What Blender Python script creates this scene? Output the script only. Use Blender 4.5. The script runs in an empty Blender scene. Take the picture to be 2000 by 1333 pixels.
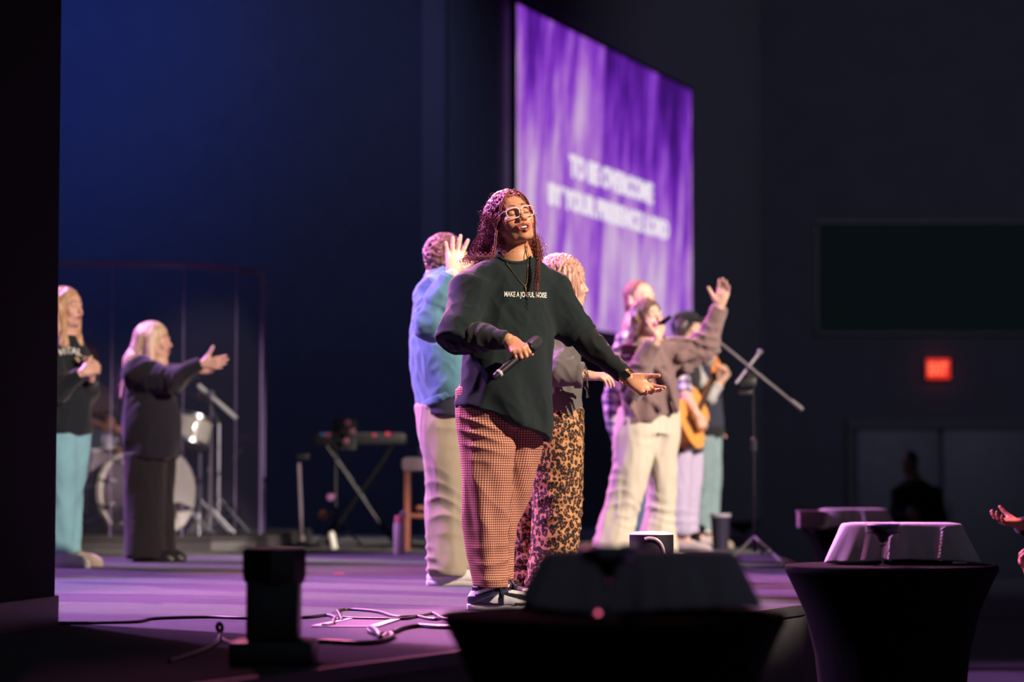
import bpy, bmesh, math, random
import numpy as np
from mathutils import Vector, Matrix
from mathutils.bvhtree import BVHTree
random.seed(7)
rng = np.random.default_rng(7)
SC = bpy.context.scene
COL = SC.collection
# ------------------------------------------------------------------ camera
FPX = 4722.0                       # focal length in pixels of a 2000 px wide frame (85 mm)
TH = math.radians(3.448)
CAMZ = 1.35
cd = bpy.data.cameras.new('camera'); cam = bpy.data.objects.new('camera', cd); COL.objects.link(cam)
cam.location = (0, 0, CAMZ); cam.rotation_euler = (math.radians(90) + TH, 0, 0)
cd.sensor_width = 36; cd.lens = 85; cd.clip_end = 200
cd.dof.use_dof = True; cd.dof.focus_distance = 9.86; cd.dof.aperture_fstop = 1.8
SC.camera = cam
SC.view_settings.view_transform = 'Standard'; SC.view_settings.look = 'None'
SC.view_settings.gamma = 1; SC.view_settings.use_curve_mapping = False
SC.view_settings.exposure = 0.0
# ------------------------------------------------------------------ world: faint house ambience
w = bpy.data.worlds.new('world'); SC.world = w; w.use_nodes = True
w.node_tree.nodes['Background'].inputs[0].default_value = (0.46, 0.56, 0.72, 1)
w.node_tree.nodes['Background'].inputs[1].default_value = 0.092
# ------------------------------------------------------------------ lights
STZ = 0.85                         # stage height
def spot(name, loc, aim, power, col, ang, blend=.35, rad=.12):
    l = bpy.data.lights.new(name, 'SPOT'); o = bpy.data.objects.new(name, l); COL.objects.link(o)
    l.energy = power; l.color = col; l.spot_size = math.radians(ang); l.spot_blend = blend; l.shadow_soft_size = rad
    o.location = loc
    o.rotation_euler = (Vector(aim) - Vector(loc)).to_track_quat('-Z', 'Y').to_euler()
    return o
WARM = (1.0, 0.80, 0.60)
spot('key_light', (13.0, 2.0, 10.2), (0.1, 10.4, 1.95), 29000, WARM, 11.0, .25, .10)
spot('key_light', (13.0, 3.0, 8.8), (0.86, 15.7, 1.75), 33000, (1, .83, .68), 7.2, .25, .15)
spot('key_light', (13.2, 3.4, 9.0), (1.30, 18.6, 1.9), 36000, (1, .83, .68), 7.6, .25, .15)
spot('pink_table_light', (-2.0, 20.5, 7.5), (2.25, 16.3, 1.1), 2600, (1.0, 0.30, 0.55), 9, .5, .15)
spot('key_light', (11.0, 1.5, 9.0), (-2.9, 16.0, 1.8), 20000, (1, .78, .60), 12, .3, .15)
spot('key_light', (11.4, 1.2, 9.2), (-2.75, 19.9, 1.45), 21000, (1, .84, .72), 5.6, .4, .15)
spot('violet_side_light', (-5.2, 12.0, 6.2), (-0.4, 9.4, 1.0), 5300, (0.44, 0.24, 1.0), 74, .3, .05)
spot('purple_side_light', (-6.6, 17.5, 6.8), (0.6, 13.6, 1.0), 8200, (0.66, 0.28, 0.95), 62, .5, .12)
spot('pink_side_light', (-5.0, 11.82, 7.6), (0.7, 10.2, 1.7), 6600, (0.90, 0.30, 0.66), 50, .35, .06)
spot('purple_rear_light', (-1.8, 16.6, 8.2), (0.12, 10.0, 1.95), 19000, (0.98, 0.30, 0.56), 13, .4, .10)
spot('pink_rear_light', (-3.6, 21.5, 8.4), (0.3, 13.4, 2.2), 9000, (1.0, 0.20, 0.42), 30, .5, .12)
spot('dim_rear_light', (-3.2, 19.0, 8.6), (0.1, 5.6, 1.3), 1500, (0.9, 0.20, 0.42), 13, .6, .12)
spot('blue_wall_light', (-6.2, 19.0, 8.6), (-5.2, 24.9, 6.2), 2900, (0.06, 0.16, 1.0), 54, 1.0, .3)
spot('blue_fill_light', (-1.0, 20.5, 9.0), (-3.0, 25, 3.2), 950, (0.32, 0.42, 1.0), 82, 1.0, .3)  # added wide fill that lifts the dim back wall; no haze is modelled
spot('far_wall_light', (7.0, 18.0, 9.0), (6.0, 36, 5.6), 3200, (0.52, 0.55, 0.80), 60, 1.0, .3)
spot('orange_aisle_light', (4.3, 15.5, 5.5), (2.62, 11.9, 1.2), 1300, (1.0, 0.10, 0.03), 10, .5, .1)
spot('aisle_floor_light', (2.5, 21.0, 7.0), (4.6, 17.4, 0.0), 620, (0.55, 0.16, 0.62), 22, .6, .1)

# ------------------------------------------------------------------ pixel helpers: a pixel's ray met with a real plane
def ray(px, py):
    a = (px - 1000) / FPX; b = (666.5 - py) / FPX
    return Vector((a, math.cos(TH) - b * math.sin(TH), math.sin(TH) + b * math.cos(TH)))
def W(px, py, Y):
    d = ray(px, py); return Vector((0, 0, CAMZ)) + d * (Y / d.y)
def G(px, py, z=STZ):
    d = ray(px, py); return Vector((0, 0, CAMZ)) + d * ((z - CAMZ) / d.z)
def PL(px, py, p0, n):
    d = ray(px, py); o = Vector((0, 0, CAMZ)); return o + d * ((p0 - o).dot(n) / d.dot(n))

# ------------------------------------------------------------------ objects
def tag(o, label=None, cat=None, group=None, kind=None):
    if label: o['label'] = label
    if cat: o['category'] = cat
    if group: o['group'] = group
    if kind: o['kind'] = kind
    return o
def empty(name, loc, label, cat, group=None):
    o = bpy.data.objects.new(name, None); COL.objects.link(o); o.location = loc
    o.empty_display_size = .1
    return tag(o, label, cat, group)
def link(name, me, parent=None, label=None):
    o = bpy.data.objects.new(name, me); COL.objects.link(o)
    if parent is not None:
        o.parent = parent
        q = parent; off = Vector((0, 0, 0))
        while q is not None:
            off += q.location; q = q.parent
        o.location = -off
    if label: o['label'] = label
    return o
def npmesh(name, V, F, mat, smooth=True, attrs=None, sharp=None):
    """V (n,3); F (m,4) or (m,3) int arrays or list of lists"""
    me = bpy.data.meshes.new(name)
    if isinstance(F, np.ndarray):
        n = F.shape[1]; m = len(F)
        me.vertices.add(len(V)); me.vertices.foreach_set('co', np.asarray(V, dtype=np.float32).ravel())
        me.loops.add(m * n); me.loops.foreach_set('vertex_index', F.astype(np.int32).ravel())
        me.polygons.add(m); me.polygons.foreach_set('loop_start', np.arange(0, m * n, n, dtype=np.int32))
        me.update(calc_edges=True)
    else:
        me.from_pydata([tuple(v) for v in V], [], F)
    me.validate()
    if smooth:
        me.polygons.foreach_set('use_smooth', np.ones(len(me.polygons), dtype=bool))
    if sharp: me.set_sharp_from_angle(angle=math.radians(sharp))
    if attrs:
        for k, (typ, data) in attrs.items():
            if typ == 'C':
                a = me.attributes.new(k, 'FLOAT_COLOR', 'POINT')
                c = np.ones((len(V), 4), dtype=np.float32); c[:, :3] = data; a.data.foreach_set('color', c.ravel())
            else:
                a = me.attributes.new(k, 'FLOAT_VECTOR', 'POINT'); a.data.foreach_set('vector', np.asarray(data, dtype=np.float32).ravel())
    if mat: me.materials.append(mat)
    me.update()
    return me

class MB:
    """collects simple shapes into one mesh"""
    def __init__(s): s.V = []; s.F = []
    def add(s, V, F):
        o = len(s.V); s.V += [tuple(v) for v in V]; s.F += [[i + o for i in f] for f in F]; return s
    def box(s, c, size, R=None, bev=0.0):
        c = Vector(c); hx, hy, hz = [x / 2 for x in size]
        R = R or Matrix.Identity(3)
        if bev <= 0:
            V = [c + R @ Vector((x, y, z)) for x in (-hx, hx) for y in (-hy, hy) for z in (-hz, hz)]
            return s.add(V, [[0, 1, 3, 2], [4, 6, 7, 5], [0, 4, 5, 1], [2, 3, 7, 6], [0, 2, 6, 4], [1, 5, 7, 3]])
        bm = bmesh.new(); bmesh.ops.create_cube(bm, size=1)
        for v in bm.verts: v.co = Vector((v.co.x * size[0], v.co.y * size[1], v.co.z * size[2]))
        bmesh.ops.bevel(bm, geom=list(bm.edges), offset=bev, segments=2, affect='EDGES', profile=.6)
        bm.verts.ensure_lookup_table()
        V = [c + R @ v.co for v in bm.verts]; F = [[v.index for v in f.verts] for f in bm.faces]; bm.free()
        return s.add(V, F)
    def tube(s, pts, r, n=8, cap=True):
        pts = [Vector(p) for p in pts]; m = len(pts)
        rs = r if isinstance(r, (list, tuple, np.ndarray)) else [r] * m
        V = []; F = []; up = None
        for i, p in enumerate(pts):
            t = (pts[min(i + 1, m - 1)] - pts[max(i - 1, 0)])
            if t.length < 1e-9: t = Vector((0, 0, 1))
            t.normalize()
            if up is None:
                up = t.orthogonal().normalized()
            else:
                up = (up - t * up.dot(t))
                up = up.normalized() if up.length > 1e-6 else t.orthogonal().normalized()
            b = t.cross(up)
            for k in range(n):
                a = 2 * math.pi * k / n
                V.append(p + (up * math.cos(a) + b * math.sin(a)) * rs[i])
        for i in range(m - 1):
            for k in range(n):
                F.append([i * n + k, i * n + (k + 1) % n, (i + 1) * n + (k + 1) % n, (i + 1) * n + k])
        if cap:
            F.append(list(range(n))[::-1]); F.append([(m - 1) * n + k for k in range(n)])
        return s.add(V, F)
    def lathe(s, c, axis, prof, n=28):
        """prof: list of (r, h) along axis from c"""
        c = Vector(c); a = Vector(axis).normalized(); u = a.orthogonal().normalized(); b = a.cross(u)
        V = []; F = []; m = len(prof)
        for r, h in prof:
            for k in range(n):
                t = 2 * math.pi * k / n
                V.append(c + a * h + (u * math.cos(t) + b * math.sin(t)) * r)
        for i in range(m - 1):
            for k in range(n):
                F.append([i * n + k, i * n + (k + 1) % n, (i + 1) * n + (k + 1) % n, (i + 1) * n + k])
        if prof[0][0] > 1e-5: F.append(list(range(n))[::-1])
        if prof[-1][0] > 1e-5: F.append([(m - 1) * n + k for k in range(n)])
        return s.add(V, F)
    def prism(s, poly, z0, z1):
        n = len(poly); V = [(x, y, z0) for x, y in poly] + [(x, y, z1) for x, y in poly]
        return s.add(V, [list(range(n))[::-1], [n + i for i in range(n)]] + [[i, (i + 1) % n, n + (i + 1) % n, n + i] for i in range(n)])
    def build(s, name, mat, parent=None, label=None, smooth=True, sharp=35):
        me = bpy.data.meshes.new(name); me.from_pydata(s.V, [], s.F); me.validate()
        bm = bmesh.new(); bm.from_mesh(me)
        bmesh.ops.remove_doubles(bm, verts=list(bm.verts), dist=1e-6)
        bmesh.ops.recalc_face_normals(bm, faces=list(bm.faces)); bm.to_mesh(me); bm.free()
        if smooth:
            me.polygons.foreach_set('use_smooth', np.ones(len(me.polygons), dtype=bool)); me.set_sharp_from_angle(angle=math.radians(sharp))
        me.materials.append(mat)
        return link(name, me, parent, label)

def catmull(pts, per=8):
    P = [Vector(p) for p in pts]; P = [P[0] * 2 - P[1]] + P + [P[-1] * 2 - P[-2]]
    out = []
    for i in range(1, len(P) - 2):
        for k in range(per):
            t = k / per
            out.append(0.5 * ((2 * P[i]) + (P[i + 1] - P[i - 1]) * t + (2 * P[i - 1] - 5 * P[i] + 4 * P[i + 1] - P[i + 2]) * t * t + (-P[i - 1] + 3 * P[i] - 3 * P[i + 1] + P[i + 2]) * t ** 3))
    out.append(P[-2]); return out

# ------------------------------------------------------------------ materials
def srgb(r, g, b):
    f = lambda c: (c / 255 / 12.92) if c / 255 <= .04045 else ((c / 255 + .055) / 1.055) ** 2.4
    return (f(r), f(g), f(b))
class NT:
    def __init__(s, name):
        s.m = bpy.data.materials.new(name); s.m.use_nodes = True; s.t = s.m.node_tree; s.n = s.t.nodes; s.l = s.t.links
        s.b = s.n['Principled BSDF']; s.out = s.n['Material Output']
    def node(s, typ, **kw):
        x = s.n.new(typ)
        for k, v in kw.items(): setattr(x, k, v)
        return x
    def link(s, a, b): s.l.new(a, b)
    def mix(s, f, a, b, typ='MIX'):
        x = s.node('ShaderNodeMix', data_type='RGBA', blend_type=typ)
        for sock, v in ((x.inputs[0], f), (x.inputs[6], a), (x.inputs[7], b)):
            if isinstance(v, (int, float)): sock.default_value = v
            elif isinstance(v, tuple): sock.default_value = (*v[:3], 1)
            else: s.link(v, sock)
        return x.outputs[2]
    def math(s, op, a, b=None, c=None):
        x = s.node('ShaderNodeMath', operation=op)
        for i, v in enumerate((a, b, c)):
            if v is None: continue
            if isinstance(v, (int, float)): x.inputs[i].default_value = v
            else: s.link(v, x.inputs[i])
        return x.outputs[0]
    def coord(s, scale=(1, 1, 1), kind='Object'):
        c = s.node('ShaderNodeTexCoord'); mp = s.node('ShaderNodeMapping'); mp.inputs['Scale'].default_value = scale
        s.link(c.outputs[kind], mp.inputs[0]); return mp.outputs[0]
    def noise(s, vec, scale, detail=3, rough=.5, dist=0):
        x = s.node('ShaderNodeTexNoise'); x.inputs['Scale'].default_value = scale; x.inputs['Detail'].default_value = detail
        x.inputs['Roughness'].default_value = rough; x.inputs['Distortion'].default_value = dist
        if vec is not None: s.link(vec, x.inputs['Vector'])
        return x.outputs[0]
    def ramp(s, f, stops, interp='LINEAR'):
        x = s.node('ShaderNodeValToRGB'); x.color_ramp.interpolation = interp
        e = x.color_ramp.elements
        while len(e) < len(stops): e.new(.5)
        for i, (p, c) in enumerate(stops): e[i].position = p; e[i].color = (*c, 1) if isinstance(c, tuple) else (c, c, c, 1)
        s.link(f, x.inputs[0]); return x.outputs[0]
    def bump(s, h, strength=.3, dist=.01):
        x = s.node('ShaderNodeBump'); x.inputs['Strength'].default_value = strength; x.inputs['Distance'].default_value = dist
        s.link(h, x.inputs['Height']); s.link(x.outputs[0], s.b.inputs['Normal'])
    def set(s, **kw):
        for k, v in kw.items():
            i = s.b.inputs[k.replace('_', ' ')]
            if isinstance(v, (int, float)): i.default_value = v
            elif isinstance(v, tuple): i.default_value = (*v[:3], 1)
            else: s.link(v, i)
        return s
MC = {}
def fabric(name, col, rough=.9, var=.25, scale=60, weave=900, sheen=.15, big=4, bump=.25):
    if name in MC: return MC[name]
    t = NT(name); v = t.coord()
    n1 = t.noise(v, scale, 3); n2 = t.noise(v, big, 2)
    d = tuple(c * (1 - var) for c in col); e = tuple(min(1, c * (1 + var)) for c in col)
    c = t.mix(t.math('MULTIPLY_ADD', n1, .5, t.math('MULTIPLY', n2, .5)), d, e)
    t.set(Base_Color=c, Roughness=rough, Sheen_Weight=sheen, Sheen_Roughness=.5)
    t.b.inputs['Specular IOR Level'].default_value = .2
    t.bump(t.noise(v, weave, 2), bump, .002)
    MC[name] = t.m; return t.m
def plain(name, col, rough=.5, metal=0.0, var=.12, scale=30, bump=.05, spec=.5):
    if name in MC: return MC[name]
    t = NT(name); v = t.coord(); n1 = t.noise(v, scale, 3)
    t.set(Base_Color=t.mix(n1, tuple(c * (1 - var) for c in col), tuple(min(1, c * (1 + var)) for c in col)), Metallic=metal)
    t.set(Roughness=t.math('MULTIPLY_ADD', t.noise(v, scale * 3, 2), .15, rough - .07))
    t.b.inputs['Specular IOR Level'].default_value = spec
    if bump: t.bump(n1, bump, .003)
    MC[name] = t.m; return t.m
def emit(name, col, s=1.0):
    if name in MC: return MC[name]
    t = NT(name); t.set(Base_Color=(0, 0, 0), Roughness=.6, Emission_Color=col, Emission_Strength=s); MC[name] = t.m; return t.m
def skinmat(name, rough=.45):
    if name in MC: return MC[name]
    t = NT(name); a = t.node('ShaderNodeAttribute', attribute_name='Col'); v = t.coord()
    n = t.noise(v, 45, 3)
    c = t.mix(t.math('MULTIPLY', n, .22), a.outputs[0], (.45, .16, .10), 'MULTIPLY')
    t.set(Base_Color=c, Roughness=rough, Subsurface_Weight=.12, Subsurface_Scale=.008); t.b.inputs["Subsurface Radius"].default_value = (1, .35, .2)
    t.b.inputs['Specular IOR Level'].default_value = .45
    t.bump(t.noise(v, 500, 2), .12, .001); MC[name] = t.m; return t.m
def hairmat(name, dark, light, rough=.42, zs=.06):
    if name in MC: return MC[name]
    t = NT(name); v = t.coord((1, 1, zs)); n = t.noise(v, 140, 4, .6); n2 = t.noise(v, 30, 2)
    f = t.ramp(t.math('MULTIPLY_ADD', n, .6, t.math('MULTIPLY', n2, .4)), [(.35, dark), (.68, light)])
    t.set(Base_Color=f, Roughness=rough, Sheen_Weight=.2); t.b.inputs['Specular IOR Level'].default_value = .6
    t.bump(n, .6, .004); MC[name] = t.m; return t.m
def attrmat(name, rough=.5, attr='Col', weave=0, spec=.4):
    if name in MC: return MC[name]
    t = NT(name); a = t.node('ShaderNodeAttribute', attribute_name=attr); v = t.coord()
    c = t.mix(t.math('MULTIPLY', t.noise(v, 80, 3), .3), a.outputs[0], (.5, .5, .5), 'MULTIPLY')
    t.set(Base_Color=c, Roughness=rough); t.b.inputs['Specular IOR Level'].default_value = spec
    t.bump(t.noise(v, weave or 200, 2), .15, .002); MC[name] = t.m; return t.m

# ------------------------------------------------------------------ distance-field modeller
def smin(a, b, k):
    h = np.maximum(k - np.abs(a - b), 0) / k
    return np.minimum(a, b) - h * h * (k * .25)
def nv(v): v = np.asarray(v, dtype=np.float64); return v / np.linalg.norm(v)
class SDF:
    def __init__(s): s.ops = []
    def _a(s, fn, lo, hi, k, sub): s.ops.append((fn, np.array(lo, float), np.array(hi, float), max(k, 1e-4), sub)); return s
    def cap(s, a, b, ra, rb=None, k=.02, sub=False, ax=None, sc=1.0):
        a = np.array(a, float); b = np.array(b, float); rb = ra if rb is None else rb
        ab = b - a; L2 = float(ab @ ab) + 1e-12; axv = None if ax is None else nv(ax)
        def fn(X, Y, Z):
            t = np.clip(((X - a[0]) * ab[0] + (Y - a[1]) * ab[1] + (Z - a[2]) * ab[2]) / L2, 0, 1)
            qx = X - a[0] - t * ab[0]; qy = Y - a[1] - t * ab[1]; qz = Z - a[2] - t * ab[2]; r = ra + (rb - ra) * t
            if axv is None: return np.sqrt(qx * qx + qy * qy + qz * qz) - r
            c = (qx * axv[0] + qy * axv[1] + qz * axv[2]) * (1 / sc - 1)
            qx = qx + axv[0] * c; qy = qy + axv[1] * c; qz = qz + axv[2] * c
            return (np.sqrt(qx * qx + qy * qy + qz * qz) - r) * min(1, sc)
        R = max(ra, rb) * max(1, sc)
        return s._a(fn, np.minimum(a, b) - R, np.maximum(a, b) + R, k, sub)
    def cyl(s, a, b, ra, rb=None, k=.02, sub=False, rd=.006, ax=None, sc=1.0):
        """cone with flat ends"""
        a = np.array(a, float); b = np.array(b, float); rb = ra if rb is None else rb
        ab = b - a; L = float(np.linalg.norm(ab)); u = ab / L; axv = None if ax is None else nv(ax)
        def fn(X, Y, Z):
            t = (X - a[0]) * u[0] + (Y - a[1]) * u[1] + (Z - a[2]) * u[2]; tc = np.clip(t, 0, L)
            qx = X - a[0] - t * u[0]; qy = Y - a[1] - t * u[1]; qz = Z - a[2] - t * u[2]
            if axv is not None:
                c = (qx * axv[0] + qy * axv[1] + qz * axv[2]) * (1 / sc - 1)
                qx = qx + axv[0] * c; qy = qy + axv[1] * c; qz = qz + axv[2] * c
            d = (np.sqrt(qx * qx + qy * qy + qz * qz) - (ra + (rb - ra) * tc / L)) * min(1, sc)
            e = np.abs(t - L / 2) - L / 2
            return -smin(-d, -e, rd)
        R = max(ra, rb) * max(1, sc)
        return s._a(fn, np.minimum(a, b) - R, np.maximum(a, b) + R, k, sub)
    def ell(s, c, r, R=None, k=.02, sub=False):
        c = np.array(c, float); r = np.array(r, float); R = np.eye(3) if R is None else np.array(R)
        def fn(X, Y, Z):
            x = X - c[0]; y = Y - c[1]; z = Z - c[2]
            p = [(R[0, i] * x + R[1, i] * y + R[2, i] * z) / r[i] for i in range(3)]
            k0 = np.sqrt(p[0] ** 2 + p[1] ** 2 + p[2] ** 2) + 1e-9
            k1 = np.sqrt((p[0] / r[0]) ** 2 + (p[1] / r[1]) ** 2 + (p[2] / r[2]) ** 2) + 1e-9
            return k0 * (k0 - 1) / k1
        e = np.abs(R) @ r
        return s._a(fn, c - e, c + e, k, sub)
    def loft(s, secs, yaw, k=.03, bot=None, top=None, sm=.02, rd=.01, sub=False):
        """secs: (x, y, z, halfwidth, halfdepth) with varying z; yaw in degrees; bot/top: (point, normal) trimming planes"""
        A = np.array(sorted(secs, key=lambda q: q[2]), float); z = A[:, 2]
        zz = np.linspace(z[0], z[-1], 160); T = [np.interp(zz, z, A[:, i]) for i in (0, 1, 3, 4)]
        n = max(1, int(sm / (zz[1] - zz[0]))); kern = np.hanning(2 * n + 3); kern /= kern.sum()
        T = [np.convolve(np.pad(t, n + 1, mode='edge'), kern, mode='valid') for t in T]
        ya = math.radians(yaw); L = (math.cos(ya), math.sin(ya)); F = (math.sin(ya), -math.cos(ya))
        def fn(X, Y, Z):
            cx, cy, wd, dp = [np.interp(Z.ravel(), zz, t).reshape(Z.shape).astype(np.float32) for t in T]
            x = X - cx; y = Y - cy
            p = (x * L[0] + y * L[1]) / wd; q = (x * F[0] + y * F[1]) / dp
            k0 = np.sqrt(p * p + q * q) + 1e-6; k1 = np.sqrt((p / wd) ** 2 + (q / dp) ** 2) + 1e-6
            d = k0 * (k0 - 1) / k1; d = np.maximum(d, (k0 - 1) * np.minimum(wd, dp))
            e = np.maximum(z[0] - Z, Z - z[-1]); d = -smin(-d, -(e + 0 * d), rd)
            for pl in (bot, top):
                if pl is not None:
                    n_ = nv(pl[1]); e = (X - pl[0][0]) * n_[0] + (Y - pl[0][1]) * n_[1] + (Z - pl[0][2]) * n_[2]
                    d = -smin(-d, -e, rd)
            return d
        m = A[:, 3:5].max(axis=1)
        lo = [(A[:, 0] - m).min(), (A[:, 1] - m).min(), z[0]]; hi = [(A[:, 0] + m).max(), (A[:, 1] + m).max(), z[-1]]
        return s._a(fn, lo, hi, k, sub)
    def cut(s, pt, n, lo, hi, rd=.006):
        n = nv(n); pt = np.array(pt, float)
        def fn(X, Y, Z): return (pt[0] - X) * n[0] + (pt[1] - Y) * n[1] + (pt[2] - Z) * n[2] 
        return s._a(fn, lo, hi, rd, True)
    def mesh(s, res, disp=None):
        P = [o for o in s.ops if not o[4]]
        lo = np.min([o[1] for o in P], axis=0) - 4 * res; hi = np.max([o[2] for o in P], axis=0) + 4 * res
        N = np.ceil((hi - lo) / res).astype(int) + 1
        ax = [(lo[i] + res * np.arange(N[i])).astype(np.float32) for i in range(3)]
        f = np.full(tuple(N), .5, dtype=np.float32)
        for fn, a, b, k, sub in s.ops:
            m = k + 3 * res
            i0 = np.clip(np.floor((a - m - lo) / res).astype(int), 0, N); i1 = np.clip(np.ceil((b + m - lo) / res).astype(int) + 1, 0, N)
            if np.any(i1 <= i0): continue
            sl = tuple(slice(i0[i], i1[i]) for i in range(3))
            d = fn(ax[0][sl[0]][:, None, None], ax[1][sl[1]][None, :, None], ax[2][sl[2]][None, None, :]).astype(np.float32)
            g = f[sl]
            f[sl] = -smin(-g, d, k) if sub else smin(g, d, k)
        V, F = surfnet(f, lo, res)
        if disp is not None:
            for _ in range(1):
                Nn = vnorm(V, F); V = V + Nn * disp(V)[:, None]
        return V, F
def surfnet(f, lo, res):
    ins = f < 0; nx, ny, nz = f.shape
    c = np.zeros((nx - 1, ny - 1, nz - 1), dtype=np.uint8)
    offs = [(i, j, k) for i in (0, 1) for j in (0, 1) for k in (0, 1)]
    for i, j, k in offs: c += ins[i:nx - 1 + i, j:ny - 1 + j, k:nz - 1 + k]
    act = (c > 0) & (c < 8); I = np.argwhere(act).astype(np.int64)
    idx = np.full(act.shape, -1, dtype=np.int64); idx[act] = np.arange(len(I))
    cv = {o: f[I[:, 0] + o[0], I[:, 1] + o[1], I[:, 2] + o[2]] for o in offs}
    S = np.zeros((len(I), 3)); n = np.zeros(len(I))
    for o in offs:
        for a in range(3):
            if o[a] == 1: continue
            p = list(o); p[a] = 1; p = tuple(p); A = cv[o]; B = cv[p]
            m = (A < 0) != (B < 0); t = np.where(m, A / np.where(m, A - B, 1), 0)
            pos = np.tile(np.array(o, float), (len(I), 1)); pos[:, a] += t
            S += pos * m[:, None]; n += m
    V = lo + res * (I + S / n[:, None])
    Fs = []
    for a in range(3):
        b, c_ = [(1, 2), (2, 0), (0, 1)][a]
        s0 = [slice(None)] * 3; s1 = [slice(None)] * 3; s0[a] = slice(0, -1); s1[a] = slice(1, None)
        A = ins[tuple(s0)]; B = ins[tuple(s1)]; E = np.argwhere(A != B)
        E = E[(E[:, b] > 0) & (E[:, c_] > 0) & (E[:, b] < f.shape[b] - 1) & (E[:, c_] < f.shape[c_] - 1)]
        fl = A[E[:, 0], E[:, 1], E[:, 2]]
        def g(db, dc):
            q = E.copy(); q[:, b] += db; q[:, c_] += dc; return idx[q[:, 0], q[:, 1], q[:, 2]]
        Q = np.stack([g(-1, -1), g(0, -1), g(0, 0), g(-1, 0)], axis=1)
        Q[~fl] = Q[~fl][:, ::-1]; Fs.append(Q)
    F = np.concatenate(Fs); F = F[(F >= 0).all(axis=1)]
    return V, F
def vnorm(V, F):
    n = np.cross(V[F[:, 2]] - V[F[:, 0]], V[F[:, 3]] - V[F[:, 1]]); N = np.zeros_like(V)
    for i in range(4): 
        for a in range(3): N[:, a] += np.bincount(F[:, i], weights=n[:, a], minlength=len(V))
    return N / (np.linalg.norm(N, axis=1, keepdims=True) + 1e-12)
def join(parts):
    Vs = []; Fs = []; o = 0
    for V, F in parts: Vs.append(V); Fs.append(F + o); o += len(V)
    return np.concatenate(Vs), np.concatenate(Fs)
def wr(P, seed, scale, ridged=True):
    """wrinkle noise in [-1,1]; scale = wavenumbers (rad/m) per axis"""
    r = np.random.default_rng(seed); q = P * np.array(scale)
    q = q + 1.3 * np.sin(q[:, [1, 2, 0]] * .7 + r.uniform(0, 6, 3))
    n = np.zeros(len(P))
    for i in range(4):
        d = nv(r.normal(size=3)); n += np.sin(q @ d * (1 + .45 * i) + r.uniform(0, 6.28)) / (1 + .4 * i)
    n /= 2.2
    return (1 - 2 * np.abs(n)) if ridged else n
def jf(P, c, axis, perp, sig, lam, tilt=18):
    """compression folds around a joint"""
    d = P - np.array(c); a = nv(axis); s_ = d @ a; b = np.array(perp, float); b = nv(b - a * (b @ a)); q = d @ b; u = d @ np.cross(a, b)
    r = np.linalg.norm(d, axis=1); h = float(np.sum(np.array(c) * 37.1)) % 6.28
    ph = 2 * np.pi * s_ / lam + tilt * q + 9 * u + 1.6 * np.sin(17 * q + 11 * s_ + h) + 1.1 * np.sin(31 * u + h * 2)
    rid = 1 - 2 * np.abs(np.sin(ph * .5)) ** .8
    mk = np.clip(.45 + .9 * np.sin(14 * q - 9 * u + 7 * s_ + h * 3), 0, 1)
    return np.exp(-(r / sig) ** 2) * rid * mk * .8
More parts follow.
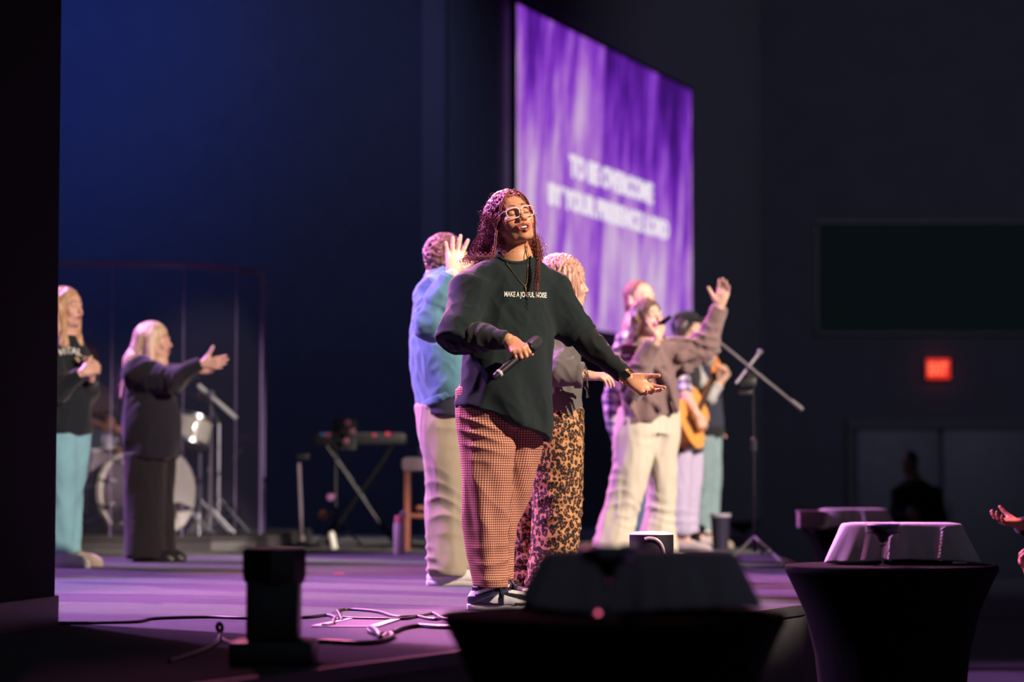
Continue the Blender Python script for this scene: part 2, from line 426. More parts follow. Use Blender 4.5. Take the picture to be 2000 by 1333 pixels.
# ------------------------------------------------------------------ people kit
def Rm(yaw, pitch=0, roll=0):
    y, p, r = math.radians(yaw), math.radians(pitch), math.radians(roll)
    return np.array(Matrix.Rotation(y, 3, 'Z') @ Matrix.Rotation(-p, 3, 'X') @ Matrix.Rotation(r, 3, 'Y'))
def head_ops(S, o, R, s=1.0, neck=None, mouth=0.0, nose=1.0, male=False, nr=.052, smile=0, closed=True):
    o = np.array(o)
    def L(x, y, z): return o + R @ (np.array([x, y, z]) * s)
    jw = 1.12 if male else 1.0
    S.ell(L(0, .012, .032), np.array([.074, .094, .083]) * s, R, .02)
    S.ell(L(0, -.022, -.008), np.array([.064, .066, .088]) * s, R, .03)
    S.ell(L(0, -.030, -.062), np.array([.050 * jw, .050, .044]) * s, R, .03)
    S.ell(L(0, -.070, -.098), np.array([.021 * jw, .016, .015]) * s, R, .03)
    for m in (-1, 1):
        S.cap(L(m * .054 * jw, .004, -.035), L(m * .034 * jw, -.045, -.092), .014 * s, .012 * s, .03)
        S.ell(L(m * .040, -.066, -.030 + .004 * smile), np.array([.023, .018, .021 + .003 * smile]) * s, R, .022)
        S.ell(L(m * .0310, -.0980, .003), np.array([.019, .014, .013]) * s, R, .016, sub=True)
        S.cap(L(m * .014, -.0895, .020), L(m * .045, -.078, .022), .0085 * s, .007 * s, .014)
        S.ell(L(m * .0305, -.0740, .001), np.array([.0165, .0155, .0145]) * s, R, .0035)
        if closed: S.cap(L(m * .018, -.0885, -.0035), L(m * .043, -.0835, -.004), .0011 * s, k=.003, sub=True)
        S.ell(L(m * .078, .012, -.006), np.array([.009, .020, .033]) * s, R @ np.array(Matrix.Rotation(m * .35, 3, 'Z')), .008)
        S.ell(L(m * .088, .008, -.002), np.array([.007, .011, .020]) * s, R, .006, sub=True)
    S.cap(L(0, -.088, .014), L(0, -.106, -.026), .0062 * s * nose, .0088 * s * nose, .012)
    S.ell(L(0, -.1085, -.031), np.array([.0105, .0095, .0085]) * s * nose, R, .008)
    for m in (-1, 1):
        S.ell(L(m * .0125 * nose, -.098, -.034), np.array([.0078, .010, .0075]) * s * nose, R, .006)
        S.ell(L(m * .0068 * nose, -.104, -.0415), np.array([.0034, .0045, .003]) * s, R, .003, sub=True)
    mz = -.064; md = mouth * .010
    S.ell(L(0, -.078, mz), np.array([.026, .020, .020]) * s, R, .02)
    for m in (-1, 1):
        S.cap(L(m * .002, -.0985, mz + .006 + md * .3), L(m * (.024 + .004 * smile), -.084, mz + .003 + .004 * smile), .0052 * s, .0030 * s, .006)
        S.cap(L(0, -.0955, mz - .007 - md), L(m * (.023 + .004 * smile), -.083, mz + .001 + .004 * smile), .0066 * s, .0030 * s, .006)
    S.ell(L(0, -.099, mz - md * .35), np.array([.019 + .004 * smile, .020, .0014 + md * .75]) * s, R, .0035, sub=True)
    if neck is not None:
        nb = np.array(neck)
        S.cap(L(0, .020, -.045), nb, nr * s, nr * 1.12 * s, .03)
        S.cap(nb, nb + np.array([0, 0, -.10]), nr * 1.5 * s, .10 * s, .05)
def face_colors(V, o, R, s, base, lip=(.42, .13, .12), brow=(.03, .015, .012), eye='closed', mouth=0, smile=0, browt=1.0):
    C = np.tile(np.array(base), (len(V), 1))
    q = ((V - np.array(o)) @ R) / s; x, y, z = q[:, 0], q[:, 1], q[:, 2]; ax = np.abs(x)
    front = (y < -.066)
    mz = -.064; md = mouth * .010
    hw = .028 + .004 * smile
    zc = mz + .004 * smile * (ax / hw) ** 2
    up = zc + .0105 * np.sqrt(np.clip(1 - (ax / hw) ** 2, 0, 1)) + md * .3; dn = zc - (.0145 + md) * np.sqrt(np.clip(1 - (ax / hw) ** 2, 0, 1))
    m = front & (ax < hw) & (z < up) & (z > dn); C[m] = lip
    inner = m & (y > -.086) & (ax < .017) & (np.abs(z - (mz - md * .35)) < .001 + md * .8); C[inner] = (.05, .01, .01)
    zb = .0285 + .006 * np.clip(1 - ((ax - .034) / .02) ** 2, -1, 1) 
    m = front & (ax > .013) & (ax < .052) & (np.abs(z - zb) < .0036 * browt * (1.1 - (ax - .013) / .06)); C[m] = brow
    if eye == 'closed':
        zl = -.0035 - .0035 * np.clip(1 - ((ax - .031) / .0145) ** 2, 0, 1)
        m = front & (np.abs(ax - .031) < .0150) & (np.abs(z - zl) < .0017); C[m] = (.02, .01, .01)
    else:
        e = front & (((ax - .031) / .0125) ** 2 + ((z - .001) / .0048) ** 2 < 1); C[e] = (.55, .5, .48)
        m = e & ((ax - .031) ** 2 + (z - .001) ** 2 < .0048 ** 2); C[m] = (.02, .015, .01)
        m = front & (np.abs(ax - .031) < .0145) & (np.abs(z - (.0055 - .004 * ((ax - .031) / .0145) ** 2)) < .0014); C[m] = (.03, .015, .01)
    m = (ax > .03) & (ax < .055) & (z < -.014) & (z > -.045) & front
    C[m] = C[m] * np.array([1.05, .92, .90])
    return C
def hand_ops(S, w, D, N, right, curls, s=1.0, spread=(8, 2, -3, -9), thumb=(.75, .62, .25), tb=(.25, .3)):
    """w wrist; D finger direction; N palm normal; curls: 4 triples in degrees"""
    w = np.array(w, float); D = nv(D); N = np.array(N, float); N = nv(N - D * (N @ D)); T = np.cross(D, N) * (1 if right else -1)
    tips = []
    S.cap(w - D * .03 * s, w + D * .012 * s, .026 * s, .027 * s, .015, ax=N, sc=.74)
    for i, (off, pl, fl, fr) in enumerate(((.031, .088, .070, .0090), (.0105, .092, .078, .0092), (-.0105, .087, .072, .0088), (-.030, .078, .056, .0078))):
        kn = w + (D * pl + T * off) * s + N * (-.004 * s)
        S.cap(w + (D * .012 + T * off * .45) * s, kn, .0135 * s, .0112 * s, .014)
        a = math.radians(spread[i]); d = nv(D * math.cos(a) + T * math.sin(a)); p = kn
        ang = 0
        for j, (fx, r0, r1) in enumerate(((.46, 1.05, .95), (.30, .95, .86), (.24, .86, .74))):
            ang += math.radians(curls[i][j])
            dd = d * math.cos(ang) + N * math.sin(ang); q = p + dd * fl * fx * s
            S.cap(p, q, fr * r0 * s, fr * r1 * s, .004 if j else .008); p = q
        tips.append(p)
    tv = nv(T * thumb[0] + D * thumb[1] + N * thumb[2]); b = w + (D * .022 + T * .020 + N * .004) * s
    q = b + tv * .043 * s; S.cap(b, q, .0165 * s, .0125 * s, .016); S.cap(w + (D * .012) * s, b + tv * .02 * s, .017 * s, .015 * s, .014)
    t2 = nv(tv + (D * .8 + N * .5) * tb[0]); q2 = q + t2 * .033 * s; S.cap(q, q2, .0115 * s, .0105 * s, .005)
    t3 = nv(t2 + (D * .6 + N * .6) * tb[1]); q3 = q2 + t3 * .025 * s; S.cap(q2, q3, .0104 * s, .0085 * s, .004); tips.append(q3)
    S.ell(w + (D * .045 + N * .006) * s, np.array([.034, .012, .042]) * s, np.column_stack([T, N, D]), .014)
    return tips
OPEN = ((6, 6, 4),) * 4
REL = ((18, 22, 14), (22, 28, 16), (28, 32, 18), (32, 34, 20))
GRIP = ((58, 78, 40), (62, 82, 42), (66, 84, 42), (68, 84, 42))
def shoe_ops(S, o, yaw, L=.27, W_=.050, z0=STZ):
    ya = math.radians(yaw); f = np.array([math.sin(ya), -math.cos(ya), 0]); l = np.array([math.cos(ya), math.sin(ya), 0]); o = np.array([o[0], o[1], z0])
    P = lambda a, b, c: o + f * a + l * b + np.array([0, 0, c])
    S.cap(P(-.035, 0, .050), P(.02, 0, .050), .036, .040, .02); S.cap(P(-.03, 0, .03), P(L - .115, 0, .030), .036, W_ * .94, .03, ax=(0, 0, 1), sc=.8)
    S.cap(P(.03, 0, .062), P(L * .52, 0, .040), .040, .034, .03); S.ell(P(L - .112, 0, .026), (W_ * 1.0, .062, .032), np.column_stack([l, f, [0, 0, 1]]), .02)
    S.cyl(P(-.012, 0, .04), P(-.012, 0, .098), .044, .043, .015)
    S.cut(P(0, 0, .022), (0, 0, -1), o - .3 - np.array([0, 0, .1]), o + np.array([.3, .3, .022]), .003)
    return P
def sole_mesh(o, yaw, L=.27, W_=.050, z0=STZ, h=.026):
    ya = math.radians(yaw); f = Vector((math.sin(ya), -math.cos(ya), 0)); l = Vector((math.cos(ya), math.sin(ya), 0)); o = Vector((o[0], o[1], z0 + .0005))
    prof = [(-.075, .012), (-.068, .028), (-.045, .038), (0, .040), (.05, .038), (.10, .046), (L - .12, .052), (L - .085, .048), (L - .062, .034), (L - .054, .014)]
    pts = [(a, b * W_ / .050) for a, b in prof] + [(a, -b * W_ / .050) for a, b in prof[::-1]]
    m = MB(); V = []; n = len(pts)
    for z, g in ((0, .94), (.004, 1.0), (h - .004, 1.02), (h, .97)):
        for a, b in pts: V.append(o + f * (a * (1 if a > 0 else g) ) + l * b * g + Vector((0, 0, z)))
    F = [list(range(n))[::-1], [3 * n + i for i in range(n)]]
    for k in range(3): F += [[k * n + i, k * n + (i + 1) % n, (k + 1) * n + (i + 1) % n, (k + 1) * n + i] for i in range(n)]
    return m.add(V, F)

def hair_path(a, side, c, r, length, jit, drift, rnd, top=.0, wavy=0.0, R=None, s=1.0, lift=1.0):
    """one strand: from the parting over the skull at azimuth a (deg from the face), then straight down; returns world points"""
    o, Rh = c; pts = []; al = math.radians(a)
    ph = rnd.uniform(0, 6.28)
    for th in np.linspace(4, 88, 9):
        t = math.radians(th); y0 = (-.030 + .0009 * a * .35) * math.cos(t)
        p = np.array([side * r[0] * math.sin(al) * math.sin(t), -r[1] * math.cos(al) * math.sin(t) + .012 + y0, .030 + r[2] * math.cos(t)]) * s
        pts.append(np.array(o) + Rh @ (p * (1 + jit * .5)))
    e = pts[-1]; d0 = nv(pts[-1] - pts[-2]); n = max(4, int(length / .02)); p = e.copy(); v = d0 * .6 + np.array([0, 0, -.6])
    for i in range(n):
        v = v * .72 + np.array([drift[0], drift[1], -1]) * .28; v = nv(v)
        p = p + v * (length / n); wv = wavy * math.sin(i * .9 + ph) * min(1, i / 4)
        pts.append(p + np.array([wv, wv * .6, 0]) + rnd.normal(size=3) * jit * .004)
    return pts
def tubes(paths, r, n=4, helix=None, sub=None, rnd=None):
    """many strands as one numpy mesh"""
    Vs = []; Fs = []; off = 0
    for path in paths:
        P = np.array(path); seg = np.linalg.norm(np.diff(P, axis=0), axis=1); L = np.concatenate([[0], np.cumsum(seg)])
        m = sub or len(P)
        if helix: m = int(max(12, L[-1] / helix[1] * 7))
        tt = np.linspace(0, L[-1], m); Q = np.stack([np.interp(tt, L, P[:, i]) for i in range(3)], axis=1)
        T = np.gradient(Q, axis=0); T /= np.linalg.norm(T, axis=1, keepdims=True) + 1e-9
        U = np.cross(T, np.array([.3, .9, .1])); U /= np.linalg.norm(U, axis=1, keepdims=True) + 1e-9; B = np.cross(T, U)
        if helix:
            ph = rnd.uniform(0, 6.28); a = tt / helix[1] * 2 * np.pi + ph; hr = helix[0] * np.clip(tt / .04, .15, 1) * rnd.uniform(.6, 1.3)
            Q = Q + U * (np.cos(a) * hr)[:, None] + B * (np.sin(a) * hr)[:, None]
            T = np.gradient(Q, axis=0); T /= np.linalg.norm(T, axis=1, keepdims=True) + 1e-9
            U = np.cross(T, np.array([.3, .9, .1])); U /= np.linalg.norm(U, axis=1, keepdims=True) + 1e-9; B = np.cross(T, U)
        rr = r * np.clip((1 - tt / (L[-1] + 1e-9)) * 5, .25, 1)
        ang = np.arange(n) * 2 * np.pi / n
        V = Q[:, None, :] + (U[:, None, :] * np.cos(ang)[None, :, None] + B[:, None, :] * np.sin(ang)[None, :, None]) * rr[:, None, None]
        i = np.arange(m - 1)[:, None] * n; k = np.arange(n)[None, :]; k2 = (k + 1) % n
        F = np.stack([i + k, i + k2, i + n + k2, i + n + k], axis=-1).reshape(-1, 4)
        Vs.append(V.reshape(-1, 3)); Fs.append(F + off); off += m * n
    return np.concatenate(Vs), np.concatenate(Fs)

class Person:
    def __init__(s, Y, label, skin, footx, group='performers on the stage', z0=STZ, name='person'):
        s.Y = Y; s.skin = skin; s.z0 = z0; s.parts = []; s.cols = []
        x = (footx - 1000) / FPX * Y
        s.root = empty(name, (x, Y, z0), label, 'person', group)
    def p(s, px, py, dy=0): return np.array(W(px, py, s.Y + dy))
    def head(s, px, py, dy, yaw, pitch=0, roll=0, scale=1.0, neck=None, res=.004, lip=(.40, .14, .13), brow=(.05, .03, .02), eye='closed', mouth=0, smile=0, male=False, nose=1.0, nr=.052, browt=1.0):
        s.ho = s.p(px, py, dy); s.hR = Rm(yaw, pitch, roll); s.hs = scale
        S = SDF(); head_ops(S, s.ho, s.hR, scale, s.p(*neck) if neck else None, mouth, nose, male, nr, smile, eye == 'closed')
        V, F = S.mesh(res); s.parts.append((V, F))
        s.cols.append(face_colors(V, s.ho, s.hR, scale, s.skin, lip, brow, eye, mouth, smile, browt))
    def add(s, S, res, col=None, nails=None):
        V, F = S.mesh(res); s.parts.append((V, F)); C = np.tile(np.array(col or s.skin), (len(V), 1))
        if nails is not None:
            for t in nails:
                m = np.linalg.norm(V - t[0], axis=1) < .0075; nn = (V[m] - t[0]) @ t[1] > .002
                ii = np.where(m)[0][nn]; C[ii] = np.array(s.skin) * .5 + np.array([.42, .3, .3])
        s.cols.append(C)
    def hand(self, w, D, N, right, curls, res=.0035, **kw):
        S = SDF(); tips = hand_ops(S, w, D, N, right, curls, **kw)
        self.add(S, res, nails=[(np.array(t), -nv(N) * .3 + nv(D) * .2) for t in tips]); return tips
    def fore(s, a, b, r0=.040, r1=.027, res=.006):
        S = SDF(); S.cap(a, b, r0, r1, .02); s.add(S, res)
    def finish(s, mat):
        V, F = join(s.parts); C = np.concatenate(s.cols)
        me = npmesh('body', V, F, mat, attrs={'Col': ('C', C)}); return link('body', me, s.root)
    def part(s, name, S, res, mat, disp=None, label=None, attrs=None, parent=None):
        V, F = S.mesh(res, disp); at = attrs(V) if attrs else None
        return link(name, npmesh(name, V, F, mat, attrs=at), parent or s.root, label)
    def core(s, chest, pelvis, w=.15, d=.10, yaw=0, extra=()):
        """the trunk beneath the clothes and whatever limbs are given as (a,b,r0,r1)"""
        S = SDF(); c = np.array(chest); p_ = np.array(pelvis)
        S.loft([(*c, w * .8, d), (*(c * .5 + p_ * .5), w * .8, d * .9), (*p_, w, d)], yaw, .05)
        for a, b, r0, r1 in extra: S.cap(a, b, r0 * .62, r1 * .8, .03)
        s.add(S, .012)
    def shoe(s, px, dY, yaw, mat, solemat, L=.27, W_=.05, disp=None, label=None, attrs=None, res=.006, laces=None):
        Y = s.Y + dY; o = ((px - 1000) / FPX * Y, Y)
        S = SDF(); P = shoe_ops(S, o, yaw, L, W_, s.z0)
        sh = s.part('shoe', S, res, mat, disp, label, (lambda V: attrs(V, P)) if attrs else None)
        sole_mesh(o, yaw, L, W_, s.z0).build('sole', solemat, sh)
        if laces:
            m = MB()
            for i in range(6):
                a = .050 + i * .017; hgt = .106 - i * .0095
                m.tube(catmull([P(a, -.030, hgt - .020), P(a + .002, -.012, hgt - .002), P(a + .004, .012, hgt - .002), P(a, .030, hgt - .020)], 3), .0028, 5)
            for sd in (-1, 1):
                m.tube(catmull([P(.045, 0, .108), P(.05, sd * .03, .112), P(.07, sd * .045, .095), P(.06, sd * .03, .085), P(.045, 0, .104)], 4), .0028, 5)
                m.tube(catmull([P(.045, 0, .108), P(.07, sd * .03, .095), P(.085, sd * .05, .06)], 4), .0028, 5)
            m.build('laces', laces, sh)
        return sh, P, o
def hair_cap(S, o, R, s=1.0, g=.010, low=-.06, front=.0, k=.02, vol=1.0):
    o = np.array(o); L = lambda x, y, z: o + R @ (np.array([x, y, z]) * s)
    S.ell(L(0, .020, .034), (np.array([.076, .090, .085]) * vol + g) * s, R, k)
    S.ell(L(0, .040, low * .5), (np.array([.070, .064, .070]) * vol + g * .7) * s, R, k)
def hair_cut(S, o, R, s=1.0, hl=.060, w=.060, deep=.050):
    """open the face"""
    o = np.array(o); L = lambda x, y, z: o + R @ (np.array([x, y, z]) * s)
    S.ell(L(0, -.105, -.035), np.array([w, deep + .030, hl + .035]) * s, R, .012, sub=True)
    S.ell(L(0, -.09, -.10), np.array([w + .014, .095, .085]) * s, R, .012, sub=True)
# ------------------------------------------------------------------ setting
def structure(o, label=None): 
    o['kind'] = 'structure'
    if label: o['label'] = label
    return o
def carpet():
    t = NT('stage carpet'); v = t.coord()
    n = t.noise(v, 260, 3, .7); n2 = t.noise(v, 2.2, 4, .6); f = t.math('MULTIPLY_ADD', n, .75, t.math('MULTIPLY', n2, .35))
    t.set(Base_Color=t.ramp(f, [(.38, (.013, .012, .018)), (.60, (.057, .054, .074))]), Roughness=.95, Sheen_Weight=.2)
    t.b.inputs['Specular IOR Level'].default_value = .15
    t.bump(t.noise(v, 420, 3, .8), .9, .006); return t.m
M_carpet = carpet()
M_black = plain('black paint', (.010, .011, .012), .55, var=.3, scale=40, bump=.15, spec=.25)
M_wall = fabric('dark wall', (.060, .055, .075), var=.25, scale=8, big=.8, weave=120)
M_curtain = fabric('stage drape', (.030, .031, .048), var=.25, scale=10, weave=200)
M_metal = plain('dark metal', (.035, .035, .04), .35, .9)
M_chrome = plain('chrome', (.55, .55, .58), .32, 1.0, var=.05)
M_plast = plain('black plastic', (.014, .014, .016), .38)
M_floor = fabric('hall carpet', (.045, .042, .05), var=.35, scale=30, big=1.2, weave=300)

stage = [(-3.1, 1.3), (-.79, 6.18), (-.17, 7.40), (1.23, 10.3), (1.60, 12.0), (1.80, 14.0), (1.86, 16.2), (1.95, 19.0), (2.30, 24.0), (2.75, 31.0), (-9, 31.0), (-9, 1.3)]
structure(MB().prism(stage, .30, STZ).build('stage_deck', M_carpet, smooth=False), 'violet-lit carpeted stage floor')
structure(MB().prism([(x - .012, y) for x, y in stage], 0, .30).build('stage_fascia', M_black, smooth=False))
nose = MB()
for a, b in zip(stage[:9], stage[1:10]):
    d = Vector((b[0] - a[0], b[1] - a[1], 0)); L = d.length; d.normalize(); n = Vector((d.y, -d.x, 0))
    R = Matrix((d, n, Vector((0, 0, 1)))).transposed()
    nose.box(Vector((a[0], a[1], STZ - .02)) + d * L / 2 + n * .006, (L, .022, .042), R)
structure(nose.build('trim_1', plain('stage nosing', (.06, .06, .065), .5, .3), smooth=False))
structure(MB().box((2.5, 19, -.05), (26, 38, .1)).build('floor', M_floor, smooth=False))
structure(MB().box((2.5, 22, 10.3), (26, 32, .2)).build('ceiling', M_black, smooth=False))
# back wall of the stage recess with drape folds
def drape(x0, x1, y, z0, z1, n, amp, name, mat):
    xs = np.linspace(x0, x1, n); zs = np.linspace(z0, z1, 14); V = []; F = []
    for z in zs:
        for x in xs: V.append((x, y - amp * (.6 + .4 * math.sin(x * 1.7)) * abs(math.sin(x * 9 + .8 * math.sin(x * 3.1))) , z))
    for j in range(len(zs) - 1):
        for i in range(n - 1): F.append([j * n + i, j * n + i + 1, (j + 1) * n + i + 1, (j + 1) * n + i])
    o = len(V)
    V += [(x0, y + .12, z0), (x1, y + .12, z0), (x1, y + .12, z1), (x0, y + .12, z1)]; F.append([o, o + 3, o + 2, o + 1])
    m = MB().add(V, F); return m.build(name, mat, sharp=80)
structure(drape(-9, -.78, 25.0, STZ, 10.1, 420, .022, 'wall_back', M_curtain))
# angled wall carrying the screen
A0 = Vector((-.71, 24.9, 0)); DV = Vector((1884, 4722, 0)).normalized(); NV = Vector((DV.y, -DV.x, 0))
A1 = A0 + DV * 12.2
structure(MB().prism([(A0.x, A0.y), (A1.x, A1.y), (A1.x - .3, A1.y + .1), (A0.x - .3, A0.y + .3)], 0.85, 10.2).build('wall_left', M_wall, smooth=False))
structure(MB().prism([(A0.x - .22, A0.y - .04), (A0.x + .02, A0.y - .10), (A0.x + .02, A0.y + .2), (A0.x - .22, A0.y + .2)], STZ, 10.2).build('trim_2', M_wall, smooth=False))
structure(MB().box((5.5, 36.1, 5.1), (18, .2, 10.2)).build('wall_far', plain('hall wall paint', (.045, .046, .058), .85, var=.2, scale=2, bump=.1, spec=.2), smooth=False))
structure(MB().box((14.6, 22.5, 5.1), (.2, 27, 10.2)).build('wall_right', M_wall, smooth=False))
# near side wall with its baseboard
wp = [(-1.640, 8.71), (-2.78, 1.6), (-5.2, 1.6), (-5.2, 9.0), (-1.70, 8.96)]
structure(MB().prism(wp, STZ, 10.2).build('wall_near', fabric('textured black wall', (.009, .013, .013), var=.35, scale=120, big=3, weave=260, sheen=0, bump=.5), smooth=False))
d = Vector((-1.14, -7.11, 0)).normalized(); n = Vector((-d.y, d.x, 0)) * 1
if n.x < 0: n = -n
R = Matrix((d, n, Vector((0, 0, 1)))).transposed()
structure(MB().box(Vector((-1.640, 8.71, STZ + .055)) + d * 3.55 + n * .004, (7.12, .018, .11), R, bev=.004).build('baseboard_near', plain('baseboard paint', (.028, .030, .032), .5)))

# ------------------------------------------------------------------ projection screen
p0 = W(1007, 300, 26.45); n_ = NV
TL = PL(1007, 5, p0, n_); BL = PL(1007, 617, p0, n_); TR = PL(1350, 178, p0, n_); BR = PL(1350, 678, p0, n_)
zt = (TL.z + TR.z) / 2; zb = (BL.z + BR.z) / 2; W_S = (Vector((TR.x, TR.y)) - Vector((TL.x, TL.y))).length
scr = empty('projection_screen', (TL.x, TL.y, zb), 'tall lit screen with streaky purple picture and white lyric lines', 'screen')
t = NT('screen picture'); c = t.node('ShaderNodeTexCoord'); v = c.outputs['Object']
sx = t.node('ShaderNodeSeparateXYZ'); t.link(v, sx.inputs[0])
# streak coordinate: along the wall, slightly slanted; long in z
al = t.math('ADD', t.math('MULTIPLY', sx.outputs[0], DV.x), t.math('MULTIPLY', sx.outputs[1], DV.y))
sl = t.math('ADD', al, t.math('MULTIPLY', sx.outputs[2], -.13))
cb = t.node('ShaderNodeCombineXYZ'); t.link(t.math('MULTIPLY', sl, 1.5), cb.inputs[0]); t.link(t.math('MULTIPLY', sx.outputs[2], .26), cb.inputs[1])
n1 = t.noise(cb.outputs[0], 1.5, 6, .62); 
cb2 = t.node('ShaderNodeCombineXYZ'); t.link(t.math('MULTIPLY', sl, .55), cb2.inputs[0]); t.link(t.math('MULTIPLY', sx.outputs[2], .32), cb2.inputs[1]); cb2.inputs[2].default_value = 5
n2 = t.noise(cb2.outputs[0], 1.3, 3, .5)
zz = t.math('DIVIDE', t.math('SUBTRACT', sx.outputs[2], zb), (zt - zb)); aa = t.math('DIVIDE', t.math('SUBTRACT', al, TL.x * DV.x + TL.y * DV.y), W_S)
g = t.math('ADD', t.math('MULTIPLY', zz, -.30), t.math('MULTIPLY', aa, -.17))
f = t.math('ADD', t.math('ADD', t.math('MULTIPLY', n1, 1.25), t.math('MULTIPLY', n2, .38)), t.math('ADD', g, .005))
col = t.ramp(f, [(.30, srgb(58, 14, 108)), (.42, srgb(98, 32, 164)), (.52, srgb(138, 62, 200)), (.64, srgb(178, 120, 208)), (.78, srgb(208, 178, 216)), (.95, srgb(222, 205, 220))])
t.set(Base_Color=(0, 0, 0), Roughness=.8, Emission_Color=col, Emission_Strength=1.0)
bk = NV * .06
def scrpt(p): return Vector((p.x, p.y, p.z))
P4 = [Vector((TL.x, TL.y, zb)), Vector((TL.x, TL.y, zb)) + DV * W_S, Vector((TL.x, TL.y, zt)) + DV * W_S, Vector((TL.x, TL.y, zt))]
m = MB().add([p for p in P4] + [p - NV * .03 for p in P4], [[0, 1, 2, 3], [7, 6, 5, 4], [0, 4, 5, 1], [1, 5, 6, 2], [2, 6, 7, 3], [3, 7, 4, 0]])
m.build('picture', t.m, scr, smooth=False)
fr = MB(); Rw = Matrix((DV, NV, Vector((0, 0, 1)))).transposed(); cx = P4[0] + DV * W_S / 2
fr.box(Vector((cx.x, cx.y, zb - .02)) - NV * .02, (W_S + .08, .07, .04), Rw).box(Vector((cx.x, cx.y, zt + .02)) - NV * .02, (W_S + .08, .07, .04), Rw)
for q in (P4[0] - DV * .02, P4[1] + DV * .02): fr.box(Vector((q.x, q.y, (zb + zt) / 2)) - NV * .02, (.04, .07, zt - zb), Rw)
fr.build('frame', M_black, scr, smooth=False)
def text_mesh(txt, bold=.012, size=1.0, ext=.01, res=4, space=1.0):
    cu = bpy.data.curves.new('t', 'FONT'); cu.body = txt; cu.size = size; cu.offset = bold; cu.extrude = ext; cu.resolution_u = res; cu.space_character = space
    o = bpy.data.objects.new('t', cu); COL.objects.link(o); dg = bpy.context.evaluated_depsgraph_get()
    me = bpy.data.meshes.new_from_object(o.evaluated_get(dg)); bpy.data.objects.remove(o); return me
def place_text(me, origin, U, V_, N_, w, h):
    co = np.empty(len(me.vertices) * 3, dtype=np.float32); me.vertices.foreach_get('co', co); co = co.reshape(-1, 3)
    mn = co.min(axis=0); mx = co.max(axis=0)
    x = (co[:, 0] - mn[0]) / (mx[0] - mn[0]) * w; y = (co[:, 1] - mn[1]) / (mx[1] - mn[1]) * h; z = co[:, 2] - mn[2]
    P = np.array(origin)[None] + x[:, None] * np.array(U) + y[:, None] * np.array(V_) + z[:, None] * np.array(N_)
    me.vertices.foreach_set('co', P.astype(np.float32).ravel()); me.update(); return me
M_lyr = emit('lyric white', srgb(238, 226, 238), 1.0)
pf = P4[0] + NV * .012
for txt, x0, yt, yb, x1 in (('TO BE OVERCOME', 1112, 300, 345, 1274), ('BY YOUR PRESENCE LORD', 1071, 356, 399, 1305)):
    a = PL(x0, yb, pf, NV); b_ = PL(x1, 400, pf, NV); tp = PL(x0, yt, pf, NV)
    me = place_text(text_mesh(txt, .05, 1, .006, space=1.0), a, DV, (0, 0, 1), NV, (Vector((b_.x, b_.y)) - Vector((a.x, a.y))).length, tp.z - a.z)
    me.materials.append(M_lyr); link('lettering', me, scr)

# ------------------------------------------------------------------ exit sign, far doors, dark booth window
ex = empty('exit_sign', W(1832, 740, 35.9), 'glowing red exit sign on the far wall above the double doors', 'sign')
a = W(1810, 740, 35.9); b = W(1855, 702, 35.9)
MB().box(((a.x + b.x) / 2, 35.95, (a.z + b.z) / 2), (b.x - a.x + .03, .08, b.z - a.z + .03), bev=.01).build('housing', plain('sign housing', (.25, .02, .015), .5), ex)
MB().box(((a.x + b.x) / 2, 35.905, (a.z + b.z) / 2), (b.x - a.x, .012, b.z - a.z)).build('face', emit('exit face glow', srgb(225, 38, 26), 1.0), ex)
me = place_text(text_mesh('EXIT', .02, 1, .004), (a.x + .03, 35.895, a.z + .055), (1, 0, 0), (0, 0, 1), (0, -1, 0), b.x - a.x - .06, b.z - a.z - .11)
me.materials.append(emit('exit letter glow', srgb(255, 120, 80), 1.3)); link('lettering', me, ex)
l = bpy.data.lights.new('exit_glow', 'AREA'); o = bpy.data.objects.new('exit_glow', l); COL.objects.link(o); l.size = .3; l.energy = 1.2; l.color = (1, .06, .03)
o.location = ((a.x + b.x) / 2, 35.84, (a.z + b.z) / 2); o.rotation_euler = (math.radians(90), 0, 0)
M_door = plain('dark door', (.050, .050, .062), .6, var=.15, scale=3)
M_dframe = plain('black door frame', (.012, .014, .015), .6)
M_glassd = plain('dark booth glass', (.008, .020, .016), .7, spec=.15)
dt = W(1700, 838, 35.98).z
for i, (xa, xb) in enumerate(((1672, 1832), (1840, 2010))):
    A = W(xa, 900, 35.98).x; B = W(xb, 900, 35.98).x
    dr = empty('door_%d' % (i + 1), ((A + B) / 2, 35.98, 0), None, None); dr['kind'] = 'structure'
    MB().box(((A + B) / 2, 35.95, dt / 2), (B - A - .02, .06, dt - .02), bev=.008).build('door_leaf', M_door, dr)
    hx = B - .1 if i == 0 else A + .1
    MB().box((hx, 35.9, 1.0), (.03, .03, .3), bev=.01).tube([(hx, 35.95, .88), (hx, 35.9, .88)], .01).tube([(hx, 35.95, 1.12), (hx, 35.9, 1.12)], .01).build('door_handle', M_metal, dr)
A = W(1660, 900, 35.98).x; B = W(2030, 900, 35.98).x
structure(MB().box(((A + B) / 2, 35.94, dt + .06), (B - A + .1, .14, .14)).box((A, 35.94, dt / 2), (.1, .14, dt)).box((B, 35.94, dt / 2), (.1, .14, dt)).build('trim_3', M_dframe, smooth=False))
A = W(1594, 500, 35.98); B = W(2060, 500, 35.98); zt2 = W(1700, 434, 35.98).z; zb2 = W(1700, 652, 35.98).z
wn = empty('window_1', ((A.x + B.x) / 2, 35.98, zb2), None, None); wn['kind'] = 'structure'
MB().box(((A.x + B.x) / 2, 35.97, (zt2 + zb2) / 2), (B.x - A.x, .03, zt2 - zb2)).build('pane', M_glassd, wn, smooth=False)
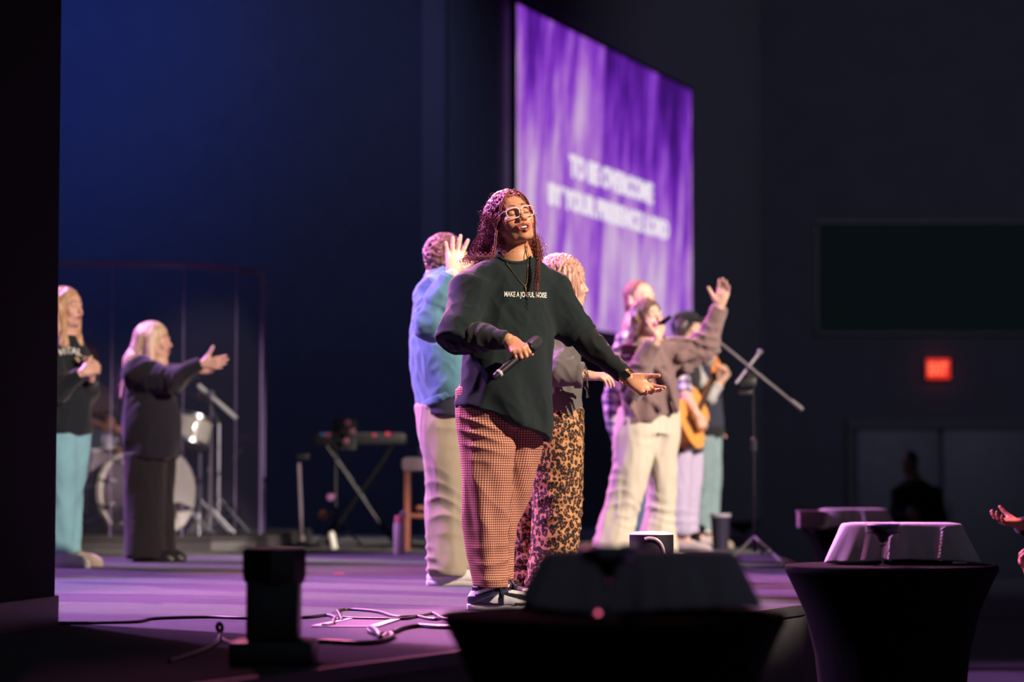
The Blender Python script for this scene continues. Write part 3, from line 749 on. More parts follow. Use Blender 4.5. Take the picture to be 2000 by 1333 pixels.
MB().box(((A.x + B.x) / 2, 35.96, zt2), (B.x - A.x + .1, .07, .06)).box(((A.x + B.x) / 2, 35.96, zb2), (B.x - A.x + .1, .07, .06)).box((A.x, 35.96, (zt2 + zb2) / 2), (.06, .07, zt2 - zb2)).build('window_frame', M_dframe, wn, smooth=False)

# ------------------------------------------------------------------ cocktail tables with their things
M_span = fabric('black spandex', (.004, .0045, .005), var=.2, scale=20, weave=600, sheen=0); M_span.node_tree.nodes['Principled BSDF'].inputs['Specular IOR Level'].default_value = .04
M_cloth = fabric('pale knit cloth', (.52, .45, .46), var=.12, scale=40, weave=500, bump=.6, sheen=.3)
def glassmat():
    t = NT('clear glass'); t.set(Base_Color=(.9, .93, .95), Roughness=.03, Transmission_Weight=1.0); t.b.inputs['IOR'].default_value = 1.45; return t.m
M_glass = glassmat(); M_wine = plain('dark red drink', (.03, .004, .008), .12, spec=.5, bump=0); M_wax = plain('deep blue wax', (.012, .012, .06), .35)
TABT = 1.07
def cocktail_table(x, y, label, r=.38):
    t = empty('cocktail_table', (x, y, 0), label, 'table', 'covered cocktail tables')
    prof = [(.30, .0), (.315, .012), (.30, .10), (.262, .35), (.255, .55), (.275, .75), (.31, .90), (.35, .99), (r * .985, TABT - .03), (r, TABT - .022), (r, TABT - .008)]
    n = 56; V = []; F = []
    for rr, h in prof:
        for k in range(n):
            a = 2 * math.pi * k / n + .35; q = 1 - (.10 * max(0, 1 - h / 1.0)) * (1 - abs(math.cos(2 * a)))
            V.append((x + rr * q * math.cos(a), y + rr * q * math.sin(a), h))
    for i in range(len(prof) - 1):
        for k in range(n): F.append([i * n + k, i * n + (k + 1) % n, (i + 1) * n + (k + 1) % n, (i + 1) * n + k])
    F.append(list(range(n))[::-1])
    MB().add(V, F).build('skirt', M_span, t, sharp=50)
    MB().lathe((x, y, TABT - .0085), (0, 0, 1), [(r, 0), (r, .004), (r - .004, .0083), (0, .0083)], 56).build('top_cover', M_span, t)
    return t
def covered_basket(c, w, dp, h, yaw, label, seed, blabel, flare=.03, mat=None):
    """a cloth thrown over a low rectangular basket: basket below, cloth draped with corner folds"""
    ya = math.radians(yaw); u = Vector((math.cos(ya), math.sin(ya), 0)); v = Vector((-math.sin(ya), math.cos(ya), 0)); c = Vector(c)
    Rb = Matrix((u, v, Vector((0, 0, 1)))).transposed()
    bk_ = empty('bread_basket', c, label.replace('cloth draped over', 'basket under').replace('knit cloth', 'basket'), 'basket', 'baskets on the tables') if False else None
    r = random.Random(seed); n = 120; rows = 16; V = []; F = []
    hw, hd = w / 2, dp / 2
    def rect(a, k):
        ca, sa = math.cos(a), math.sin(a); e = 5.5
        q = (abs(ca) ** e + abs(sa) ** e) ** (-1 / e)
        return hw * k * ca * q, hd * k * sa * q
    ph = [r.uniform(0, 6.28) for _ in range(6)]
    def foldf(a): return .5 * math.sin(9 * a + ph[0]) + .35 * math.sin(17 * a + ph[1]) + .25 * math.sin(5 * a + ph[2])
    top = 7
    for j in range(top):                    # top surface, sagging a little
        k = j / (top - 1)
        for i in range(n):
            a = 2 * math.pi * i / n; x, y = rect(a, max(k, .02) * .985)
            V.append(c + u * x + v * y + Vector((0, 0, h - .012 * (1 - k) - (.006 if j == top - 1 else 0))))
    for j in range(1, rows + 1):
        k = j / rows
        for i in range(n):
            a = 2 * math.pi * i / n; corner = abs(math.sin(2 * a)) ** 2
            hem = .010 + .022 * (0.5 + .5 * math.sin(3 * a + ph[4])) + .030 * max(0, math.sin(a * 2 + ph[5])) * .5 - .012 * corner
            hem = max(hem, .004)
            x, y = rect(a, 1); g = 1 + 0; out = flare * k * (1 + 1.1 * corner) + .012 * k ** .7 * foldf(a) + .006 * k * math.sin(31 * a)
            L = math.hypot(x, y); z = h - .006 - (h - hem) * (k ** 1.02) 
            V.append(c + u * (x * (1 + out / L)) + v * (y * (1 + out / L)) + Vector((0, 0, max(z, .003))))
    tot = top + rows
    for j in range(tot - 1):
        for i in range(n): F.append([j * n + i, j * n + (i + 1) % n, (j + 1) * n + (i + 1) % n, (j + 1) * n + i])
    F.append(list(range(n)))
    o = MB().add(V, F).build('draped_cloth', mat or M_cloth, None, sharp=70)
    sol = o.modifiers.new('thickness', 'SOLIDIFY'); sol.thickness = .004; sol.offset = -1
    tag(o, label, 'cloth', 'cloths draped over the table baskets')
    # basket below, seen under the hem
    b = empty('basket', c, blabel, 'basket', 'low baskets under the cloths')
    m = MB(); m.box(c + Vector((0, 0, .006)), (w * .82, dp * .78, .010), Rb, .003); m.build('base', M_wick, b)
    for s_ in (-1, 1):
        MB().box(c + u * s_ * w * .41 + Vector((0, 0, h * .42)), (.010, dp * .78, h * .76), Rb, .004).build('side_panel', M_wick, b)
        MB().box(c + v * s_ * dp * .38 + Vector((0, 0, h * .42)), (w * .82, .010, h * .76), Rb, .004).build('side_panel', M_wick, b)
    return o, b
M_wick = plain('dark wicker', (.05, .035, .025), .7, bump=.4, scale=120)
def coupe(x, y, z, s, label, group='coupe glasses on the tables'):
    g = empty('coupe_glass', (x, y, z), label, 'glass', group)
    R_ = .060 * s; H = .150 * s; st = .062 * s
    outer = [(.0, .0), (.034 * s, 0), (.036 * s, .002), (.010 * s, .005), (.0042 * s, .012 * s), (.0036 * s, .03 * s), (.0036 * s, st), (.011 * s, st + .006 * s), (.017 * s, st + .020 * s), (.022 * s, st + .038 * s), (.034 * s, st + .048 * s), (R_ * .97, st + .052 * s), (R_, st + .062 * s), (R_, H)]
    inner = [(R_ - .0016, H), (R_ - .0016, st + .067 * s), (R_ * .95, st + .058 * s), (.032 * s, st + .0505 * s), (.019 * s, st + .040 * s), (.013 * s, st + .022 * s), (0, st + .012 * s)]
    MB().lathe((x, y, z), (0, 0, 1), outer + inner, 36).build('bowl', M_glass, g, sharp=60)
    MB().lathe((x, y, z), (0, 0, 1), [(0, st + .013 * s), (.012 * s, st + .0225 * s), (.018 * s, st + .0405 * s), (.031 * s, st + .0515 * s), (R_ * .93, st + .060 * s), (R_ - .003, st + .069 * s), (R_ - .003, H - .026 * s), (0, H - .026 * s)], 36).build('drink', M_wine, g, sharp=60)
    MB().lathe((x, y, z + H - .0255 * s), (0, 0, 1), [(R_ - .0035, 0), (R_ - .0035, .018 * s), (R_ - .008, .021 * s), (0, .021 * s)], 36).build('wax_fill', M_wax, g)
    return g
# near table (5.4 m), middle table (8.7 m), far table (16.3 m)
cocktail_table(.228, 5.40, 'nearest black covered round table, blurred, in front of the singers feet')
cocktail_table(1.362, 8.72, 'black covered round table right of the stage edge, holding the sharp glass')
cocktail_table(2.34, 16.3, 'farthest black covered round table, beyond the floor microphone stand')
M_cloth_shade = fabric('shaded knit cloth', (.30, .25, .29), var=.12, scale=40, weave=500, bump=.6)  # darker copy of the pale cloth, shade at the nearest table put into its colour
covered_basket((.285, 5.46, TABT), .43, .20, .137, 2, 'dark blurred cloth draped over the basket on the nearest table', 3, 'dark basket under the blurred cloth on the nearest table', .028, M_cloth_shade)
mid_cloth, _b = covered_basket((1.412, 8.80, TABT), .43, .22, .152, -8, 'pink lit knit cloth draped over the basket beside the sharp coupe glass', 5, 'dark basket under the cloth behind the sharp coupe glass', .035)
covered_basket((2.30, 16.34, TABT), .44, .22, .135, 4, 'pink lit cloth draped over the basket on the farthest table', 8, 'dark basket under the cloth on the farthest table', .03)
for px0, py0, px1, seed_ in ((1741, 1048, 1737, 1), (1843, 1030, 1836, 2)):
    r_ = random.Random(seed_); P_ = []
    if seed_ == 1: cb_ = BVHTree.FromPolygons([v.co[:] for v in mid_cloth.data.vertices], [p.vertices[:] for p in mid_cloth.data.polygons])
    for k in range(34):
        f_ = k / 33; yy = 8.685 - .045 * f_; d_ = ray(px0 + (px1 - px0) * f_ + 3.0 * math.sin(k * 1.9) + r_.uniform(-1, 1), py0 + (1098 - py0) * f_).normalized(); h_ = cb_.ray_cast(Vector((0, 0, CAMZ)), d_)
        P_.append(h_[0] - d_ * .003 if h_[0] is not None and h_[0].y < 9 else (P_[-1] - Vector((0, 0, .002)) if P_ else W(px0, py0, yy)))
    MB().tube(catmull(P_, 3), [.0045] * (33 * 3 + 1), 6).build('ruffled_edge', M_cloth, mid_cloth, sharp=180)
coupe(.205, 5.22, TABT, 1.04, 'black blurred coupe glass on the nearest table')
coupe(1.306, 8.545, TABT, 1.02, 'sharp coupe glass of dark drink in front of the pink cloth')
bx = empty('box', (1.985, 16.28, TABT), 'dim mauve box left of the pink cloth on the farthest table', 'box')
MB().box((2.005, 16.28, TABT + .055), (.17, .16, .108), bev=.012).build('body', plain('mauve card', (.22, .12, .17), .7), bx)
MB().box((2.005, 16.28, TABT + .112), (.18, .17, .012), bev=.004).build('lid', plain('mauve card lid', (.25, .14, .19), .7), bx)
cdl = empty('candle', (.177, 5.14, TABT), 'tiny glowing pink tea light at the front of the nearest table', 'candle')
MB().lathe((.181, 5.10, TABT), (0, 0, 1), [(0, 0), (.011, 0), (.012, .010), (.009, .011), (0, .011)], 16).build('cup', M_plast, cdl)
MB().lathe((.181, 5.10, TABT + .0105), (0, 0, 1), [(0, 0), (.0045, .001), (.005, .004), (.002, .009), (0, .010)], 12).build('flame', emit('pink glow', srgb(255, 105, 145), 1.6), cdl)

# ------------------------------------------------------------------ black round canister with pale lid and curved handle, on the stage
cx_, cy_ = .575, 10.0; cr = .091
can = empty('canister', (cx_, cy_, STZ), 'black round canister with pale lid and curved grey handle by the stage edge', 'canister')
zt3 = W(1247, 1046, cy_ - cr).z
MB().lathe((cx_, cy_, STZ), (0, 0, 1), [(0, 0), (cr * .96, 0), (cr, .006), (cr, zt3 - STZ), (cr - .004, zt3 - STZ + .001), (0, zt3 - STZ + .001)], 48).build('body', plain('canister black', (.012, .012, .018), .35), can)
MB().lathe((cx_, cy_, zt3), (0, 0, 1), [(cr - .002, .001), (cr - .003, .004), (cr * .72, .013), (0, .016)], 48).build('lid', plain('pale lid', (.70, .62, .60), .5), can)
hp = [(cx_ + cr * 1.03 * math.sin(a) , cy_ - cr * 1.06 * math.cos(a), zt3 - .012 - b) for a, b in ((-.35, .004), (-.2, .0), (0, .001), (.2, .008), (.38, .025), (.5, .052), (.56, .09), (.56, .12))]
MB().tube(catmull(hp, 6), .0065, 8).build('handle', plain('grey handle', (.45, .34, .42), .4), can)

# ------------------------------------------------------------------ small black stage fixture at the lip
fx, fy = -.672, 6.86
fix = empty('stage_light', (fx, fy, STZ), 'black moving head stage light standing blurred at the front of the stage', 'stage light')
MB().box((fx + .0, fy, STZ + .035), (.235, .22, .070), bev=.016).build('base', M_plast, fix)
for s_ in (-1, 1): MB().box((fx + s_ * .062, fy, STZ + .10), (.022, .09, .07), bev=.008).build('yoke_arm', M_plast, fix)
MB().box((fx, fy, STZ + .155), (.147, .135, .17), bev=.014).build('body', M_plast, fix)
MB().lathe((fx, fy, STZ + .222), (0, 0, 1), [(0, 0), (.074, 0), (.086, .012), (.0895, .03), (.0895, .092), (.085, .101), (.070, .101)], 8).build('head', M_plast, fix, sharp=25)
MB().lathe((fx, fy, STZ + .3225), (0, 0, 1), [(.0, .0), (.081, 0), (.080, .004), (0, .005)], 32).build('lens', plain('pink lit lens cover', (.42, .30, .34), .7), fix)  # pink stage light on the fixture's top put into this disc's colour

# ------------------------------------------------------------------ cables and the floor pocket
M_cable = plain('black rubber cable', (.020, .020, .024), .42, spec=.5)
def cable(pts, r, label, per=7, name='cable'):
    P = []
    for q in pts:
        if len(q) == 2: P.append(G(q[0], q[1], STZ + r * .9))
        else: 
            g_ = G(q[0], q[2], STZ); P.append(W(q[0], q[1], g_.y))
    o = MB().tube(catmull(P, per), r, 8).build(name, M_cable)
    o.location = (0, 0, 0); tag(o, label, 'cable', 'cables lying on the stage carpet'); return o
cable([(104, 1218), (200, 1217), (268, 1215), (300, 1209), (400, 1206), (480, 1208), (590, 1207), (635, 1202.5), (650, 1205), (661, 1212)], .0062, 'long thin cable running across the carpet from the dark wall to the hatch')
cable([(668, 1212), (662, 1199, 1206), (659, 1194, 1200), (668, 1191.5), (700, 1191.5), (740, 1196), (772, 1205), (815, 1204), (843, 1198.5), (853, 1202), (866, 1209), (905, 1212)], .0062, 'thin cable arching back from the hatch towards the nearest table')
cable([(651, 1219), (653, 1210, 1215), (662, 1206.5), (690, 1208.5), (740, 1209.5), (790, 1209), (815, 1205), (835, 1209), (853, 1210), (868, 1203), (905, 1199)], .0062, 'thin cable crossing in front of the arching one by the hatch')
cable([(598, 1253), (640, 1254), (700, 1257), (740, 1254), (763, 1246), (766, 1240), (757, 1239), (745, 1247, 1250), (736, 1234, 1248), (727, 1227, 1240), (720, 1229, 1236), (723, 1235), (740, 1239), (765, 1236), (785, 1228), (815, 1223), (850, 1225), (905, 1227)], .0085, 'thicker cable with a raised curl in front of the hatch')
cable([(470, 1258), (450, 1256), (436, 1250), (430, 1238, 1250), (424, 1226, 1250), (428, 1218, 1250), (434, 1226, 1250), (430, 1240, 1251), (424, 1254), (390, 1272), (330, 1292)], .0062, 'cable with a standing loop left of the black stage light')
pk = empty('floor_pocket', G(690, 1220), 'flush metal framed floor hatch among the cables', 'floor hatch')
def quad(a, b, c_, d_, z0, z1):
    P = [G(*q, z=STZ) for q in (a, b, c_, d_)]; n = 4
    V = [(p.x, p.y, STZ + z0) for p in P] + [(p.x, p.y, STZ + z1) for p in P]
    return V, [[3, 2, 1, 0], [4, 5, 6, 7]] + [[i, (i + 1) % 4, 4 + (i + 1) % 4, 4 + i] for i in range(4)]
M_alu = plain('worn aluminium', (.62, .58, .62), .35, .3)
for q in (((608, 1225.5), (625, 1225.5), (692, 1211), (680, 1211)), ((720, 1226), (740, 1226), (786, 1211), (770, 1211))):
    MB().add(*quad(*q, 0, .006)).build('frame_bar', M_alu, pk, smooth=False)
MB().add(*quad((608, 1226.2), (740, 1226.6), (738, 1225.4), (610, 1225.0), 0, .004)).build('frame_bar', plain('dull frame', (.12, .11, .13), .6), pk, smooth=False)
MB().add(*quad((625, 1225.2), (720, 1225.6), (770, 1211), (692, 1211), 0, .003)).build('lid', fabric('carpeted lid', (.07, .06, .075), var=.3, scale=120), pk, smooth=False)
MB().add(*quad((628, 1225.4), (640, 1225.4), (652, 1222.5), (640, 1222.5), .003, .012)).build('latch', M_chrome, pk, smooth=False)
# ------------------------------------------------------------------ drum riser, kit, shield
RZ = STZ + .11; RY = 18.95
rs = empty('drum_riser', (-2.9, 20.0, STZ), 'low dark platform with pale front edge beneath the drum kit', 'platform')
rp = [(-4.6, RY), (-2.35, RY), (-2.02, RY + .16), (-1.90, RY + .5), (-1.85, 22.4), (-4.6, 22.4)]
MB().prism(rp, STZ, RZ - .035).build('fascia', plain('riser fascia', (.042, .038, .044), .45, spec=.4), rs, smooth=False)
MB().prism([(x, y - .015 if y < 20 else y) for x, y in rp], RZ - .035, RZ).build('deck', plain('riser deck', (.03, .028, .032), .8, spec=.2), rs, smooth=False)
def zof(py, Y): return W(0 + 1000, py, Y).z
# shield
def acrylic():
    t = NT('clear acrylic'); t.n.remove(t.b)
    tr = t.node('ShaderNodeBsdfTransparent'); tr.inputs[0].default_value = (.93, .94, .96, 1); gl = t.node('ShaderNodeBsdfGlossy'); gl.inputs['Roughness'].default_value = .06; gl.inputs['Color'].default_value = (.35, .3, .5, 1)
    df = t.node('ShaderNodeBsdfDiffuse'); df.inputs[0].default_value = (.5, .45, .65, 1)
    fr_ = t.node('ShaderNodeFresnel'); fr_.inputs[0].default_value = 1.15; mx = t.node('ShaderNodeMixShader'); mx.inputs[0].default_value = .02; t.link(tr.outputs[0], mx.inputs[1]); t.link(gl.outputs[0], mx.inputs[2])
    m2 = t.node('ShaderNodeMixShader'); m2.inputs[0].default_value = .012; t.link(mx.outputs[0], m2.inputs[1]); t.link(df.outputs[0], m2.inputs[2])
    t.link(m2.outputs[0], t.out.inputs[0]); return t.m
M_acr = acrylic(); M_acre = plain('acrylic edge', (.28, .20, .42), .3)
sh = empty('drum_shield', (-3.0, 19.1, RZ), 'curved clear screen of tall panels standing around the drum kit', 'drum shield')
poly = [(-4.45, 19.22), (-3.80, 19.06), (-3.15, 19.00), (-2.60, 19.10), (-2.22, 19.42), (-2.07, 19.95), (-2.10, 20.5)]
ztop = zof(521, 19.1)
for i, (a, b) in enumerate(zip(poly, poly[1:])):
    A = Vector((*a, 0)); B = Vector((*b, 0)); dd = (B - A); L = dd.length; dd.normalize(); nn = Vector((dd.y, -dd.x, 0)); Rr = Matrix((dd, nn, Vector((0, 0, 1)))).transposed(); c = (A + B) / 2
    MB().box((c.x, c.y, (RZ + ztop) / 2), (L - .012, .006, ztop - RZ - .01), Rr).build('panel', M_acr, sh, smooth=False)
    MB().box((c.x, c.y, ztop + .012), (L, .028, .045), Rr, .006).build('top_rail', plain('shield rail', (.20, .15, .30), .35), sh)
    ew = .016 if i >= 4 else .005; MB().box((B.x, B.y, (RZ + ztop) / 2), (ew, ew, ztop - RZ), Rr).build('edge_strip', M_acre, sh, smooth=False)
# kit
M_hoop = plain('pale hoop', (.62, .56, .50), .3); M_shell = plain('silver sparkle shell', (.36, .28, .34), .25, .3, var=.4, scale=90)
M_head = plain('white drum head', (.80, .80, .74), .4, var=.04); M_cream = plain('cream drum shell', (.66, .60, .50), .3, var=.1)
M_brass = plain('cymbal bronze', (.42, .30, .14), .25, 1.0)
dk = empty('drum_kit', (-2.95, 19.9, RZ), 'silver and cream drum kit with white headed bass drum behind the clear screen', 'drum kit')
Rd = .315; yb = 19.55
Fc = W(328, 960, yb); ax_ = Vector((math.sin(math.radians(56)), -math.cos(math.radians(56)), 0))
Fc.z = RZ + Rd + .03; Bc = Fc - ax_ * .47
MB().lathe(Bc, ax_, [(Rd * .965, 0), (Rd * .965, .47), (Rd * .94, .47), (Rd * .94, 0)], 48).build('bass_drum_shell', M_shell, dk)
MB().lathe(Fc, ax_, [(Rd, -.035), (Rd * 1.02, -.03), (Rd * 1.02, .012), (Rd * .965, .014)], 48).build('bass_drum_hoop', M_hoop, dk)
MB().lathe(Bc, ax_, [(Rd * .965, -.014), (Rd * 1.02, -.012), (Rd * 1.02, .03), (Rd, .035)], 48).build('bass_drum_hoop', M_hoop, dk)
MB().lathe(Fc, ax_, [(0, .004), (Rd * .5, .0045), (Rd * .965, .002), (Rd * .965, -.002), (0, -.001)], 48).build('bass_drum_head', M_head, dk)
MB().lathe(Bc, -ax_, [(0, .004), (Rd * .965, .002), (Rd * .965, -.002), (0, 0)], 48).build('bass_drum_head', plain('smoky head', (.35, .30, .34), .35), dk)
uz = Vector((0, 0, 1)); ux = ax_.cross(uz).normalized()
for k in range(10):
    a = 2 * math.pi * (k + .5) / 10; d_ = ux * math.cos(a) + uz * math.sin(a)
    lm = MB(); lm.tube([Fc + d_ * (Rd * 1.03) + ax_ * .02, Fc + d_ * (Rd * 1.03) - ax_ * .12], .006, 6); lm.lathe(Fc + d_ * (Rd * 1.0) - ax_ * .15, ax_, [(0, 0), (.018, .01), (.018, .05), (0, .06)], 10)
    lm.build('tension_lug', M_chrome, dk); lm = MB(); lm.tube([Bc + d_ * (Rd * 1.03) - ax_ * .02, Bc + d_ * (Rd * 1.03) + ax_ * .12], .006, 6); lm.lathe(Bc + d_ * (Rd * 1.0) + ax_ * .10, ax_, [(0, 0), (.018, .01), (.018, .05), (0, .06)], 10); lm.build('tension_lug', M_chrome, dk)
ho = W(346, 990, yb - .02); ho = ho - ax_ * ((ho - Fc).dot(ax_) - .006)
MB().lathe(ho, ax_, [(0, 0), (.062, 0), (.062, .003), (0, .003)], 28).build('port_hole', plain('port black', (.004, .004, .005), .9), dk)
for s_ in (-1, 1): 
    MB().tube([Fc - ax_ * .08 + ux * s_ * .28 + uz * -.1, Fc + ax_ * .10 + ux * s_ * .40 + uz * (-Rd - .01)], [.014, .009], 8).build('spur', M_chrome, dk)
def drum(c, ax, r, h, shell, name, lugs=6):
    c = Vector(c); ax = Vector(ax).normalized()
    MB().lathe(c, ax, [(r * .97, 0), (r * .97, h), (r * .93, h), (r * .93, 0)], 32).build(name + '_shell', shell, dk)
    MB().lathe(c + ax * h, ax, [(r * .97, -.02), (r * 1.02, -.018), (r * 1.02, .012), (r * .97, .012)], 32).build(name + '_hoop', M_chrome, dk)
    MB().lathe(c, ax, [(r * .97, -.012), (r * 1.02, -.012), (r * 1.02, .018), (r * .97, .02)], 32).build(name + '_hoop', M_chrome, dk)
    MB().lathe(c + ax * h, ax, [(0, .003), (r * .96, .003), (r * .96, 0), (0, 0)], 32).build(name + '_head', M_head, dk)
    u = ax.orthogonal().normalized(); v = ax.cross(u)
    for k in range(lugs):
        a = 2 * math.pi * k / lugs; d_ = u * math.cos(a) + v * math.sin(a)
        m = MB(); m.tube([c + d_ * r * 1.03, c + d_ * r * 1.03 + ax * h], .005, 6); m.lathe(c + d_ * r * .99 + ax * h * .35, ax, [(0, 0), (.015, .01), (.015, h * .3), (0, h * .3 + .01)], 8); m.build(name + '_lug', M_chrome, dk)
def atp(px, py, Y): return W(px, py, Y)
drum(atp(366, 866, 19.7), (.25, .25, 1), .165, .21, M_cream, 'rack_tom', 3)
drum(atp(172, 948, 20.1), (.05, -.05, 1), .20, .30, M_shell, 'floor_tom'); 
c = atp(172, 948, 20.1)
for k in range(3):
    a = k * 2.09 + .4; MB().tube([c + Vector((.21 * math.cos(a), .21 * math.sin(a), .2)), Vector((c.x + .23 * math.cos(a), c.y + .23 * math.sin(a), RZ))], .009, 6).build('floor_tom_leg', M_chrome, dk)
drum(atp(205, 872, 20.5), (.1, -.05, 1), .17, .13, M_chrome, 'snare_drum', 8)
MB().tube([atp(205, 872, 20.5) - Vector((0, 0, .01)), Vector((atp(205, 872, 20.5).x, 20.5, RZ))], .014, 8).build('snare_stand', M_chrome, dk)
def tripod(m, x, y, z, r, h, n=3, rr=.009, ph=.3):
    for k in range(n):
        a = 2 * math.pi * k / n + ph; m.tube([(x, y, z + h), (x + r * math.cos(a), y + r * math.sin(a), z + .008)], rr, 6)
        m.tube([(x, y, z + h * .35), (x + r * .5 * math.cos(a), y + r * .5 * math.sin(a), z + h * .5)], rr * .7, 6)
def cymbal(px, py, Y, r, tx, bx, lab):
    t_ = empty('cymbal_stand', (atp(bx, py, Y).x, Y, RZ), lab, 'cymbal stand', 'cymbal stands of the drum kit')
    c = atp(px, py, Y); bxx = atp(bx, py, Y).x
    ax = Vector(tx).normalized()
    MB().lathe(c, ax, [(.004, .020), (.03, .016), (.05, .004), (r * .6, -.006), (r, -.022), (r, -.024), (r * .6, -.008), (.05, .002), (.03, .013), (.004, .017)], 40).build('cymbal', M_brass, t_)
    m = MB(); top = Vector((bxx, Y, c.z - .25)); m.tube([top, (bxx, Y, RZ + .1)], [.010, .014], 8); m.tube([top, c + ax * .05], .008, 6); tripod(m, bxx, Y, RZ, .26, .30)
    m.build('stand', M_chrome, t_)
    MB().lathe(c + ax * .022, ax, [(0, 0), (.012, 0), (.012, .02), (0, .022)], 12).build('wing_nut', M_chrome, t_)
cymbal(206, 795, 20.9, .23, (.1, -.25, 1), 246, 'bronze cymbal on a stand, level with the drummer hands')
cymbal(300, 790, 20.7, .22, (-.2, -.2, 1), 296, 'bronze cymbal on a stand hidden behind the woman in black')
cymbal(390, 770, 20.4, .20, (.25, -.1, 1), 428, 'small bronze cymbal on a stand right of the cream tom')
# kick microphone on a short stand
km = empty('kick_microphone', (atp(392, 1030, 19.2).x, 19.2, RZ), 'black microphone on a short chrome stand aimed at the white bass drum head', 'microphone', 'microphones among the drums')
e = ho + ax_ * .05; b0 = Vector((atp(388, 1030, 19.4).x, 19.42, RZ))
MB().lathe(e, ax_ * 1 + Vector((0, 0, -.1)), [(0, 0), (.035, .004), (.042, .03), (.036, .08), (.022, .12), (.018, .16), (0, .165)], 20).build('capsule', M_plast, km)
m = MB().tube([e + ax_ * .15, b0 + Vector((0, 0, .16))], .007, 6).tube([b0 + Vector((0, 0, .18)), b0], .009, 8); tripod(m, b0.x, b0.y, RZ, .13, .12, rr=.011)
m.build('stand', M_chrome, km)
# throne
th = empty('drum_throne', (atp(170, 900, 21.1).x, 21.1, RZ), 'round black drum stool under the drummer', 'stool', 'stools on the stage')
tx_ = atp(170, 900, 21.1).x
MB().lathe((tx_, 21.1, RZ + .46), (0, 0, 1), [(0, 0), (.16, 0), (.17, .02), (.17, .06), (.15, .08), (0, .085)], 28).build('seat', M_plast, th)
m = MB().tube([(tx_, 21.1, RZ + .46), (tx_, 21.1, RZ + .15)], .014); tripod(m, tx_, 21.1, RZ, .24, .25); m.build('tripod', M_chrome, th)
# overhead boom stand inside the shield
M_pale = plain('pale painted tube', (.72, .72, .66), .4)
bs = empty('boom_stand', (atp(411, 1040, 19.75).x, 19.75, RZ), 'microphone stand with thick pale boom at the right end of the drum kit', 'microphone stand', 'microphone stands on the stage')
x0 = atp(411, 1040, 19.75).x
m = MB().tube([(x0, 19.75, RZ + .05), (x0, 19.75, zof(870, 19.75))], .015, 10).tube([(x0, 19.75, zof(870, 19.75)), (x0, 19.75, zof(768, 19.75))], .011, 10)
tripod(m, x0, 19.75, RZ, .20, .22); m.build('pole', M_chrome, bs)
MB().tube([atp(387, 753, 19.70), atp(462, 818, 19.70)], .0185, 12).build('boom', M_pale, bs)
MB().lathe(atp(411, 770, 19.70) + Vector((0, .04, 0)), (0, -1, 0), [(0, 0), (.03, 0), (.03, .07), (0, .075)], 16).lathe(atp(411, 838, 19.75) - Vector((0, 0, .04)), (0, 0, 1), [(.012, 0), (.022, .01), (.022, .07), (.012, .08)], 14).lathe(atp(411, 918, 19.75) - Vector((0, 0, .03)), (0, 0, 1), [(.012, 0), (.022, .01), (.022, .05), (.012, .06)], 14).build('clutch', M_chrome, bs)
m = MB().tube([atp(418, 935, 19.75), atp(452, 903, 19.75)], .008, 8); m.build('lower_arm', M_metal, bs)
MB().lathe(atp(452, 903, 19.75), (.6, 0, .8), [(0, 0), (.016, .01), (.018, .06), (.024, .08), (.024, .13), (0, .15)], 12).build('microphone', M_plast, bs)
# hi-hat stand with chrome tripod legs
hh = empty('hi_hat_stand', (atp(388, 1040, 20.2).x, 20.2, RZ), 'hi hat stand with folded legs right of the white bass drum head', 'hi hat stand')
x0 = atp(390, 1040, 20.2).x
m = MB().tube([(x0, 20.2, RZ + .06), (x0, 20.2, zof(855, 20.2))], .012, 10); tripod(m, x0, 20.2, RZ, .25, .28, rr=.014); m.build('stand', M_chrome, hh)
for s_ in (0, 1): MB().lathe((x0, 20.2, zof(878, 20.2) + s_ * .03), (0, 0, 1 if s_ else -1), [(.01, .018), (.04, .012), (.06, 0), (.17, -.016), (.17, -.018), (.06, -.002), (.01, .014)], 32).build('cymbal', M_brass, hh)

# ------------------------------------------------------------------ microphone stand with long boom, right
SY = 16.4
ms = empty('boom_stand', (atp(1474, 1095, SY).x, SY, STZ), 'tall black boom microphone stand on a tripod right of the guitar player', 'microphone stand', 'microphone stands on the stage')
x0 = atp(1474, 1095, SY).x
MB().tube([(x0, SY, STZ + .06), (x0, SY, zof(880, SY))], .0135, 10).build('lower_tube', M_metal, ms)
MB().tube([(x0, SY, zof(880, SY)), (x0 - .005, SY, zof(742, SY))], .0095, 10).build('upper_tube', M_metal, ms)
MB().lathe((x0, SY, zof(884, SY)), (0, 0, 1), [(.012, 0), (.021, .01), (.021, .09), (.012, .10)], 14).build('clutch', M_plast, ms)
M_boom = plain('grey boom tube', (.22, .20, .22), .45, .4)
MB().tube([atp(1404, 668, SY - .03), atp(1548, 786, SY - .03)], .0095, 10).build('boom', M_boom, ms)
MB().tube([atp(1545, 783, SY - .03), atp(1567, 801, SY - .03)], .017, 12).build('counterweight', M_boom, ms)
MB().tube([atp(1437, 750, SY - .05), atp(1483, 690, SY + .05)], .010, 10).lathe(atp(1483, 690, SY + .05), atp(1485, 686, SY + .05) - atp(1483, 690, SY + .05), [(0, -.01), (.018, 0), (.018, .02), (0, .03)], 12).build('short_arm', M_boom, ms)
m = MB().lathe(atp(1470, 735, SY + .03), (0, -1, 0), [(0, 0), (.035, 0), (.035, .05), (0, .055)], 14).box(atp(1462, 748, SY), (.10, .05, .06), bev=.012).box(atp(1456, 768, SY), (.09, .03, .03), bev=.008); m.build('joint', M_plast, ms)
m = MB()
for ex_, ey_, dy_ in ((1422, 1098, 0), (1533, 1104, 0), (1490, 1083, 0)):
    g_ = G(ex_, ey_, STZ + .012); m.tube([(x0, SY, STZ + .16), tuple(g_)], .011, 8)
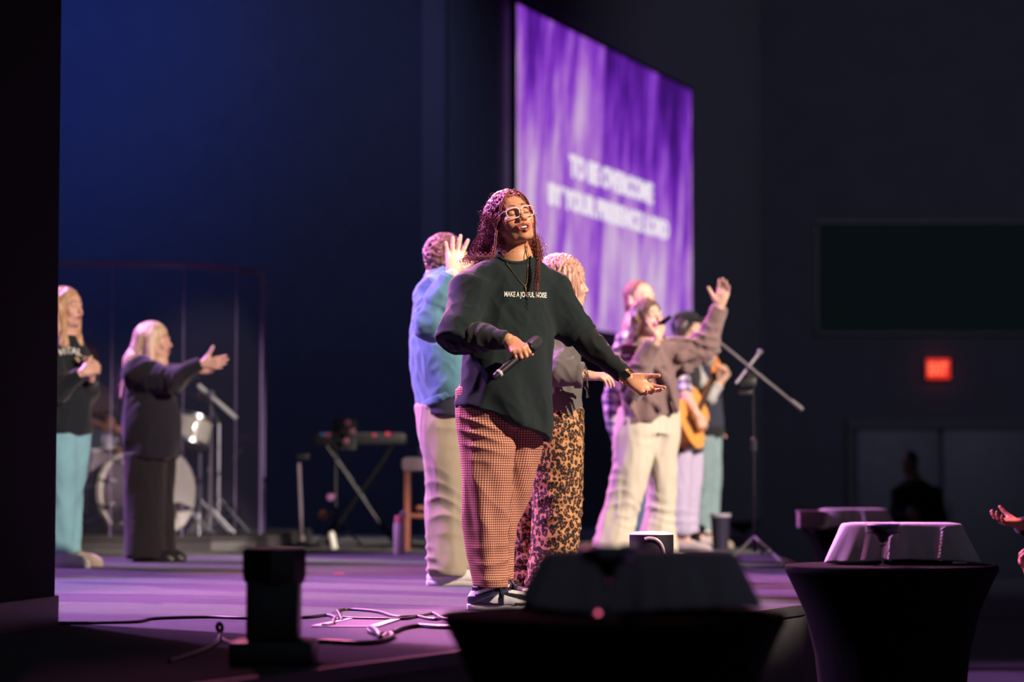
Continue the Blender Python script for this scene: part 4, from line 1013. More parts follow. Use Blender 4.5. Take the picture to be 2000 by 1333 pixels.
m.build('legs', M_boom, ms)

# ------------------------------------------------------------------ stool, bottles, keyboard, thin stand, bucket
TY = 18.9
st = empty('bar_stool', (atp(832, 1076, TY).x, TY, STZ), 'upholstered wooden bar stool behind the man in the denim jacket', 'stool', 'stools on the stage')
xl = atp(795, 1000, TY).x; xr = atp(872, 1000, TY).x; zs = zof(920, TY); M_wood = plain('red brown stool wood', (.30, .10, .07), .45)
MB().box(((xl + xr) / 2, TY + .17, zs + .05), (xr - xl + .09, .42, .11), bev=.04).build('seat', fabric('stool upholstery', (.42, .33, .36)), st)
for x_ in (xl, xr):
    for y_ in (TY, TY + .33):
        MB().box((x_, y_, (STZ + zs) / 2), (.045, .045, zs - STZ), bev=.006).build('leg', M_wood, st)
zr = zof(1008, TY)
MB().box(((xl + xr) / 2, TY, zr), (xr - xl, .028, .034), bev=.005).build('footrest', M_wood, st)
MB().box(((xl + xr) / 2, TY + .33, zr + .06), (xr - xl, .028, .034), bev=.005).build('footrest', M_wood, st)
for x_ in (xl, xr): MB().box((x_, TY + .165, zr + .03), (.028, .33, .034), bev=.005).build('side_rail', M_wood, st)
cl = SDF(); c = atp(829, 882, TY + .05); cz = zs + .105
cl.ell((c.x + .01, c.y, cz + .05), (.055, .06, .055), k=.03); cl.ell((c.x + .05, c.y - .02, cz + .02), (.07, .08, .03), k=.03); cl.cap((c.x, c.y, cz + .08), (c.x - .01, c.y, cz + .13), .026, .018, .02)
V, F = cl.mesh(.008, lambda P: .006 * wr(P, 5, (60, 60, 60))); o = link('folded_scarf', npmesh('folded_scarf', V, F, fabric('lilac knit', (.35, .22, .55)))); tag(o, 'bundled lilac scarf resting on the wooden bar stool', 'scarf')
BY = 18.0; xb = atp(780, 1078, BY).x
wb = empty('water_bottle', (xb, BY, STZ), 'cream water bottle with pink lid and loop beside the bar stool', 'bottle', 'bottles on the stage')
rb = .043; hb = zof(1022, BY) - STZ
MB().lathe((xb, BY, STZ), (0, 0, 1), [(0, 0), (rb * .95, 0), (rb, .006), (rb, hb - .02), (rb * .9, hb), (0, hb)], 28).build('body', plain('cream bottle', (.62, .54, .50), .45), wb)
MB().lathe((xb, BY, STZ + hb), (0, 0, 1), [(rb * .92, 0), (rb * .92, .012), (rb * .8, .016), (rb * .8, .045), (rb * .7, .052), (0, .052)], 28).build('lid', plain('coral lid', (.65, .20, .22), .45), wb)
MB().tube(catmull([(xb + .01, BY, STZ + hb + .03), (xb + .012, BY, STZ + hb + .07), (xb + .03, BY, STZ + hb + .085), (xb + .048, BY, STZ + hb + .07), (xb + .045, BY, STZ + hb + .02)], 5), .006, 8).build('carry_loop', plain('pale loop', (.5, .45, .45), .5), wb)
BY2 = 19.0; q = G(653, 1075); q2 = W(646, 1038, q.y); 
wb2 = empty('slim_bottle', (q.x, q.y, STZ), 'slim white bottle tilted beside the dark keyboard stand', 'bottle', 'bottles on the stage')
ax2 = (q2 - Vector((q.x, q.y, STZ + .01))); L2 = ax2.length
MB().lathe((q.x, q.y, STZ + .006), ax2, [(0, 0), (.026, .002), (.028, .01), (.028, L2 * .86), (.022, L2 * .93), (0, L2 * .93)], 24).build('body', plain('white bottle', (.72, .70, .66), .4), wb2)
MB().lathe(Vector((q.x, q.y, STZ + .006)) + ax2.normalized() * L2 * .93, ax2, [(.021, 0), (.021, L2 * .06), (0, L2 * .07)], 20).build('cap', plain('white cap', (.6, .6, .58), .4), wb2)
KY = 20.6
kb = empty('keyboard', (atp(702, 1070, KY).x, KY, STZ), 'dark keyboard on a folding stand with tiny red and blue lights', 'keyboard')
xa, xb_ = atp(612, 850, KY).x, atp(792, 850, KY).x; zk = zof(858, KY)
MB().box(((xa + xb_) / 2, KY + .12, zk), (xb_ - xa, .30, .09), bev=.015).build('body', M_plast, kb)
mk = MB(); nk = 30
for i in range(nk): mk.box((xa + .03 + (xb_ - xa - .06) * (i + .5) / nk, KY + .20, zk + .048), ((xb_ - xa - .06) / nk * .88, .13, .012))
mk.build('keys', plain('dim ivory keys', (.10, .10, .12), .4), kb, smooth=False)
m = MB()
for y_ in (KY + .02, KY + .22): m.tube([(xa + .1, y_, STZ + .02), (xb_ - .1, y_, zk - .04)], .014, 8).tube([(xb_ - .1, y_, STZ + .02), (xa + .1, y_, zk - .04)], .014, 8)
m.build('stand', M_metal, kb)
leds = [(630, 849, 'b', .035, .4), (640, 850, 'p', .04, .35), (651, 850, 'w', .03, .16), (659, 848, 'r', .022, .9), (668, 849, 'p', .05, .3), (731, 850, 'r', .025, .7), (739, 849, 'b', .02, .35), (748, 849, 'w', .04, .16), (757, 848, 'r', .03, .9), (768, 849, 'p', .04, .2)]
ec = {'b': srgb(60, 110, 150), 'p': srgb(190, 60, 110), 'w': srgb(110, 100, 120), 'r': srgb(255, 60, 90)}
for px, py, k, w_, s_ in leds:
    c = atp(px, py, KY - .032); MB().box((c.x, c.y, c.z), (w_, .006, .024)).build('indicator_light', emit('led ' + k + str(s_), ec[k], s_), kb, smooth=False)
ls = empty('laptop_stand', (atp(672, 1070, 20.1).x, 20.1, STZ), 'dark slim stand carrying a tilted tablet in front of the keyboard', 'stand')
x0 = atp(655, 1070, 20.1).x
m = MB().tube([(x0, 20.1, STZ + .06), (x0, 20.1, zof(880, 20.1))], .011); tripod(m, x0, 20.1, STZ, .24, .2); m.build('pole', M_metal, ls)
c = atp(672, 850, 20.1); MB().box((c.x, c.y, c.z), (.20, .02, .27), Matrix.Rotation(-.35, 3, 'X'), .008).build('tablet', M_plast, ls)
for px, py in ((679, 826), (688, 843), (676, 862)):
    c = atp(px, py, 20.0); MB().lathe(c, (0, -1, 0), [(0, 0), (.022, .003), (.026, .012), (.016, .02), (0, .022)], 12).build('knob', plain('dusky pink knob', (.30, .10, .17), .5), ls)
for px, py, rr, cc in ((645, 972, .032, (.30, .12, .30)), (632, 1007, .044, (.34, .14, .07))):
    c = atp(px, py, 20.0); MB().lathe(c + Vector((0, .03, 0)), (0, -1, 0), [(0, 0), (rr, 0), (rr * 1.05, .02), (rr * .8, .05), (0, .055)], 18).tube([c + Vector((0, .02, 0)), (x0, 20.1, c.z + .02)], .008, 6).build('clip_holder', plain('holder %d' % px, cc, .5), ls)
PY = 20.0
ps = empty('straight_stand', (atp(588, 1068, PY).x, PY, STZ), 'straight slim microphone stand on a round base left of the keyboard', 'microphone stand', 'microphone stands on the stage')
b0 = Vector((atp(590, 1060, PY).x, PY, STZ))
MB().lathe(b0, (0, 0, 1), [(0, 0), (.11, 0), (.115, .012), (.05, .03), (.02, .05), (0, .05)], 28).build('base', M_metal, ps)
MB().tube([b0 + Vector((0, 0, .04)), atp(584, 905, PY)], .0125, 10).build('pole', plain('grey pole', (.40, .32, .38), .4, .3), ps)
MB().lathe(b0 + Vector((0, 0, .045)), (0, 0, 1), [(.013, 0), (.022, .01), (.022, .05), (.013, .06)], 14).build('collar', plain('pale collar', (.45, .38, .42), .4, .3), ps)
MB().box(atp(592, 893, PY), (.10, .04, .05), bev=.01).build('clip', M_plast, ps)
UY = 19.2; xu = atp(1407, 1070, UY).x
bu = empty('bucket', (xu, UY, STZ), 'small black bucket with pale rim behind the guitar player feet', 'bucket')
hu = zof(1006, UY) - STZ
MB().lathe((xu, UY, STZ), (0, 0, 1), [(0, 0), (.062, 0), (.070, hu * .5), (.077, hu), (.072, hu), (.064, .02), (0, .02)], 28).build('body', plain('glossy black', (.03, .025, .05), .25), bu)
MB().lathe((xu, UY, STZ + hu - .018), (0, 0, 1), [(.078, 0), (.084, .004), (.084, .022), (.078, .026), (.070, .022), (.070, .004)], 28).build('rim', plain('pale rim', (.40, .34, .42), .4), bu)

g_ = G(661, 1122)
tag(MB().box((g_.x, g_.y, STZ + .0015), (.055, .11, .003)).build('spike_tape', fabric('red cloth tape', (.55, .05, .06)), smooth=False), 'small red tape mark on the carpet left of the white shoes', 'tape mark')
# ------------------------------------------------------------------ cast
M_skin = skinmat('skin')
DARKSK = (.54, .265, .150); FAIR = (.66, .42, .33)
Z3 = np.array([0, 0, 1.0])
def dirv(yaw): a = math.radians(yaw); return np.array([math.sin(a), -math.cos(a), 0])
def leftv(yaw): a = math.radians(yaw); return np.array([math.cos(a), math.sin(a), 0])
def strands(P, name, mat, azs, length, r, n, seed, drift, jit=.02, wavy=0, helix=None, rad=(.082, .103, .092), parent=None, tw=4, both=True, push=None):
    rnd = np.random.default_rng(seed); paths = []
    for i in range(n):
        sd = rnd.choice([-1, 1]) if both else 1
        a = rnd.uniform(*azs); Ls = length * rnd.uniform(.8, 1.08); k = rnd.uniform(.96, 1.05)
        pt = hair_path(a, sd, (P.ho, P.hR), tuple(q * k for q in rad), Ls, rnd.uniform(-jit, jit), drift(sd, a, rnd), rnd, wavy=wavy, s=P.hs)
        paths.append(push(pt) if push else pt)
    V, F = tubes(paths, r, tw, helix, rnd=rnd)
    return link(name, npmesh(name, V, F, mat), parent or P.root)

# ======================= 1. lead singer
Y0 = 9.86
A = Person(Y0, 'woman in loose black shirt and checked trousers singing with one arm held out', DARKSK, 985)
hd = dict(px=1008, py=424, dy=-.02)
A.head(1000, 429, -.02, 21, 14, -12, .985, neck=(1003, 512, .03), res=.0024, lip=(.40, .105, .085), brow=(.035, .015, .012), mouth=1.0, smile=1.0, nose=1.12, nr=.053, browt=1.0)
hp_ = lambda x, y, z: A.ho + A.hR @ (np.array([x, y, z]) * A.hs)
# arms
shR = A.p(921, 567, -.10); elR = A.p(893, 655, -.20); wrR = A.p(992, 665, -.30)
shL = A.p(1073, 567, .10); elL = A.p(1133, 655, .16); wrL = A.p(1229, 741, .02)
A.core(A.p(1000, 600, 0), A.p(980, 810, 0), .15, .10, 35, ((A.p(950, 830, -.05), A.p(948, 1130, -.05), .075, .045), (A.p(1010, 830, .08), A.p(975, 1130, .1), .075, .045)))
A.fore(elR, wrR, .045, .028); A.fore(elL, wrL, .042, .027)
T_ = nv((.72, .34, .46)); D_ = nv(np.array((.62, -.42, -.36)) - T_ * (np.array((.62, -.42, -.36)) @ T_)); N_ = np.cross(T_, D_)
A.hand(wrR, D_, N_, True, ((46, 74, 38), (52, 76, 40), (56, 78, 42), (58, 80, 44)), res=.0024, s=.90, spread=(4, 1, -2, -5), thumb=(.55, .55, .75), tb=(.2, .4))
DL = nv((.80, -.22, -.47)); NL = nv((.05, -.80, .50))
A.hand(wrL, DL, NL, False, ((10, 14, 8), (20, 26, 14), (30, 34, 18), (36, 38, 20)), res=.0024, s=.95, spread=(8, 0, -4, -8), thumb=(.55, .85, .32), tb=(.35, .15))
A.finish(M_skin)
# teeth, lashes
S = SDF(); S.ell(hp_(0, -.0845, -.0655), np.array([.0155, .009, .0048]) * A.hs, A.hR, .004)
A.part('teeth', S, .0012, plain('teeth', (.72, .68, .62), .25, var=.03))
m = MB()
for sd in (-1, 1):
    m.tube([hp_(sd * x, -.0905 + .012 * ((x - .03) / .015) ** 2 * .35, -.0048 - .0022 * (1 - ((x - .031) / .014) ** 2)) for x in np.linspace(.017, .045, 9)], .0008, 4)
m.build('eyelashes', plain('lash', (.012, .008, .008), .6), A.root)
# hair: volume, curls, braids
M_curl = hairmat('dark curls', (.016, .006, .005), (.34, .05, .035), .45, 1.0); M_curl.node_tree.nodes['Principled BSDF'].inputs['Specular IOR Level'].default_value = .3
S = SDF(); hair_cap(S, A.ho, A.hR, A.hs, .010, vol=1.03); hair_cut(S, A.ho, A.hR, A.hs, hl=.088, w=.062)
bk1 = A.p(966, 450, .06); bk2 = A.p(953, 487, .09); bk3 = A.p(938, 512, .10)
S.cap(hp_(-.03, .06, .03), bk1, .055, .042, .04); S.cap(bk1, bk2, .042, .032, .03); S.cap(bk2, bk3, .030, .020, .03)
S.cap(hp_(.05, .05, -.02), A.p(1036, 480, .10), .040, .030, .03); S.cap(A.p(1036, 480, .10), A.p(1048, 512, .08), .028, .018, .03)
hv = A.part('hair', S, .004, M_curl, lambda P: .004 * wr(P, 3, (190, 190, 150)) + .003 * wr(P, 9, (420, 420, 380)))
rnd = np.random.default_rng(12)
bvh_src = hv.data; co = np.array([v.co[:] for v in bvh_src.vertices]); no = np.array([v.normal[:] for v in bvh_src.vertices])
paths = []
pick = rnd.choice(len(co), min(5200, len(co)), replace=False)
for i in pick:
    q = ((co[i] - A.ho) @ A.hR) / A.hs
    if q[1] < -.036 and q[2] < .104: continue
    if len(paths) > 1900: break
    p = co[i] - no[i] * .005; up_ = max(0, no[i][2]); t = nv(no[i] * (.5 - .42 * up_) + rnd.normal(size=3) * (.5 - .2 * up_) * [1, 1, .4] + np.array([-.05, .05, -.5 + .2 * up_])); L = rnd.uniform(.03, .065) * (1 - .45 * up_)
    pts = [p]
    for k in range(7):
        t = nv(t + np.array([0, 0, -.25]) + rnd.normal(size=3) * .22); p = p + t * L / 7; pts.append(p)
    paths.append(pts)
V, F = tubes(paths, .0009, 3, (.0042, .0125), rnd=rnd)
link('curls', npmesh('curls', V, F, M_curl), A.root)['kind'] = 'stuff'
# face framing cornrow edges and braids
def braid(P, r, seed, name='braid', parent=None, mat=None):
    Q = catmull(P, 14); Q = [np.array(q) for q in Q]; seg = np.cumsum([0] + [np.linalg.norm(Q[i + 1] - Q[i]) for i in range(len(Q) - 1)]); L = seg[-1]
    n = int(L / .0022); tt = np.linspace(0, L, n); C = np.stack([np.interp(tt, seg, [q[i] for q in Q]) for i in range(3)], axis=1)
    T = np.gradient(C, axis=0); T /= np.linalg.norm(T, axis=1, keepdims=True); U = np.cross(T, [.2, 1, .1]); U /= np.linalg.norm(U, axis=1, keepdims=True); B = np.cross(T, U)
    m = MB()
    for k in range(3):
        ph = 2 * np.pi * k / 3; a = tt / (r * 6.5) * 2 * np.pi + ph
        p = C + U * (np.sin(a) * r * .8)[:, None] + B * (np.sin(2 * a) * r * .45)[:, None]
        m.tube([tuple(x) for x in p[::2]], r * .62, 5)
    return m.build(name, mat or M_curl, parent or A.root, sharp=180)
edge = lambda sd: [hp_(sd * x, y, z) for x, y, z in ((.006, -.078, .103), (.026, -.080, .090), (.046, -.076, .070), (.062, -.064, .045), (.072, -.048, .012))]
braid(edge(1) + [hp_(.078, -.050, -.02), A.p(1045, 452, -.06), A.p(1049, 480, -.06), A.p(1049, 502, -.05)], .0036, 1)
braid(edge(-1) + [A.p(972, 440, -.085), A.p(969, 458, -.09), A.p(967, 480, -.09), A.p(962, 502, -.08)], .0042, 2)
def curly_lock(P, r, n, seed, hr=.006, pitch=.02):
    rnd = np.random.default_rng(seed); Q = [np.array(q) for q in catmull(P, 8)]; out = []
    for i in range(n):
        o = rnd.normal(size=3) * r; k0 = rnd.integers(0, max(1, len(Q) // 3)); k1 = rnd.integers(2 * len(Q) // 3, len(Q))
        out.append([q + o * (1 + .6 * j / len(Q)) for j, q in enumerate(Q[k0:k1 + 1])])
    return tubes(out, .0011, 3, (hr, pitch), rnd=rnd)
parts = [curly_lock([A.p(1049, 485, -.04), A.p(1051, 510, -.06), A.p(1051, 535, -.10), A.p(1048, 562, -.135), A.p(1053, 592, -.15)], .0035, 15, 4, .0045, .017),
         curly_lock([A.p(966, 480, -.06), A.p(962, 500, -.09), A.p(950, 503, -.12), A.p(930, 503, -.12), A.p(912, 508, -.13), A.p(896, 524, -.15)], .005, 22, 5),
         curly_lock([A.p(950, 440, .05), A.p(940, 470, .05), A.p(930, 500, .03), A.p(912, 508, -.02)], .014, 40, 6),
         curly_lock([A.p(1044, 455, .04), A.p(1050, 485, .04), A.p(1056, 515, .0)], .012, 34, 7)]
V, F = join(parts); lc_ = link('loose_curls', npmesh('loose_curls', V, F, M_curl), A.root); lc_['kind'] = 'stuff'
# glasses
M_frame = NT('clear pink frame'); M_frame.set(Base_Color=(.95, .72, .72), Roughness=.12, Transmission_Weight=.25); M_frame = M_frame.m
gl = MB()
for sd in (-1, 1):
    pts = []
    for k in range(25):
        a = 2 * math.pi * k / 24; ca, sa = math.cos(a), math.sin(a); e = 3.4; q = (abs(ca) ** e + abs(sa) ** e) ** (-1 / e)
        x = .0335 + .0270 * ca * q * (1 + .06 * sa); z = -.0035 + .0215 * sa * q
        pts.append(hp_(sd * x, -.1035 + .012 * ((x - .03) / .03) ** 2 * (1 if x > .03 else .3), z))
    gl.tube(pts, .0022, 8, cap=False)
    gl.tube([hp_(sd * .061, -.094, .012), hp_(sd * .0745, -.078, .011), hp_(sd * .080, -.03, .006), hp_(sd * .082, .005, .004)], .0019, 6)
gl.tube([hp_(-.008, -.1035, .004), hp_(0, -.1065, .008), hp_(.008, -.1035, .004)], .0024, 8)
g_o = gl.build('glasses', M_frame, A.root, label='clear pinkish plastic glasses')
ln = MB()
for sd in (-1, 1):
    pts = [hp_(sd * .0335, -.1032, -.0035)]
    for k in range(24):
        a = 2 * math.pi * k / 24; ca, sa = math.cos(a), math.sin(a); e = 3.4; q = (abs(ca) ** e + abs(sa) ** e) ** (-1 / e)
        x = .0335 + .0262 * ca * q; pts.append(hp_(sd * x, -.1030 + .012 * ((x - .03) / .03) ** 2 * (1 if x > .03 else .3), -.0035 + .0207 * sa * q))
    ln.add(pts, [[0, 1 + k, 1 + (k + 1) % 24] for k in range(24)])
tl = NT('lens'); tl.n.remove(tl.b); tr = tl.node('ShaderNodeBsdfTransparent'); gg = tl.node('ShaderNodeBsdfGlossy'); gg.inputs['Roughness'].default_value = .03; mx = tl.node('ShaderNodeMixShader'); mx.inputs[0].default_value = .06
tl.link(tr.outputs[0], mx.inputs[1]); tl.link(gg.outputs[0], mx.inputs[2]); tl.link(mx.outputs[0], tl.out.inputs[0])
ln.build('lenses', tl.m, g_o)
# shirt
M_shirt = fabric('black cotton', (.0062, .0122, .0145), var=.12, scale=30, weave=1500, sheen=.08)
def sec(P, rows, wd_f=1.0):
    out = []
    for py, cx, hw_px, dep, dy in rows:
        q = P.p(cx, py, dy); out.append((q[0], q[1], q[2], hw_px, dep))
    return out
S = SDF()
S.loft(sec(A, [(512, 1002, .085, .070, .02), (522, 1001, .13, .085, .02), (540, 1000, .165, .105, .01), (570, 1000, .183, .122, 0), (620, 999, .192, .135, 0), (700, 991, .200, .152, -.01), (780, 985, .206, .165, -.01), (840, 982, .210, .170, -.01), (880, 980, .212, .170, -.01)]), 35, .05,
       bot=(A.p(925, 808, 0), nv(np.array([-.33, -.30, -1.0]) * [1, 0, 1] + [0, -.12, 0])), sm=.03)
S.cap(A.p(985, 517, -.02), shR + [0, 0, .008], .058, .074, .05); S.cap(A.p(1018, 517, .04), shL + [0, 0, .008], .058, .074, .05)
eR = elR + (elR - shR) * .04; S.cyl(shR, eR + nv(elR - shR) * .035, .076, .082, .05, rd=.012)
S.cap(elR + [0, 0, .030], elR + (wrR - elR) * .08 + [0, 0, .02], .064, .060, .03)
S.cyl(shL, elL + nv(elL - shL) * .01, .076, .078, .05, rd=.012)
S.cap(shL + [0, 0, -.06], shL * .5 + elL * .5 + [-.02, 0, -.04], .07, .05, .06)
nb = A.p(1005, 497, -.045); S.ell(nb, (.070, .062, .040), Rm(25, 12, -8), .008, sub=True)
ndir = A.ho - A.p(1003, 512, .03)
def dshirt(P):
    d = .0050 * wr(P, 21, (16, 16, 9)) + .0022 * wr(P, 22, (42, 42, 26))
    d += .009 * jf(P, elR, elR - shR, wrR - elR, .10, .045) + .007 * jf(P, shR + np.array([.05, 0, -.08]), np.array([.7, 0, -.7]), np.array([0, 1, 0]), .11, .05)
    d += .008 * jf(P, shL + np.array([-.05, -.03, -.07]), np.array([.6, 0, .8]), np.array([0, 1, 0]), .12, .055) + .007 * jf(P, elL, elL - shL, np.array([0, 1, 0]), .09, .04)
    low = np.clip((A.p(0, 650, 0)[2] - P[:, 2]) / .3, 0, 1)
    d += .010 * low * np.sin(P[:, 0] * 30 + P[:, 1] * 14 + 1.5 * np.sin(P[:, 2] * 7 + 1) + P[:, 2] * 6)
    nk = np.linalg.norm(P - nb, axis=1); d *= np.clip((nk - .06) / .05, .1, 1)
    return d
shirt = A.part('shirt', S, .0055, M_shirt, dshirt)
m = MB()
cpts = []
for k in range(33):
    a = 2 * math.pi * k / 32; R_ = Rm(25, 12, -8); q = np.array([.073 * math.cos(a), .064 * math.sin(a), 0]); pz = nb + R_ @ q
    cpts.append(pz)
bv = BVHTree.FromObject(shirt, bpy.context.evaluated_depsgraph_get()) if False else None
me_ = shirt.data; bvs = BVHTree.FromPolygons([v.co[:] for v in me_.vertices], [p.vertices[:] for p in me_.polygons])
cp2 = []
for q in cpts:
    h = bvs.find_nearest(Vector(q)); cp2.append(np.array(h[0] + h[1] * .001))
m.tube([tuple(q) for q in cp2], .0075, 8, cap=False)
m.build('collar', M_shirt, A.root)
# undershirt sleeves
S_ = SDF(); S_.cap(elR, elR + (wrR - elR) * .5, .066, .052, .03); S_.cyl(elR + (wrR - elR) * .3, wrR + nv(wrR - elR) * -.004, .056, .035, .03)
S = SDF(); S.cap(elL - nv(elL - shL) * .02, elL + (wrL - elL) * .3, .060, .050, .03); S.cyl(elL + (wrL - elL) * .1, elL + (wrL - elL) * .90, .052, .038, .03)
def dsl(P): 
    d = .003 * wr(P, 31, (40, 40, 40))
    d += .006 * jf(P, elR + (wrR - elR) * .25, wrR - elR, Z3, .10, .035) + .005 * jf(P, elL + (wrL - elL) * .3, wrL - elL, Z3, .14, .05) + .008 * jf(P, elL + (wrL - elL) * .82, wrL - elL, Z3, .055, .026, 6)
    return d
for q_ in (S_, S): A.part('undershirt_sleeve', q_, .004, fabric('black jersey', (.009, .011, .012), var=.12, scale=30, weave=1500), dsl)
# lettering on the chest
me = text_mesh('MAKE A JOYFUL NOISE', .016, 1, .0, res=3)
nf = dirv(33); ch0 = A.p(984, 572, -.3); ch1 = A.p(1067, 574.5, -.3)
co = np.empty(len(me.vertices) * 3, dtype=np.float32); me.vertices.foreach_get('co', co); co = co.reshape(-1, 3); mn = co.min(0); mx_ = co.max(0)
u = (co[:, 0] - mn[0]) / (mx_[0] - mn[0]); v = (co[:, 1] - mn[1]) / (mx_[1] - mn[1])
out = []
bmT = bmesh.new(); bmT.from_mesh(me); bmesh.ops.triangulate(bmT, faces=bmT.faces[:]); bmesh.ops.subdivide_edges(bmT, edges=bmT.edges[:], cuts=1); bmT.to_mesh(me); bmT.free()
co = np.empty(len(me.vertices) * 3, dtype=np.float32); me.vertices.foreach_get('co', co); co = co.reshape(-1, 3)
u = (co[:, 0] - mn[0]) / (mx_[0] - mn[0]); v = (co[:, 1] - mn[1]) / (mx_[1] - mn[1])
LV = leftv(33)
hL = bvs.ray_cast(Vector(A.p(985, 572, -.6)), Vector((0, 1, 0))); hR_ = bvs.ray_cast(Vector(A.p(1066, 574, -.6)), Vector((0, 1, 0)))
pA = np.array(hL[0]); pB = np.array(hR_[0]); span = (pB - pA) @ LV
for uu, vv in zip(u, v):
    px_ = 985 + 82 * (1.05 * uu - .05 * uu * uu); py_ = 583 + 2.5 * uu - 13.5 * vv; dd_ = ray(px_, py_).normalized(); h = bvs.ray_cast(Vector((0, 0, CAMZ)) + dd_ * 8.5, dd_)
    if h[0] is not None: out.append(np.array(h[0]) + np.array(h[1]) * .0022); continue
    o_ = pA + LV * (span * uu) + Z3 * ((vv - .5) * .027 + (pB - pA)[2] * uu) + nf * .5
    h = bvs.ray_cast(Vector(o_), Vector(-nf)); out.append(np.array(h[0]) + np.array(h[1]) * .0022 + nf * .001 if h[0] is not None else o_ - nf * .5)
me.vertices.foreach_set('co', np.array(out, dtype=np.float32).ravel()); me.update(); me.materials.clear(); me.materials.append(fabric('white print', (.62, .64, .62), var=.06))
link('lettering', me, A.root, 'white capital letters across the chest')
# trousers
def gingham():
    t = NT('checked cotton'); a = t.node('ShaderNodeAttribute', attribute_name='Wv'); s_ = t.node('ShaderNodeSeparateXYZ'); t.link(a.outputs['Vector'], s_.inputs[0])
    def st(o): return t.math('SMOOTH_MIN', t.math('MAXIMUM', t.math('MULTIPLY_ADD', t.math('SINE', t.math('MULTIPLY', o, 6.2832)), 2.2, .5), 0), 1, .05)
    x, y = st(s_.outputs[0]), st(s_.outputs[1]); f = t.math('MULTIPLY', t.math('ADD', x, y), .5); v = t.coord()
    c = t.ramp(f, [(0, (.62, .36, .24)), (.5, (.30, .115, .085)), (1, (.085, .025, .025))])
    t.set(Base_Color=t.mix(t.math('MULTIPLY', t.noise(v, 12, 3), .35), c, (.5, .4, .42), 'MULTIPLY'), Roughness=.9); t.b.inputs['Specular IOR Level'].default_value = .15
    t.bump(t.noise(v, 1200, 2), .2, .002); return t.m
Rleg = [(760, 940, .105, .11, -.03), (820, 945, .110, .118, -.05), (880, 953, .108, .112, -.06), (950, 950, .098, .102, -.06), (1020, 946, .086, .090, -.05), (1080, 949, .078, .082, -.04), (1125, 955, .072, .076, -.03), (1148, 959, .070, .074, -.03)]
Lleg = [(760, 1005, .100, .11, .08), (830, 1010, .105, .112, .09), (880, 1008, .100, .105, .11), (950, 995, .092, .098, .12), (1020, 980, .078, .084, .12), (1080, 970, .064, .072, .12), (1115, 969, .060, .068, .12), (1132, 971, .062, .07, .12)]
S = SDF(); S.loft(sec(A, Rleg), 50, .02, sm=.03); S.loft(sec(A, Lleg), 50, .02, sm=.03)
S.loft(sec(A, [(730, 975, .17, .13, .02), (800, 975, .185, .145, .02), (835, 978, .18, .14, .02)]), 40, .03)
pk_ = A.p(927, 850, -.14)
kneeR = A.p(950, 975, -.05); ankR = A.p(956, 1125, -.04); kneeL = A.p(995, 975, .12); ankL = A.p(980, 1100, .12)
def dpant(P):
    d = .0055 * wr(P, 41, (16, 16, 4)) + .0035 * wr(P, 42, (34, 34, 10))
    d += .011 * jf(P, ankR, Z3, np.array([1, 0, 0]), .13, .060, 14) + .010 * jf(P, ankL, Z3, np.array([1, 0, 0]), .12, .055, 14)
    d += .005 * jf(P, kneeR, nv((.5, 0, 1)), np.array([1, 0, 0]), .16, .12, 10) + .005 * jf(P, kneeL, nv((.5, 0, 1)), np.array([1, 0, 0]), .14, .12, 10)
    d += .006 * np.sin(P[:, 0] * 62 + P[:, 2] * 13 + 1.4 * np.sin(P[:, 2] * 8)) * np.clip(np.sin(P[:, 2] * 5 + 2), 0, 1)
    d += .010 * jf(P, A.p(925, 850, -.14), Z3, np.array([1, 0, 0]), .12, .05, 30) + .007 * jf(P, A.p(1000, 850, 0), Z3, np.array([1, 0, 0]), .12, .06, -26)
    return d
def wuv(P):
    out = np.zeros((len(P), 3)); rl = np.array([(q[2], q[0], q[1]) for q in sec(A, Rleg)])[::-1]; ll = np.array([(q[2], q[0], q[1]) for q in sec(A, Lleg)])[::-1]
    z = P[:, 2]; cR = np.stack([np.interp(z, rl[:, 0], rl[:, i]) for i in (1, 2)], 1); cL = np.stack([np.interp(z, ll[:, 0], ll[:, i]) for i in (1, 2)], 1)
    dR = np.linalg.norm(P[:, :2] - cR, axis=1); dL = np.linalg.norm(P[:, :2] - cL, axis=1); c = np.where((dR < dL)[:, None], cR, cL)
    a = np.arctan2(P[:, 0] - c[:, 0], -(P[:, 1] - c[:, 1])); out[:, 0] = a / (2 * np.pi) * 60 + 7 * 0; out[:, 1] = z / .0098
    return {'Wv': ('V', out)}
A.part('trousers', S, .0055, gingham(), dpant, attrs=wuv)
# side pocket seam
m = MB(); bvp = None
# shoes
M_shoe = attrmat('two tone leather', .35, spec=.5)
def dunk(V, P):
    o = P(0, 0, 0); f = nv(P(1, 0, 0) - o); l = nv(P(0, 1, 0) - o); q = V - o; a = q @ f; b = q @ l; z = q[:, 2]; C = np.tile(np.array((.010, .012, .022)), (len(V), 1)); wh = np.array((.62, .62, .64))
    C[(a > .085) & (a < .185) & (z < .064 - (a - .085) * .25) & (z > .018)] = wh
    C[(a > .10) & (np.abs(b) < .030) & (a < .185)] = wh
    C[(a > .178) | ((a > .13) & (z < .034))] = (.05, .045, .06)
    C[(a > .02) & (a < .062) & (z > .03 + (.062 - a) * .1) & (z < .070 - (.062 - a) * 1.0)] = wh
    C[(a > -.07) & (a < .045) & (z > .066 + (a + .03) * .28) & (z < .078 + (a + .03) * .30)] = wh
    C[(a < -.035) & (z > .058) & (z < .080)] = wh
    C[np.abs(z - (.045 + .35 * (a + .01))) < .004] = (.04, .03, .11)
    return {'Col': ('C', C)}
M_white = plain('white rubber', (.70, .68, .68), .5)
M_lace = plain('black lace', (.010, .010, .011), .8)
A.shoe(949, -.03, 78, M_shoe, M_white, .265, .050, attrs=dunk, res=.003, laces=M_lace)
